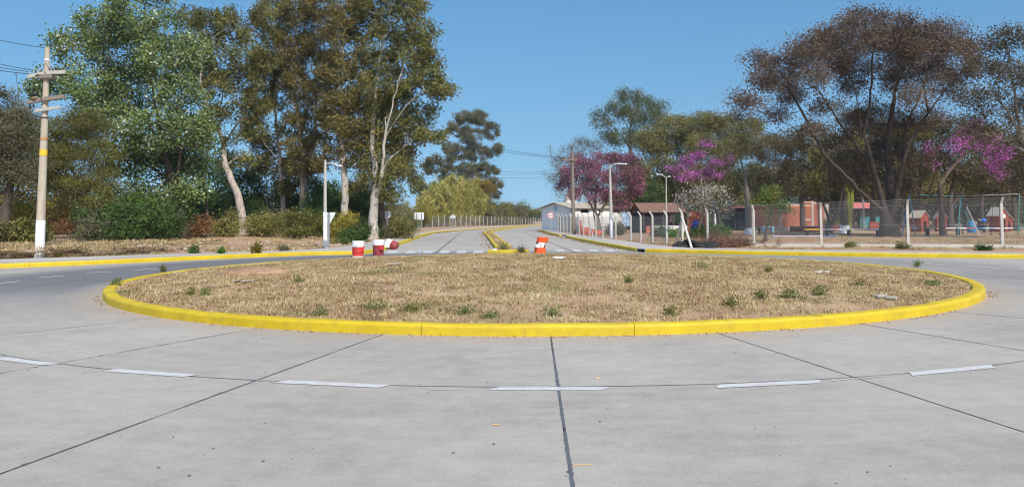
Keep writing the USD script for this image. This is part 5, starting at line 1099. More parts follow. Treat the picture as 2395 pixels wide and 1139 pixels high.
def clumps_at(spec, D, rng, deep=1.0, jit=.6, scale=1.0):
    """Foliage masses: (picture column, row, half width, half height) of the photograph at a distance D, each with a depth of its own."""
    out = []
    span = np.ptp([s[0] for s in spec]) * px(D) * .25 if len(spec) > 2 else 0
    for s in spec:
        u, v, ru, rv = s[:4]; dd = s[4] if len(s) > 4 else (rng.random() - .5) * 2 * jit * span * deep
        d = D + dd; k = px(d); r = (ru * k * scale, (ru + rv) / 2 * k * scale, rv * k * scale); out.append((at(u, v, d), r))
    return out
def tree(name, label, base, trunk, clumps, r0, leaf, bark='bark_dark', seed=0, dens=1.0, bf=.35, per=45, sig=.32, L=.2, Wd=.09, droop=0.0, flat_=.8, twigs=0, twigL=.6, twig_mat=None, twig_w=.006, cat='tree', r_tip=.012, step=.9, flower=None, fl_n=0, fl_size=.07, fl_frac=1.0, fl_sig=.25, group=None, shell=.55, painted=0, up=0.0):
    rng = np.random.default_rng(seed); base = np.asarray(base, float)
    seeds = trunk; seeds[0][0] = base
    T, Nn = fill(clumps, dens * (3.0 if cat == 'tree' else 1.5), rng, shell)
    P, par, plen = grow(seeds, T, bf, rng, step)
    cnt, rad, kids = wood(P, par, r0, r_tip); rad = np.maximum(rad * (1 - .80 * np.clip(plen / (plen.max() + .01), 0, 1) ** .75), r_tip * .7); t = thing(name, label, cat, base, group)
    obj('trunk', wood_mesh(P, par, cnt, rad, kids), bark, t, smooth=60)
    tips = P[cnt <= 2]; dirs = tips - P[np.maximum(par[cnt <= 2], 0)]
    if twigs:
        m, r = cat_mesh([sprigs(tips, twigs, twigL, twig_w, rng, dirs=dirs / (np.linalg.norm(dirs, axis=1, keepdims=True) + 1e-9), up=.15)]); obj('twigs', m, twig_mat or 'twig_grey', t, rnd=r)
    if per and leaf:
        m, r = cat_mesh([leaves(tips, per, sig, L, Wd, rng, droop, flat_, up)]); obj('crown', m, leaf, t, rnd=r)
    if flower:
        top = tips[rng.random(len(tips)) < fl_frac]; m, r = cat_mesh([leaves(top + [0, 0, .05], fl_n, fl_sig, fl_size, fl_size * .8, rng, 0, .7)]); obj('blossom', m, flower, t, rnd=r)
    if painted:
        k = [i for i in range(len(P)) if P[i][2] < base[2] + painted and rad[i] > r0 * .5][:30]; q = np.array([P[i] for i in k]); rq = np.array([rad[i] * 1.06 + .012 for i in k]); rq = rq * (1 + .35 * np.exp(-(q[:, 2] - base[2]) / .45))
        obj('painted_foot', tube(q, rq, 12, False), 'white_paint', t, smooth=60)
    return t
def path(pts, D, dd=None):
    return [at(u, v, D + (dd[i] if dd is not None else 0)) for i, (u, v) in enumerate(pts)]
R0 = np.random.default_rng(5)

# left: gum trees
D = 55; e1 = [(480, 60, 45, 35), (545, 65, 50, 42), (510, 130, 55, 38), (578, 125, 45, 42), (560, 190, 52, 36), (500, 195, 40, 32), (600, 240, 38, 34), (548, 262, 38, 26), (470, 110, 36, 36), (620, 55, 32, 40), (590, 310, 30, 24), (545, 330, 24, 18), (500, 275, 36, 30), (465, 300, 30, 28), (470, 170, 36, 34), (530, 375, 26, 20), (610, 150, 34, 36), (450, 50, 30, 30), (580, 370, 28, 22)]
euc = dict(leaf='leaf_euc', bark='bark_euc', dens=.52, bf=.32, per=72, sig=.27, L=.26, Wd=.085, droop=.55, flat_=.9, twigs=2, twigL=.7, twig_mat='twig_grey', r_tip=.014)
tree('gum_tree', 'leaning gum tree with forked white limbs, leftmost of the tall gums', col(571, D), [path([(571, 546), (566, 505), (556, 455), (540, 415), (524, 375), (521, 335)], D), path([(521, 335), (505, 290), (480, 238), (470, 180), (478, 90)], D, (0, 0, -.5, -1, -1)), path([(522, 340), (548, 300), (580, 250), (598, 190), (604, 90)], D, (0, .5, 1, 1, 1)), path([(505, 290), (520, 220), (540, 120)], D, (0, 1, 1.5))], clumps_at(e1, D, R0), .31, seed=1, **euc)
D = 61; e2 = [(640, 45, 42, 48), (655, 110, 42, 40), (630, 175, 40, 38), (652, 228, 40, 34), (602, 305, 40, 32), (625, 345, 36, 28), (682, 300, 36, 32), (640, -30, 38, 36), (650, 385, 30, 24), (690, 385, 32, 26), (670, 430, 26, 20), (610, 380, 28, 22), (680, 160, 36, 36), (605, 230, 36, 32)]
tree('gum_tree', 'slender gum with a pale and rusty trunk foot, second from the left', col(662, D), [path([(662, 530), (661, 470), (656, 400), (650, 330), (642, 250), (640, 150), (642, 30)], D), path([(664, 455), (690, 430), (722, 395), (730, 330)], D, (0, -.3, -.6, -1)), path([(652, 350), (620, 320), (600, 290)], D, (0, .3, .5))], clumps_at(e2, D, R0), .21, seed=2, **euc)
D = 58; e3 = [(700, 30, 50, 45), (742, 25, 45, 50), (690, 115, 48, 44), (748, 115, 48, 44), (702, 195, 48, 42), (752, 210, 44, 42), (722, 278, 50, 36), (692, 345, 36, 26), (720, -45, 60, 40), (740, 335, 32, 26), (700, 395, 28, 22), (765, 290, 34, 30), (765, 150, 36, 36), (730, 390, 26, 20)]
tree('gum_tree', 'thick brown barked double stemmed gum tree third from the left', col(709, D), [path([(709, 542), (710, 470), (711, 410), (704, 340), (696, 270), (690, 180), (695, 60)], D), path([(712, 405), (730, 350), (740, 270), (738, 170), (745, 40)], D, (0, -.4, -.6, -.8, -1))], clumps_at(e3, D, R0), .36, seed=3, **{**euc, 'bark': 'bark_grey', 'leaf': 'leaf_euc_brown'})
D = 53; e4 = [(812, 15, 48, 48), (800, 85, 48, 44), (852, 55, 48, 48), (790, 158, 44, 38), (840, 148, 52, 46), (800, 228, 46, 38), (842, 238, 46, 40), (790, 295, 40, 30), (828, 318, 36, 30), (768, 255, 28, 34), (800, -60, 60, 40), (785, 345, 34, 24), (765, 380, 26, 20), (845, 350, 34, 26), (822, 385, 26, 20), (860, 300, 36, 30)]
tree('gum_tree', 'smooth grey gum with a pale limb slanting right, fourth gum from the left', col(805, D), [path([(805, 545), (806, 500), (808, 450), (805, 400), (799, 350), (797, 280), (800, 180), (806, 60)], D), path([(811, 425), (828, 405), (848, 390), (866, 368), (884, 320), (890, 240)], D, (0, -.3, -.5, -.6, -.8, -1)), path([(812, 455), (835, 442), (846, 425)], D, (0, -.4, -.6))], clumps_at(e4, D, R0), .29, seed=4, **{**euc, 'bark': 'bark_pale', 'leaf': 'leaf_euc_brown'})
D = 52; e5 = [(880, 5, 58, 48), (930, 55, 50, 42), (985, 78, 38, 36), (890, 105, 56, 46), (950, 138, 52, 42), (1000, 138, 28, 32), (900, 195, 56, 46), (968, 205, 46, 36), (1020, 212, 34, 26), (1045, 215, 18, 18), (880, 275, 50, 40), (938, 285, 46, 36), (996, 268, 30, 26), (862, 335, 36, 30), (905, 362, 38, 30), (948, 345, 30, 30), (1000, 318, 30, 15), (1040, 318, 18, 12), (918, 425, 34, 26), (900, 465, 20, 20), (870, -55, 60, 40), (940, -20, 40, 30), (860, 385, 30, 26), (935, 395, 32, 24), (950, 15, 40, 36), (1000, 180, 36, 30), (870, 420, 26, 22), (985, 130, 36, 34), (965, 300, 36, 30), (930, 240, 44, 36)]
tree('gum_tree', 'broad gum with twin pale trunks, rightmost and fullest of the tall gums', col(873, D), [path([(873, 552), (873, 500), (877, 440), (876, 400), (870, 330), (878, 230), (895, 90)], D), path([(875, 470), (888, 440), (894, 400), (902, 310), (925, 220), (955, 120)], D, (0, -.3, -.5, -.8, -1.2, -1.5)), path([(899, 330), (940, 260), (990, 215), (1030, 205)], D, (-.7, -1, -1.2, -1.4)), path([(893, 400), (930, 355), (975, 328), (1030, 316)], D, (-.5, 0, .6, 1.0)), path([(878, 430), (900, 425), (915, 415)], D, (0, -.5, -1))], clumps_at(e5, D, R0), .34, seed=5, **{**euc, 'bark': 'bark_pale'})
D = 63; e6 = [(900, 330, 30, 30), (945, 385, 32, 24), (925, 330, 34, 26), (888, 250, 36, 40), (960, 420, 22, 16), (895, 395, 24, 24)]
tree('gum_tree', 'dark gum trunk close behind and right of the twin trunked gum', col(893, D), [path([(893, 540), (892, 470), (895, 400), (898, 330), (890, 250)], D), path([(895, 400), (925, 380), (950, 372)], D)], clumps_at(e6, D, R0), .34, seed=6, **{**euc, 'bark': 'bark_dark'})
# left: the big poplar and its neighbours
D = 45; t3 = [(300, 55, 68, 48), (222, 60, 48, 38), (382, 70, 58, 46), (178, 112, 56, 42), (290, 130, 78, 56), (382, 140, 66, 48), (446, 130, 38, 48), (130, 195, 48, 32), (220, 200, 68, 46), (320, 215, 78, 56), (418, 220, 58, 52), (100, 212, 32, 18), (262, 290, 66, 46), (350, 305, 76, 48), (438, 310, 56, 42), (300, 378, 56, 42), (380, 378, 66, 42), (446, 368, 42, 38), (330, 450, 46, 38), (398, 448, 46, 38), (312, 508, 36, 32), (350, -15, 50, 34), (282, -5, 34, 28), (375, 500, 30, 26), (455, 440, 26, 24), (290, 545, 30, 26), (335, 555, 26, 20), (268, 470, 26, 34), (350, 350, 60, 40), (240, 250, 50, 36), (475, 300, 26, 30)]
tree('poplar_tree', 'big bright green poplar with silvery leaves filling the left of the picture', col(436, D), [path([(436, 577), (428, 520), (418, 470), (395, 390), (368, 280), (350, 160), (338, 40)], D), path([(412, 450), (420, 360), (425, 250), (410, 120)], D, (0, -.5, -1, -1)), path([(385, 350), (330, 270), (260, 190), (200, 110)], D, (0, -.5, -1, -1.5)), path([(330, 270), (230, 230), (130, 200)], D, (-.5, -.8, -1))], clumps_at(t3, D, R0, jit=.7), .30, 'leaf_poplar', 'bark_dark', seed=7, dens=.80, bf=.4, per=62, sig=.29, L=.15, Wd=.12, droop=.25, twigs=1, twigL=.6)
D = 47
for k, (u, pth, cl, lab) in enumerate(((382, [(382, 580), (395, 520), (410, 470), (415, 420)], [(410, 420, 30, 24), (395, 380, 30, 24)], 'thin dark leaning trunk in the shade left of the poplar trunk'),
                                      (486, [(486, 570), (484, 500), (478, 430), (470, 380)], [(470, 400, 34, 30), (490, 350, 28, 26), (478, 450, 24, 20)], 'slim dark tree right of the big poplar under its crown'),
                                      (460, [(455, 572), (470, 520), (478, 480)], [(478, 470, 24, 18)], 'short dark slanting stem under the right side of the big poplar'))):
    tree('understory_tree', lab, col(u, D + k), [path(pth, D + k)], clumps_at(cl, D + k, R0), .13, 'leaf_dark', 'bark_dark', seed=20 + k, dens=.8, per=40, sig=.35, L=.16, Wd=.11)
for k, (u, D, cl, lf, lab) in enumerate(((545, 66, [(540, 400, 36, 40), (575, 440, 36, 36), (520, 460, 34, 34), (560, 490, 40, 26)], 'leaf_dark', 'dark leafy tree behind the leaning gum trunk'), (618, 68, [(610, 420, 36, 34), (640, 460, 34, 34), (600, 480, 34, 28)], 'leaf_olive', 'olive tree between first and second gum trunks'),
        (688, 66, [(690, 420, 34, 36), (670, 470, 34, 32), (700, 490, 36, 26), (735, 450, 30, 34)], 'leaf_dark', 'dark tree around the foot of the third gum trunk'), (770, 70, [(765, 455, 34, 30), (790, 480, 34, 26), (745, 485, 30, 24)], 'leaf_dark', 'dark tree with arching boughs behind the lamp post'), (845, 66, [(840, 455, 34, 30), (865, 480, 34, 26), (820, 490, 34, 22)], 'leaf_acacia', 'olive tree between fourth gum and twin trunks'),
        (460, 62, [(455, 470, 36, 36), (490, 490, 36, 30), (430, 500, 34, 28)], 'leaf_dark', 'shaded dark tree behind the right side of the big poplar'), (100, 52, [(100, 420, 40, 36), (60, 440, 40, 34), (140, 450, 36, 30), (20, 470, 40, 30), (60, 370, 40, 34), (130, 350, 44, 34), (10, 400, 44, 36)], 'leaf_olive', 'dark olive tree behind the foot of the power pole'))):
    tree('understory_tree', lab, col(u, D), [path([(u, 560), (u + 4, 510), (u - 3, 460)], D)], clumps_at(cl, D, R0), .14, lf, 'bark_dark', seed=120 + k, dens=.55, per=62, sig=.36, L=.2, Wd=.11, twigs=2, twigL=.7)
D = 41; t2 = [(150, 305, 48, 28), (208, 300, 48, 32), (240, 365, 38, 36), (150, 370, 56, 36), (200, 420, 54, 32), (130, 425, 36, 28), (95, 340, 26, 22), (250, 430, 26, 30), (185, 270, 30, 18), (120, 380, 44, 36), (180, 340, 50, 34), (160, 440, 50, 30), (90, 300, 26, 22), (225, 460, 34, 26)]
tree('acacia_tree', 'feathery olive acacia behind the tall leaning power pole', col(185, D), [path([(185, 575), (190, 500), (205, 430), (215, 370)], D), path([(200, 450), (165, 390), (130, 330)], D), path([(205, 430), (235, 390), (250, 350)], D)], clumps_at(t2, D, R0), .17, 'leaf_acacia', 'bark_dark', seed=8, dens=1.2, per=110, sig=.30, L=.11, Wd=.05, twigs=5, twigL=.7, flat_=.5)
D = 37; t1 = [(10, 250, 38, 38), (42, 315, 36, 34), (0, 335, 40, 46), (28, 395, 32, 30), (58, 272, 18, 22), (-40, 280, 40, 40), (70, 330, 20, 26), (10, 430, 30, 26), (30, 360, 44, 40), (60, 400, 34, 30), (-10, 380, 40, 40), (50, 280, 24, 24), (20, 300, 34, 34)]
tree('thorn_tree', 'twiggy grey green thorn tree cut by the left picture edge', col(12, D), [path([(12, 592), (10, 530), (16, 470), (24, 400), (14, 320)], D), path([(18, 470), (48, 420), (58, 350)], D), path([(20, 420), (-20, 350), (-30, 290)], D)], clumps_at(t1, D, R0), .26, 'leaf_grey', 'bark_dark', seed=9, dens=1.2, per=110, sig=.28, L=.11, Wd=.05, twigs=9, twigL=.7, flat_=.6)
# middle distance, left of the road
D = FD(1112) + 22; m1 = [(1085, 275, 24, 16), (1122, 278, 28, 18), (1060, 300, 14, 14), (1100, 318, 33, 22), (1148, 308, 20, 20), (1070, 358, 28, 18), (1120, 358, 33, 20), (1165, 350, 14, 13), (1090, 398, 33, 18), (1138, 400, 28, 18), (1156, 430, 18, 12), (1130, 440, 28, 16), (1045, 345, 13, 10), (1152, 455, 18, 9)]
far_euc = dict(leaf='leaf_euc_blue', bark='bark_pale', dens=.15, bf=.32, per=95, sig=.48, L=.5, Wd=.2, droop=.4, twigs=1, twigL=1.0, r_tip=.03, step=1.6)
tree('far_gum_tree', 'lone tall gum with a dark airy crown in the middle distance', col(1112, D), [path([(1112, 520), (1110, 460), (1104, 400), (1100, 340), (1094, 285)], D), path([(1105, 410), (1130, 370), (1155, 340)], D), path([(1104, 395), (1080, 370), (1062, 340)], D)], clumps_at(m1, D, R0), .75, seed=10, **far_euc)
tree('far_gum_tree', 'smaller rounded gum just left of the lone tall one', col(1024, FD(1024) + 22), [path([(1024, 520), (1022, 460), (1024, 400)], FD(1024) + 22)], clumps_at([(1015, 375, 17, 13), (1045, 383, 17, 13), (1020, 400, 24, 13), (1042, 420, 19, 10), (1000, 390, 12, 10), (1025, 440, 15, 10)], FD(1024) + 22, R0), .3, seed=11, **far_euc)
tree('far_tree', 'small dark green tree at the far left of the gap of sky', col(982, FD(982) + 20), [path([(982, 520), (980, 470), (983, 430)], FD(982) + 20)], clumps_at([(975, 420, 14, 9), (990, 434, 16, 10), (980, 450, 15, 10)], FD(982) + 20, R0), .22, seed=12, **{**far_euc, 'leaf': 'leaf_feather', 'per': 70})
tree('far_tree', 'golden brown tree behind the cane thicket at the foot of the lone gum', col(1115, FD(1115) + 16), [path([(1115, 520), (1114, 480), (1115, 450)], FD(1115) + 16)], clumps_at([(1108, 432, 24, 14), (1138, 442, 22, 15), (1090, 450, 15, 11), (1120, 465, 28, 14)], FD(1115) + 16, R0), .2, seed=13, **{**far_euc, 'leaf': 'leaf_gold', 'per': 75})
# cane thicket
rc = np.random.default_rng(31); b_ = col(1045, FD(1045) + 10); cane = thing('cane_thicket', 'tall yellow green cane thicket behind the far fence', 'cane', b_)
nc = 520; u_ = rc.uniform(985, 1118, nc); d_ = np.array([FD(x_) for x_ in u_]) + rc.uniform(5, 16, nc); stem = []; tipc = []
for k in range(nc):
    g_ = col(u_[k], d_[k]); hgt = (np.interp(u_[k], (985, 1010, 1060, 1100, 1118), (475, 452, 440, 445, 470)) + rc.normal(0, 12)); e = at(u_[k] + rc.normal(4, 9), hgt, d_[k] + rc.normal(0, 1.5)); m_ = (g_ + e) / 2 + [0, 0, .3]
    if k < 160: stem.append(tube([g_, m_, e], [.05, .036, .015], 3, False))
    s = rc.random((7, 1)) * .8 + .2; tipc.append(g_ + (e - g_) * s)
m, r = cat_mesh([leaves(np.vstack(tipc), 10, .34, 1.7, .11, rc, -.7, 1.2)]); obj('stems', join(stem), 'straw', cane, kind='stuff'); obj('foliage', m, 'leaf_cane', cane, rnd=r)

def shrub(name, label, u, D, w, h, leaf, seed, per=55, L=.14, Wd=.08, twigs=2, twig_mat='twig_grey', dens=1.3, sig=.22, cat='shrub', group=None, stems=4, droop=0.0, vb=None):
    """A many stemmed shrub of a width and a height in metres."""
    r = np.random.default_rng(seed); b_ = col(u, D) if vb is None else on(u, vb); cl, tr = [], []
    for k in range(stems + 4):
        a = r.random() * 6.28; o = r.random() ** .6; hh = h * (.30 + .62 * r.random() * (1 - .45 * o)); q = np.array([math.cos(a) * w * .46 * o, math.sin(a) * w * .40 * o, hh])
        cl.append((b_ + q, (w * (.10 + .11 * r.random()), w * .15, h * (.10 + .12 * r.random())))); tr.append([b_.copy(), b_ + q * [.3, .3, .5], b_ + q * [.8, .8, .9]])
    cl.append((b_ + [0, 0, h * .22], (w * .42, w * .34, h * .22)))
    return tree(name, label, b_, tr, cl, .05 * max(h, .8) ** .5, leaf, 'bark_dark', seed, dens, .4, per, sig, L, Wd, droop, .8, twigs, .35, twig_mat, cat=cat, r_tip=.006, step=.5, group=group)
def low_shrub(*a, **k): return shrub(*a, **k)
# left undergrowth
for a in (('dense dark green shrub at the foot of the big poplar, left of its trunk', 330, 41, 3.4, 2.6, 'leaf_dark', 1), ('wide dark green shrub right of the power pole foot', 255, 39, 3.2, 2.3, 'leaf_dark', 2), ('bright green shrub sprawling between the power pole and the poplar', 300, 43, 2.6, 2.9, 'leaf_bright', 3),
          ('yellow leaved bush just left of the power pole foot', 62, 38.5, 1.9, 2.7, 'leaf_yellow', 4), ('low olive bush at the left picture edge', 15, 36, 2.0, 1.3, 'leaf_olive', 5), ('green bush low beneath the yellow leaved one', 70, 36.5, 1.6, 1.1, 'leaf_acacia', 6),
          ('olive shrub in the shade right of the poplar trunk', 510, 49, 3.0, 1.7, 'leaf_olive', 7), ('olive shrub at the foot of the leaning gum', 600, 52, 2.6, 1.5, 'leaf_olive', 8), ('yellowish green shrub between the second and third gum trunks', 690, 51, 3.0, 1.9, 'leaf_acacia', 9),
          ('green shrub left of the second gum trunk', 632, 54, 2.4, 2.0, 'leaf_olive', 10), ('yellow green bush right behind the triangular sign', 800, 49, 2.2, 2.0, 'leaf_yellow', 11), ('small dark green bush below the twin trunked gum', 828, 47, 1.4, .8, 'leaf_dark', 12),
          ('rounded olive shrub beside the round sign', 930, 52, 2.2, 1.5, 'leaf_olive', 13), ('dark green bush right of the twin gum trunks', 855, 52, 2.2, 1.4, 'leaf_dark', 14), ('dark leafy shrub left of the panel sign', 950, 76, 3.0, 1.9, 'leaf_dark', 15),
          ('tall dark green shrub behind the lamp post', 740, 56, 3.2, 3.8, 'leaf_dark', 16), ('grey green shrub in front of the acacia', 205, 38, 2.0, 1.5, 'leaf_grey', 17), ('yellowish shrub between the gum trunks at right', 770, 53, 2.0, 1.9, 'leaf_acacia', 18),
          ('light green bush beside the left end of the cane thicket', 962, 140, 7.5, 5.2, 'leaf_yellow', 19), ('tall leafy dark shrub between first and second gums', 575, 58, 3.0, 3.4, 'leaf_dark', 28), ('thin leafless looking shrub right of the gums against the sky', 930, 66, 3.4, 4.2, 'leaf_grey', 21),
          ('dark shrub in deep shade under the poplar, left part', 395, 43, 2.6, 2.2, 'leaf_dark', 22), ('dry brown shrub in the shade under the poplar, right part', 450, 45.5, 2.6, 1.5, 'leaf_rust', 23), ('tall green shrub with arching stems behind the triangular sign', 830, 60, 3.4, 4.4, 'leaf_dark', 24)):
    lab, u, D, w, h, lf, sd_ = a; shrub('shrub', lab, u, D, w, h, lf, 100 + sd_, per=16 if lf == 'leaf_grey' else 55, twigs=5 if lf == 'leaf_grey' else 2)
# dry growth behind the gums
for a in (('orange brown dry bush behind the gums near the lamp post', 815, 66, 4.0, 2.6, 'leaf_rust', 1), ('rust coloured dry bush behind the second gum', 630, 68, 5.0, 2.4, 'leaf_rust', 2), ('rust coloured dry bush behind the leaning gum', 530, 66, 5.0, 2.5, 'leaf_rust', 3), ('straw brown dry bush seen left of the poplar trunk', 375, 60, 4.0, 2.6, 'leaf_rust', 4),
          ('dry yellowish bush behind the power pole', 130, 54, 5.0, 2.6, 'leaf_gold', 5), ('brown dry bush right of the third gum', 745, 67, 3.6, 2.4, 'leaf_rust', 6), ('brown dry bush left of the round sign', 885, 68, 3.0, 2.2, 'leaf_rust', 7), ('dry brown bush between power pole and acacia', 200, 50, 3.4, 2.2, 'leaf_rust', 8)):
    lab, u, D, w, h, lf, sd_ = a; shrub('dry_shrub', lab, u, D, w, h, lf, 200 + sd_, per=42, L=.22, Wd=.05, twigs=5, twig_mat='twig_red', sig=.3, dens=1.0)
# the row of shrubs behind the far fence
for k, (u, D, w, h, lf, lab) in enumerate(((1135, 128, 5, 4.6, 'leaf_olive', 'olive shrub right beside the cane thicket'), (1158, 133, 5, 4.4, 'leaf_grey', 'second shrub from the left in the row behind the far fence'), (1180, 138, 5, 4.4, 'leaf_olive', 'middle shrub in the row behind the far fence'), (1200, 142, 5, 4.2, 'leaf_grey', 'greyish twiggy shrub near the right end of the far row'), (1222, 146, 5.2, 4.4, 'leaf_acacia', 'rightmost yellowish shrub in the row behind the far fence'))):
    shrub('far_shrub', lab, u, FD(u) + 9, w * 1.6, h * 1.45, lf, 300 + k, per=50, L=.5, Wd=.16, twigs=3, sig=.7, dens=.25)
far = dict(leaf='leaf_feather', bark='bark_dark', dens=.05, bf=.4, per=75, sig=1.6, L=1.1, Wd=.5, r_tip=.06, step=4)
for k, (u, v, ru, rv, D, lab) in enumerate(((1312, 494, 20, 14, 380, 'round distant tree just left of the white house'), (1262, 505, 24, 8, 400, 'low distant trees at the end of the gap, left part'), (1290, 504, 16, 8, 390, 'low distant trees behind the speed limit sign'), (1340, 500, 20, 10, 370, 'distant tree hidden behind the white house corner'))):
    g_ = col(u, D); tree('distant_tree', lab, g_, [[g_, at(u, v + rv * .7, D), at(u, v, D)]], clumps_at([(u, v, ru, rv, 0), (u - ru * .4, v + rv * .2, ru * .6, rv * .8, 6), (u + ru * .4, v + rv * .1, ru * .6, rv * .8, -6)], D, R0), .5, seed=400 + k, **far)

# right: the bare tree, the pink trees, the tall and broad green trees
D = 93; tree('bare_tree', 'half bare grey tree with a dead forked branch left of the pink tree', col(1352, D), [path([(1352, 535), (1345, 490), (1328, 445), (1308, 418), (1292, 385), (1286, 348)], D), path([(1340, 475), (1325, 420), (1318, 380)], D, (0, 1, 1)), path([(1300, 405), (1285, 412), (1276, 408)], D), path([(1345, 490), (1372, 420), (1380, 360)], D, (0, 1, 1.5))], clumps_at([(1352, 345, 38, 20), (1388, 345, 24, 18), (1312, 385, 20, 18), (1300, 425, 16, 20), (1312, 450, 16, 14), (1332, 370, 28, 18), (1328, 415, 20, 20)], D, R0), .32, 'leaf_grey', 'bark_grey', seed=30, dens=.55, per=16, sig=.4, L=.16, Wd=.06, twigs=10, twigL=1.0, twig_w=.010)
lap = dict(bark='bark_grey', bf=.35, L=.16, Wd=.08, twigs=4, twigL=.6, twig_w=.010)
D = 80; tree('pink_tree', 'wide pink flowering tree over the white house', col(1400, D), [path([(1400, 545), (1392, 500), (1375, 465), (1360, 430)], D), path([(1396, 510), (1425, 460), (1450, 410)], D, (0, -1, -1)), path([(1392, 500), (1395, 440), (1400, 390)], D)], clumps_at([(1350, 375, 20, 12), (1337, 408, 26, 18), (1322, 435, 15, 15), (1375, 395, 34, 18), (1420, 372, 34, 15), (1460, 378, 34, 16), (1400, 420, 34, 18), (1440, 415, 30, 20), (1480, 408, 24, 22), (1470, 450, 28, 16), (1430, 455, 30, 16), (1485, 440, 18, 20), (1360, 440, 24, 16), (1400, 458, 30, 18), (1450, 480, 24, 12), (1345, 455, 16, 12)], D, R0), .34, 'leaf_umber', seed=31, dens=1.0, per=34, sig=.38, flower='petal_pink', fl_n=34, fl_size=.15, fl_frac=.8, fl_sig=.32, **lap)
D = 112; tree('tall_tree', 'tallest feathery green tree at the left of the right hand trees', col(1480, D), [path([(1480, 530), (1478, 420), (1473, 330), (1480, 255)], D), path([(1474, 350), (1445, 310), (1415, 285)], D), path([(1475, 330), (1510, 280), (1540, 255)], D)], clumps_at([(1470, 226, 34, 15), (1440, 255, 33, 16), (1408, 285, 20, 17), (1500, 245, 30, 18), (1540, 252, 22, 15), (1470, 280, 36, 22), (1420, 320, 20, 12), (1520, 280, 34, 24), (1455, 322, 30, 20), (1395, 265, 12, 8), (1490, 325, 30, 20)], D, R0), .5, 'leaf_feather', 'bark_grey', seed=32, dens=.42, per=66, sig=.42, L=.26, Wd=.10, flat_=1.0, r_tip=.025, step=1.4)
ol = dict(leaf='leaf_olive', bark='bark_brown', dens=.46, per=90, sig=.5, L=.25, Wd=.12, r_tip=.02, step=1.3, twigs=1, twigL=.9)
D = 106; tree('olive_tree', 'broad olive green tree behind the pink tree and the rusty shed', col(1555, D), [path([(1555, 530), (1552, 450), (1555, 380), (1575, 320)], D), path([(1552, 440), (1520, 390), (1500, 350)], D)], clumps_at([(1530, 330, 43, 32), (1580, 300, 43, 28), (1560, 370, 43, 32), (1608, 340, 38, 32), (1532, 420, 38, 32), (1492, 400, 28, 28), (1580, 425, 40, 30), (1500, 455, 30, 26), (1555, 465, 36, 24)], D, R0), .36, seed=33, **ol)
D = 102; tree('olive_tree', 'broad olive brown tree rising behind the white blossom tree', col(1680, D), [path([(1680, 530), (1680, 450), (1675, 380), (1690, 310)], D), path([(1680, 440), (1720, 380), (1745, 330)], D)], clumps_at([(1650, 290, 38, 23), (1690, 300, 43, 28), (1640, 340, 38, 28), (1700, 350, 43, 32), (1740, 340, 38, 28), (1750, 302, 33, 23), (1680, 400, 43, 28), (1745, 410, 33, 28), (1622, 415, 33, 32), (1700, 445, 36, 22), (1650, 455, 36, 24)], D, R0), .36, seed=34, **ol)
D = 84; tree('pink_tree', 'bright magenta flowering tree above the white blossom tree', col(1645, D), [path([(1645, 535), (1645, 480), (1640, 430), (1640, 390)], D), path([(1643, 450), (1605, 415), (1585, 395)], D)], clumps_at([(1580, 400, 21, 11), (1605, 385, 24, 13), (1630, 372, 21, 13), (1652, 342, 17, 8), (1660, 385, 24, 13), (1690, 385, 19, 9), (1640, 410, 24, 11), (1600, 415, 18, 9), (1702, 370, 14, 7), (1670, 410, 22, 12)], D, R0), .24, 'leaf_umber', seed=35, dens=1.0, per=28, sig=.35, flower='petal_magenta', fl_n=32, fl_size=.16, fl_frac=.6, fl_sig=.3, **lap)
D = 63; tree('white_blossom_tree', 'small spreading tree full of white blossom beside the rusty shed', col(1688, D), [path([(1688, 541), (1680, 505), (1668, 480), (1650, 462)], D), path([(1680, 505), (1700, 480), (1712, 465)], D), path([(1670, 485), (1630, 478), (1605, 470)], D)], clumps_at([(1602, 467, 23, 16), (1640, 452, 28, 17), (1680, 452, 26, 17), (1702, 475, 18, 15), (1622, 485, 23, 13), (1650, 480, 28, 15), (1692, 498, 22, 11), (1592, 482, 10, 10)], D, R0), .20, 'leaf_umber', 'bark_brown', seed=36, dens=1.7, bf=.35, per=8, sig=.25, L=.12, Wd=.06, twigs=5, twigL=.4, flower='petal_white', fl_n=11, fl_size=.13, fl_frac=.72, fl_sig=.26)
D = 58; tree('sparse_tree', 'sparse twiggy tree with a dark trunk before the brick building corner', col(1753, D), [path([(1753, 560), (1752, 510), (1747, 450), (1742, 410), (1733, 375), (1720, 345)], D), path([(1743, 415), (1770, 385), (1800, 362), (1815, 335)], D, (0, -.4, -.8, -1)), path([(1747, 450), (1725, 425), (1705, 405)], D)], clumps_at([(1702, 342, 28, 22), (1740, 358, 28, 22), (1780, 332, 28, 22), (1810, 342, 24, 22), (1720, 402, 24, 18), (1782, 392, 30, 18), (1760, 300, 26, 16), (1690, 385, 18, 16)], D, R0), .27, 'leaf_olive', 'bark_grey', seed=37, dens=.7, per=18, sig=.34, L=.14, Wd=.06, twigs=8, twigL=.7, painted=.75)
D = 45; tree('citrus_tree', 'small leafy citrus like tree with orange tinted leaves inside the fence', col(1789, D), [path([(1789, 566), (1793, 535), (1791, 510), (1790, 490)], D), path([(1792, 535), (1800, 510), (1806, 490)], D), path([(1794, 540), (1808, 515), (1802, 500)], D)], clumps_at([(1800, 450, 26, 14), (1780, 474, 26, 14), (1820, 477, 24, 13), (1840, 489, 17, 9), (1785, 497, 17, 8), (1815, 493, 20, 8), (1802, 470, 24, 16)], D, R0), .10, 'leaf_citrus', 'bark_dark', seed=38, dens=2.2, bf=.4, per=26, sig=.17, L=.13, Wd=.07, droop=.3, twigs=1, twigL=.3, step=.5)
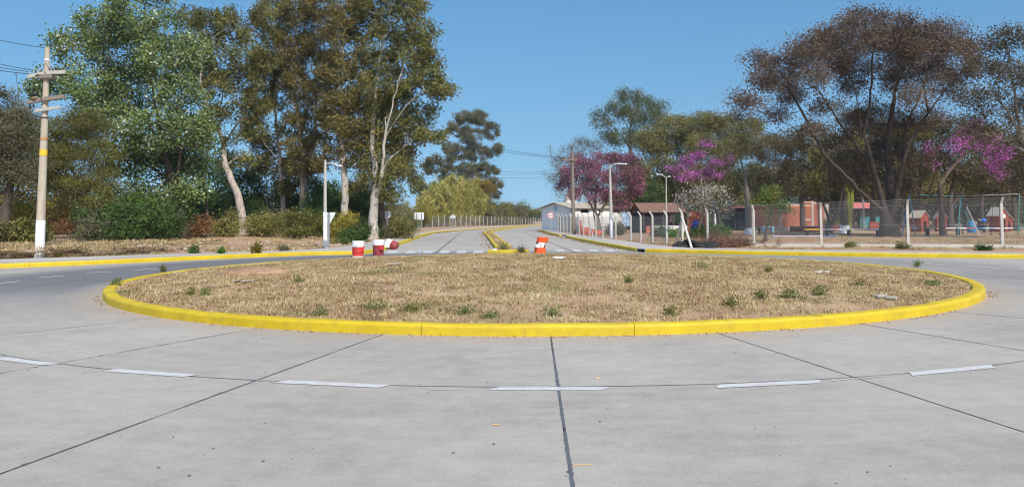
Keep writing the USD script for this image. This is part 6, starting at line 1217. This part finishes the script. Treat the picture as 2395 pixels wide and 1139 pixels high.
# the great umbrella tree
D = 51.5; u8 = [(1762, 240, 38, 13), (1732, 232, 28, 9), (1790, 190, 43, 18), (1775, 143, 38, 17), (1830, 162, 48, 22), (1842, 220, 42, 17), (1890, 114, 48, 23), (1900, 180, 48, 21), (1950, 85, 48, 22), (1960, 142, 52, 26), (1990, 56, 42, 18), (2030, 45, 46, 19), (2040, 104, 56, 26), (2100, 64, 46, 22), (2110, 122, 52, 32), (2160, 92, 46, 27), (2182, 62, 28, 12), (2220, 74, 36, 19), (2230, 122, 42, 26), (2258, 112, 26, 22), (2180, 162, 46, 22), (2240, 170, 38, 19), (2070, 172, 46, 22), (2000, 202, 38, 18), (1930, 250, 36, 16), (2140, 230, 40, 20), (2060, 250, 36, 16), (1740, 270, 23, 7), (1822, 270, 36, 11), (1870, 200, 40, 15), (1910, 300, 26, 10), (1865, 140, 44, 22), (1925, 110, 44, 24), (2000, 95, 50, 26), (2070, 85, 50, 26), (2135, 100, 50, 26), (2200, 110, 44, 26), (2000, 160, 50, 24), (2100, 190, 50, 24), (2200, 200, 44, 24), (1820, 190, 40, 16), (2150, 130, 50, 30), (2270, 140, 24, 20), (2020, 280, 44, 20, 3), (2100, 290, 46, 24, 3), (2170, 280, 44, 24, 2), (1960, 330, 40, 18, 3), (2060, 350, 44, 26, 4), (2140, 360, 44, 28, 3), (1990, 400, 36, 20, 4), (2110, 430, 40, 22, 4)]
tree('umbrella_tree', 'great umbrella shaped tree covered in brown seed pods in the park', col(2078, D), [path([(2082, 557), (2075, 520), (2062, 470), (2045, 400), (2022, 320), (2005, 240), (1985, 165)], D), path([(2066, 495), (2030, 465), (1995, 430), (1955, 390), (1915, 350), (1870, 310), (1820, 280), (1780, 262)], D, (0, -.6, -1, -1.3, -1.6, -2, -2.2, -2.4)), path([(1930, 365), (1898, 305), (1868, 245), (1838, 200), (1800, 165)], D, (-1.5, -1.5, -1.2, -1, -.6)), path([(2078, 530), (2082, 450), (2078, 360), (2085, 265), (2100, 190), (2125, 130)], D, (0, .8, 1.2, 1.5, 1.6, 1.6)), path([(2080, 520), (2098, 450), (2112, 380), (2148, 300), (2195, 230), (2245, 170)], D, (0, -.6, -1, -1.2, -1.3, -1.5)), path([(2040, 385), (1995, 330), (1950, 270), (1905, 190)], D, (0, 1, 1.8, 2.5)), path([(2112, 380), (2120, 300), (2160, 200), (2180, 120)], D, (-1, .5, 1.5, 2.2)), path([(2020, 310), (2035, 230), (2040, 130)], D, (0, -1, -1.6))],
     clumps_at(u8, D, R0, jit=1.1), .62, 'pod_brown', 'bark_umbrella', seed=39, dens=.80, bf=.34, per=88, sig=.37, L=.15, Wd=.074, droop=.3, flat_=.8, twigs=6, twigL=.8, twig_mat='twig_dark', r_tip=.010, twig_w=.007)
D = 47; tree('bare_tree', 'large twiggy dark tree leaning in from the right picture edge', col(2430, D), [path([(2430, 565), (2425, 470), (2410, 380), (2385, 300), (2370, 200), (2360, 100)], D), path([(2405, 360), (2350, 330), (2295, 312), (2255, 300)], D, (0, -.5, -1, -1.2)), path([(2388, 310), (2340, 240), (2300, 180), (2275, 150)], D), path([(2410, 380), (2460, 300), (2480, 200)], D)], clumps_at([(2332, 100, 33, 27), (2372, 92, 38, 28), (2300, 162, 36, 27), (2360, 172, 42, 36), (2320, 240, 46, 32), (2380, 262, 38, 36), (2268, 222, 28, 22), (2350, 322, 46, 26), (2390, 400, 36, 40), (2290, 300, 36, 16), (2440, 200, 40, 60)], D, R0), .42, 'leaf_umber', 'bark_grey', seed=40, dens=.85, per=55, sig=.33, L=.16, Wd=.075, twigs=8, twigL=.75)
D = 53.5; tree('pink_tree', 'pink flowering tree with a thin pale trunk behind the swings', col(2206, D), [path([(2206, 553), (2203, 500), (2197, 440), (2198, 400), (2215, 360)], D), path([(2200, 430), (2240, 380), (2290, 340), (2330, 345)], D), path([(2198, 405), (2175, 370), (2170, 340)], D)], clumps_at([(2278, 312, 23, 13), (2300, 350, 33, 15), (2330, 362, 28, 15), (2345, 400, 23, 15), (2258, 330, 18, 13), (2285, 290, 14, 12), (2340, 350, 20, 12), (2300, 330, 34, 16), (2320, 385, 26, 14), (2240, 345, 24, 14)], D, R0), .22, 'leaf_umber', seed=41, dens=1.2, per=10, sig=.3, flower='petal_magenta', fl_n=32, fl_size=.12, fl_frac=.62, fl_sig=.26, **{**lap, 'bark': 'bark_brown'})
# the dark trees behind the park
bgk = dict(twig_mat='twig_dark', bark='bark_dark', dens=.52, bf=.36, per=70, sig=.42, L=.24, Wd=.10, r_tip=.018, step=1.1, twigs=5, twigL=.9, twig_w=.010)
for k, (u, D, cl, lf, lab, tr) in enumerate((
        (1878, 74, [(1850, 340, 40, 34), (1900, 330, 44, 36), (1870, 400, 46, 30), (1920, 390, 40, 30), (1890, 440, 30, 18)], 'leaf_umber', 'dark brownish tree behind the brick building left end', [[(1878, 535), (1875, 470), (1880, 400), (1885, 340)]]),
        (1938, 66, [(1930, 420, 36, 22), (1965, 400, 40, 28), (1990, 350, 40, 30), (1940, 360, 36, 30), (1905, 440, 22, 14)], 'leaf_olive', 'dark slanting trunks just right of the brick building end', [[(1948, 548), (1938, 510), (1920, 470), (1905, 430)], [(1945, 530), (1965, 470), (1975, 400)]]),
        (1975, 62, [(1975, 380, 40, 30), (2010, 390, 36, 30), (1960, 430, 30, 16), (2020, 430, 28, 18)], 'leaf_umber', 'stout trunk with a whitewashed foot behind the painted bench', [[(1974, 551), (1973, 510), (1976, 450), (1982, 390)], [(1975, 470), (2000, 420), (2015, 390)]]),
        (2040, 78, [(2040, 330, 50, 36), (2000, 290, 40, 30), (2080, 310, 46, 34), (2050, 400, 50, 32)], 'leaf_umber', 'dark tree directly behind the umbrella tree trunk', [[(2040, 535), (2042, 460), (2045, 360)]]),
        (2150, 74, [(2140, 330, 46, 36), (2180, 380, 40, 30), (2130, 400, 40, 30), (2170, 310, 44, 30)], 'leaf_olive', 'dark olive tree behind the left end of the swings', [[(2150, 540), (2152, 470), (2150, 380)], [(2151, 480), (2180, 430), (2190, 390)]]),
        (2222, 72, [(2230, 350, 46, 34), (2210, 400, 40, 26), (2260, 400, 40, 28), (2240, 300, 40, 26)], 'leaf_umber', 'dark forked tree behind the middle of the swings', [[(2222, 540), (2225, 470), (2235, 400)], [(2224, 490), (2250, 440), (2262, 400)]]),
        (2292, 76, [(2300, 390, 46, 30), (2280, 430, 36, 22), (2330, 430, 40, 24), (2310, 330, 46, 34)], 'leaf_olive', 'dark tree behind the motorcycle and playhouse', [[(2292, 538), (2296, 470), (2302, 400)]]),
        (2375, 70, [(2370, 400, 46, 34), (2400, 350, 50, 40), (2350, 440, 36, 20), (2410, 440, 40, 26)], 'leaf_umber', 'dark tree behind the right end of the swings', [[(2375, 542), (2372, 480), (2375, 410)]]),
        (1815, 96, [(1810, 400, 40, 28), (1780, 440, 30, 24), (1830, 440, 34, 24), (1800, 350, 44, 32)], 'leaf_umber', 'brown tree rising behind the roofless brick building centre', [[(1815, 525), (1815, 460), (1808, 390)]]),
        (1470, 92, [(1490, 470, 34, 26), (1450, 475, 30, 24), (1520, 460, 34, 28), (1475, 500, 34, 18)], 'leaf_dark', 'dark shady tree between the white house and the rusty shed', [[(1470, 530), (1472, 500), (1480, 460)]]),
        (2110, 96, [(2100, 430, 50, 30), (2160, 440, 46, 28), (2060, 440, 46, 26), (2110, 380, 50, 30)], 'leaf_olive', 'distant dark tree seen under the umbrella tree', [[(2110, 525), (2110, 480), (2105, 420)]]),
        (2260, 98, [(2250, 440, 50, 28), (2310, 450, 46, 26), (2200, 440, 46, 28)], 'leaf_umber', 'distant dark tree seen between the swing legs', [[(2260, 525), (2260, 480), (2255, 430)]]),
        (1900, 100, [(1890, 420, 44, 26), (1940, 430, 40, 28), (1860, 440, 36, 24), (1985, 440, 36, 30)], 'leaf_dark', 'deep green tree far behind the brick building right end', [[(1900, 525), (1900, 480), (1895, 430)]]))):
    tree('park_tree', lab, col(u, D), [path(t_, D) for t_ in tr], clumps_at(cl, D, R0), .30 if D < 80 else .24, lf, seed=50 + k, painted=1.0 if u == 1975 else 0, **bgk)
# low growth in the park and at the fences
for a in (('shrub', 'low green plant behind the leaning dark post', 1648, 51, 1.6, .7, 'leaf_dark', 1), ('shrub', 'low green weeds behind the fence left of its corner', 1568, 53, 1.3, .4, 'leaf_bright', 2), ('shrub', 'small leafy green plant right of the corner post', 1690, 50, 1.3, .8, 'leaf_bright', 3), ('shrub', 'pale grey green weed behind the fence left of the corner', 1542, 55, 1.0, .6, 'leaf_grey', 4), ('shrub', 'green bush beside the brick building corner column', 1938, 88, 2.0, 1.2, 'leaf_olive', 5),
          ('shrub', 'bushy weeds at the foot of the tall thin lamp post', 1440, 60, 1.2, .8, 'leaf_grey', 6), ('hedge', 'dark hedge like growth behind the rusty shed', 1560, 80, 7.0, 3.2, 'leaf_dark', 7), ('hedge', 'dark growth closing the view right of the rusty shed', 1640, 78, 6.0, 3.0, 'leaf_dark', 8), ('hedge', 'dark growth behind the red roofed shelter', 1730, 95, 6.0, 3.4, 'leaf_dark', 9), ('hedge', 'dark growth behind the white house', 1420, 104, 9.0, 4.0, 'leaf_dark', 10)):
    nm, lab, u, D, w, h, lf, sd_ = a; shrub(nm, lab, u, D, w, h, lf, 500 + sd_, twigs=3)
b_ = on(1685, 578); br = np.random.default_rng(77); tp_ = np.c_[b_[0] + br.normal(0, .75, 110), b_[1] + br.normal(0, .3, 110), b_[2] + np.abs(br.normal(.12, .13, 110))]
m, r = cat_mesh([sprigs(tp_, 16, .55, .008, br, .25)]); bp_ = thing('brush_pile', 'pile of dry reddish cut branches on the ground by the fence corner', 'brush pile', b_); obj('twigs', m, 'twig_red', bp_, rnd=r)
m, r = cat_mesh([leaves(tp_[:60], 8, .15, .10, .05, br)]); obj('dead_leaves', m, 'dry_litter', bp_, rnd=r)
# woods closing the view far behind, one mass
def woods(name, label, spec, leaf, seed, n, L=.5, Wd=.22, sig=.9):
    r = np.random.default_rng(seed); T = []
    for (u0, u1, vt, D0, D1) in spec:
        for _ in range(n):
            u, D = r.uniform(u0, u1), r.uniform(D0, D1); g_ = col(u, D); top = at(u, vt + r.normal(0, 6) + 10 * math.sin(u * .07 + seed), D)[2]; T.append(g_ + [0, 0, (max(top, g_[2] + 1) - g_[2]) * r.random() ** .7])
    T = np.array(T); m, q = cat_mesh([leaves(T, 26, sig, L, Wd, r, .15, .8)]); obj(name, m, leaf, rnd=q, label=label, cat='wood', kind='stuff', smooth=False)
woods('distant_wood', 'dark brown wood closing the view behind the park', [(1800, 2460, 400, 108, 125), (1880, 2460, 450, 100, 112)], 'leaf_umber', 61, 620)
woods('distant_wood', 'dull green wood behind the sheds and white house', [(1470, 1830, 425, 120, 135)], 'leaf_olive', 62, 500)
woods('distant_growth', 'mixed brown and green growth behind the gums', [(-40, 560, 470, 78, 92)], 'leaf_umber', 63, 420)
woods('distant_growth', 'olive growth low behind the gum trunks', [(480, 935, 478, 88, 104)], 'leaf_olive', 64, 420)

# ------------------------------------------------------------------ small plants, litter and debris
w_r = np.random.default_rng(91)
def weed(label, u, v, h, w, leaf='leaf_dark', seed=0, per=26, isl_=True, cat='weed', L=.07, Wd=.028):
    p = G(u, v, .2)
    if isl_:
        for _ in range(12):
            z = float(np.squeeze(isl(p[:2]))); p = G(u, v, z if z == z else .13)
    else: p = on(u, v)
    if isl_: h, w = h * .5, w * .85
    elif 'verge' in label: h, w = h * .6, w * .9
    r = np.random.default_rng(700 + seed); n = 9; a = r.random(n) * 6.28; o = r.random(n); t = thing('weed', label, cat, p); st, c = [], []
    for k in range(n):
        e = p + np.array([math.cos(a[k]) * w / 2 * o[k], math.sin(a[k]) * w / 2 * o[k], h * (1 - .5 * o[k]) * (.6 + .5 * r.random())]); m_ = (p + e) / 2 + [0, 0, h * .08]
        st.append(tube([p, m_, e], [.006, .004, .002], 3, False)); s = r.random((5, 1)) * .8 + .25; c.append(p + (e - p) * s)
    m, q = cat_mesh([leaves(np.vstack(c), max(3, per // 5), .035 + .05 * w, L, Wd, r, .1)])
    obj('stems', join(st), 'twig_green', t, kind='stuff'); obj('leaves', m, leaf, t, rnd=q)
simple('twig_green', (0.10, 0.13, 0.04), 0.8)
for k, a in enumerate((('upright green weed in the right middle of the island', 1471, 662, .26, .18), ('leafy green weed at the near right kerb of the island', 1776, 700, .30, .32), ('wide low green weed right of centre near the kerb', 1710, 716, .16, .75), ('green weed clump left of the concrete scrap', 1920, 690, .26, .55), ('green weed patch on the right of the island', 1850, 698, .20, .60), ('small green weed right of the grass middle', 2010, 668, .2, .4),
                       ('brown green weed near the right end of the island', 2180, 668, .22, .6), ('green weed sticking up at the far right rim', 2147, 622, .30, .35), ('thin tall green weed at the far left rim', 381, 636, .42, .16), ('grey green weed at the left rim of the island', 272, 668, .28, .40), ('pair of small green weeds left of centre', 478, 692, .24, .35), ('small green weed in the left foreground of the island', 447, 690, .22, .2),
                       ('low green weed left of the near kerb middle', 1090, 735, .14, .40), ('small green tuft right at the near kerb', 1150, 744, .10, .35), ('green weed patch near the kerb left of centre', 960, 728, .14, .60), ('low weed far left of centre', 745, 738, .16, .45), ('dark low weed right of the near kerb middle', 1290, 738, .14, .40), ('small weed at the right far part of the island', 1797, 636, .2, .2), ('tiny green weed on the far left part', 700, 660, .14, .3), ('green patch in the near left grass', 880, 720, .12, .8), ('weed close to the kerb right of the joint', 1570, 735, .14, .5), ('bright low weed near the far rim in the middle', 1640, 628, .12, .7))):
    lab, u, v, h, w = a; weed(lab, u, v, h, w, ('leaf_weed', 'leaf_weed', 'leaf_acacia')[k % 3], k, per=30 if w > .5 else 20, L=.055, Wd=.02)
for k, a in enumerate((('green weed tuft on the verge left of the others', 452, 594, .5, .9, 'leaf_dark'), ('narrow green weed on the verge behind the left pavement', 517, 594, .42, .35, 'leaf_bright'), ('bright yellow green weed at the pavement edge', 603, 593, .45, .7, 'leaf_yellow'), ('low grey green weed right of the yellow one', 658, 588, .3, .7, 'leaf_grey'), ('dark green weed on the verge right of the triangular sign', 808, 571, .55, .9, 'leaf_dark'),
                       ('small weed at the foot of the fence near the right edge', 2298, 586, .22, .7, 'leaf_dark'), ('weed at the footing of the front fence', 2110, 582, .2, .8, 'leaf_acacia'), ('weeds along the footing by the middle posts', 1990, 580, .2, .9, 'leaf_acacia'), ('plant by the small citrus tree fence post', 1745, 575, .3, .6, 'leaf_bright'), ('low yellow weed by the power pole foot', 135, 600, .4, .8, 'leaf_yellow'),
                       ('grassy weed beside the round sign post', 935, 552, .35, 1.2, 'leaf_acacia'), ('weed between lamp post and far drums', 780, 570, .3, .7, 'leaf_olive'))):
    lab, u, v, h, w, lf = a; weed(lab, u, v, h, w, lf, 40 + k, isl_=False, per=60, L=.10, Wd=.04)
p = G(1172, 585, .12)
weed('low weeds and stones growing in the median nose', 1180, 588, .22, 1.3, 'leaf_acacia', 60, isl_=False, per=70); weed('small weeds at the right tip of the median nose', 1222, 590, .16, .8, 'leaf_grey', 61, isl_=False, per=50)
for k, (u, v, s, lab) in enumerate(((1176, 582.5, .15, 'white lump of rubble at the front of the median'), (1157, 586, .10, 'small pale rubble lump left on the median nose'))):
    obj('rubble_lump', lump(G(u, v, .14), (s, s * .7, s * .5), 60 + k), 'paper', smooth=50, label=lab, cat='rubble')
def on_isl(u, v):
    p = G(u, v, .2)
    for _ in range(12):
        z = float(np.squeeze(isl(p[:2]))); p = G(u, v, z if z == z else .13)
    return p
def scrap(label, cat, u, v, w, d, mat, h=.04, seed=0, name='paper_scrap'):
    """A crumpled sheet lying on the grass."""
    p = on_isl(u, v); r = np.random.default_rng(seed); n = 7; x, y = np.meshgrid(np.linspace(-.5, .5, n), np.linspace(-.5, .5, n), indexing='ij')
    z = h * (r.random((n, n)) + .5); v_ = np.stack([x * w + r.normal(0, .02, (n, n)) * w, y * d, z], -1).reshape(-1, 3) + p; i, j = np.meshgrid(np.arange(n - 1), np.arange(n - 1), indexing='ij'); q = np.stack([i * n + j, (i + 1) * n + j, (i + 1) * n + j + 1, i * n + j + 1], -1).reshape(-1, 4)
    a, b_ = meshkit.arrays((v_, q))[:2]; obj(name, join([trimesh.Trimesh(a, b_, process=False), trimesh.Trimesh(a - [0, 0, .006], b_[:, ::-1], process=False)]), mat, smooth=40, label=label, cat=cat)
scrap('white paper scrap near the far rim below the orange drum', 'litter', 1309, 607, .34, .3, 'paper', .06, 1)
scrap('grey plastic scrap left of centre on the far part of the island', 'litter', 924, 621, .36, .3, 'rubble', .05, 2, 'plastic_scrap')
scrap('pale scrap in the left part of the grass beside the bare mound', 'litter', 567, 661, .36, .35, 'rubble', .04, 3, 'plastic_scrap')
scrap('small white scrap on the right far part of the island', 'litter', 1925, 639, .34, .2, 'paper', .03, 4)
for k, (u, v, w, lab) in enumerate(((2058, 697, .32, 'broken concrete slab scrap near the right kerb, left piece'), (2085, 701, .28, 'broken concrete slab scrap near the right kerb, right piece'))):
    p = on_isl(u, v); obj('concrete_scrap', setat(box((0, 0, .035), (w * .6, .12, .045), .3 - k, .012), p, 0), 'kerb_grey', label=lab, cat='concrete scrap')
p = on_isl(982, 604); st_ = thing('marker_stake', 'thin stake with a small blue and white tag on the far part of the island', 'stake', p)
obj('stake', beam(p - [0, 0, .05], p + [0, 0, .26], .010), 'galvanised', st_); obj('tag', box(p + [0, -.01, .24], (.08, .012, .06)), 'soft_blue', st_)
p = on_isl(600, 638); m = lump(p - [0, 0, .08], (.9, .6, .16), 71, 3, .3); obj('soil_mound', m, 'island_soil', smooth=True, label='bare brown soil mound in the left of the island', cat='mound')
p = G(1078, 775); obj('dirt_clod', [lump(p + [0, -.02, 0], (.075, .05, .07), 81, 3, .9), lump(p + [-.06, .02, -.01], (.04, .03, .03), 82, 2), lump(p + [.02, -.10, -.01], (.03, .025, .018), 83, 2)], 'clod', smooth=50, label='dark brown dirt clod against the near yellow kerb', cat='dirt clod')
p = G(1160, 994); obj('straw_piece', tube([p + [-.035, 0, .005], p + [.0, .002, .006], p + [.036, -.002, .005]], [.004, .0055, .004], 6), 'straw', label='pale straw piece lying on the near concrete', cat='straw')
p = G(1360, 1088); obj('grass_blade_piece', tube([p + [-.06, .003, .003], p + [.0, 0, .004], p + [.07, .012, .003]], [.0015, .002, .001], 4), 'bench_yellow', label='thin yellow dry grass blade on the near concrete right of the joint', cat='grass blade')
p = G(1397, 885); obj('dry_leaf', lump(p, (.022, .016, .012), 84, 2), 'straw', label='small curled tan leaf on the concrete right of the middle dash', cat='leaf')
# pebbles and crumbs over the road
n = 110; pu, pv = w_r.uniform(-40, 2435, n), 780 + 360 * w_r.random(n) ** 1.3; P0 = Gv(pu, pv, 0.0); sz = .003 + .006 * w_r.random(n) ** 3
ico = trimesh.creation.icosphere(0, 1.0)
obj('road_pebbles', join([trimesh.Trimesh(ico.vertices * [s * 1.3, s, s * .7] @ trimesh.transformations.rotation_matrix(k, [0, 0, 1])[:3, :3] + p + [0, 0, s * .4], ico.faces, process=False) for k, (p, s) in enumerate(zip(P0, sz))]), 'pebble', label='pebbles and crumbs scattered over the concrete', cat='pebbles', kind='stuff')
for k, (u, v) in enumerate(((499, 1049), (371, 1094), (615, 1079), (443, 1113), (1403, 986), (1060, 1059), (1155, 1039))):
    s = .009; obj('pebble', lump(G(u, v), (s * 1.3, s, s * .8), 90 + k, 2), 'pebble', smooth=50, label=('whitish grey pebble on the near concrete at left', 'dark pebble near the bottom left corner, left of two', 'round dark pebble left of the oil stain', 'dark pebble closest to the bottom edge at left', 'single dark pebble right of the long middle joint', 'dark pebble below the straw piece at left', 'small grey pebble straight below the straw piece')[k], cat='pebble', group='loose pebbles on the near concrete')
# leaf litter along the kerbs and rubble on the verge
lit = []
for ln, n, w, off in ((ra, 900, .16, -.18), (med_left, 420, .22, .25), (lk, 1500, .14, -.16)):
    k = w_r.integers(0, len(ln) - 1, n); 
    if ln is lk: k = w_r.integers(int(len(lk) * .42), int(len(lk) * .66), n)
    t = ln[k + 1] - ln[k]; t /= np.linalg.norm(t, axis=1, keepdims=True) + 1e-9; nn2 = np.stack([-t[:, 1], t[:, 0]], 1) * (1 if ln is not ra else -1)
    q = ln[k] + (ln[k + 1] - ln[k]) * w_r.random((n, 1)) + nn2 * (off + w_r.normal(0, w, n))[:, None]; lit.append(np.c_[q, zt(q[:, 1]) + .012])
m, q = cat_mesh([leaves(np.vstack(lit), 1, .01, .11, .07, w_r, 0, .1)]); obj('leaf_litter', m, 'dry_litter', rnd=q, label='dry brown leaves blown against the approach kerbs', cat='leaf litter', kind='stuff')
n = 1500; th_ = w_r.random(n) * 6.28; q = np.stack([CX + (RI + .02 + np.abs(w_r.normal(0, .09, n))) * np.cos(th_), CYI + (RI + .02 + np.abs(w_r.normal(0, .09, n))) * np.sin(th_)], 1); q = q[meshkit.fbm(np.c_[q * .9, 0 * q[:, :1]], 3, 4) > .5]
m, r_ = cat_mesh([leaves(np.c_[q, np.full(len(q), .006)], 1, .004, .035, .02, w_r, 0, .1)]); obj('kerb_litter', m, 'dry_litter', rnd=r_, label='fine dry litter gathered along the foot of the island kerb', cat='litter', kind='stuff')
n = 900; uu = w_r.uniform(-30, 1000, n); vv = np.interp(uu, (0, 450, 700, 800, 900, 1000), (604, 590, 582, 573, 557, 541)) - 22 * w_r.random(n) ** 1.6 * np.interp(uu, (0, 500, 800, 1000), (.6, 1, 1, .3)); Pv = onv(uu, vv); sz = .02 + .09 * w_r.random(n) ** 4
obj('verge_rubble', join([trimesh.Trimesh(ico.vertices * [s * 1.4, s, s * .7] + p, ico.faces, process=False) for p, s in zip(Pv, sz)]), 'rubble', label='small stones and rubble strewn over the left verge', cat='rubble', kind='stuff')
# dry grass on the verges
vr = np.random.default_rng(15); pts_ = []
for (u0, u1, v0, v1, n) in ((-40, 760, 556, 603, 5200), (760, 1000, 545, 575, 1500), (1560, 2450, 540, 583, 5200), (1420, 1640, 558, 574, 900)):
    p = onv(vr.uniform(u0, u1, n), vr.uniform(v0, v1, n)); pts_.append(p[~shapely.contains_xy(paved, p[:, 0], p[:, 1]) & (meshkit.fbm(p * [.5, .5, 0], 3, 6) > .38 + .2 * vr.random(n))])
pts_ = np.vstack(pts_)
scatter('verge_grass', np.array(pts_), 'straw_blades', straw, 8, .8, 2.2, 'thin dry grass over the bare verges and park ground', 'grass')
mp = resample(np.vstack([(med_left + med_right[np.linspace(0, len(med_right) - 1, len(med_left)).astype(int)]) / 2]), .12); mp = mp + vr.normal(0, .12, mp.shape)
scatter('median_grass', np.c_[mp, zt(mp[:, 1]) + .10], 'straw_blades', straw, 9, .7, 1.6, 'short dry grass along the narrow median', 'grass')

# ------------------------------------------------------------------ the air
usdkit.material(stage, '/World/Looks/haze_air', {'v': ('principled_volume', {'color': (0.80, 0.88, 0.96), 'density': 0.00016, 'anisotropy': 0.2})}, volume='v.volume')
obj('haze', box((0, 300, 13.5), (8900, 9400, 34)), 'haze_air', kind='stuff', label='thin even haze lying over the whole place', cat='haze')
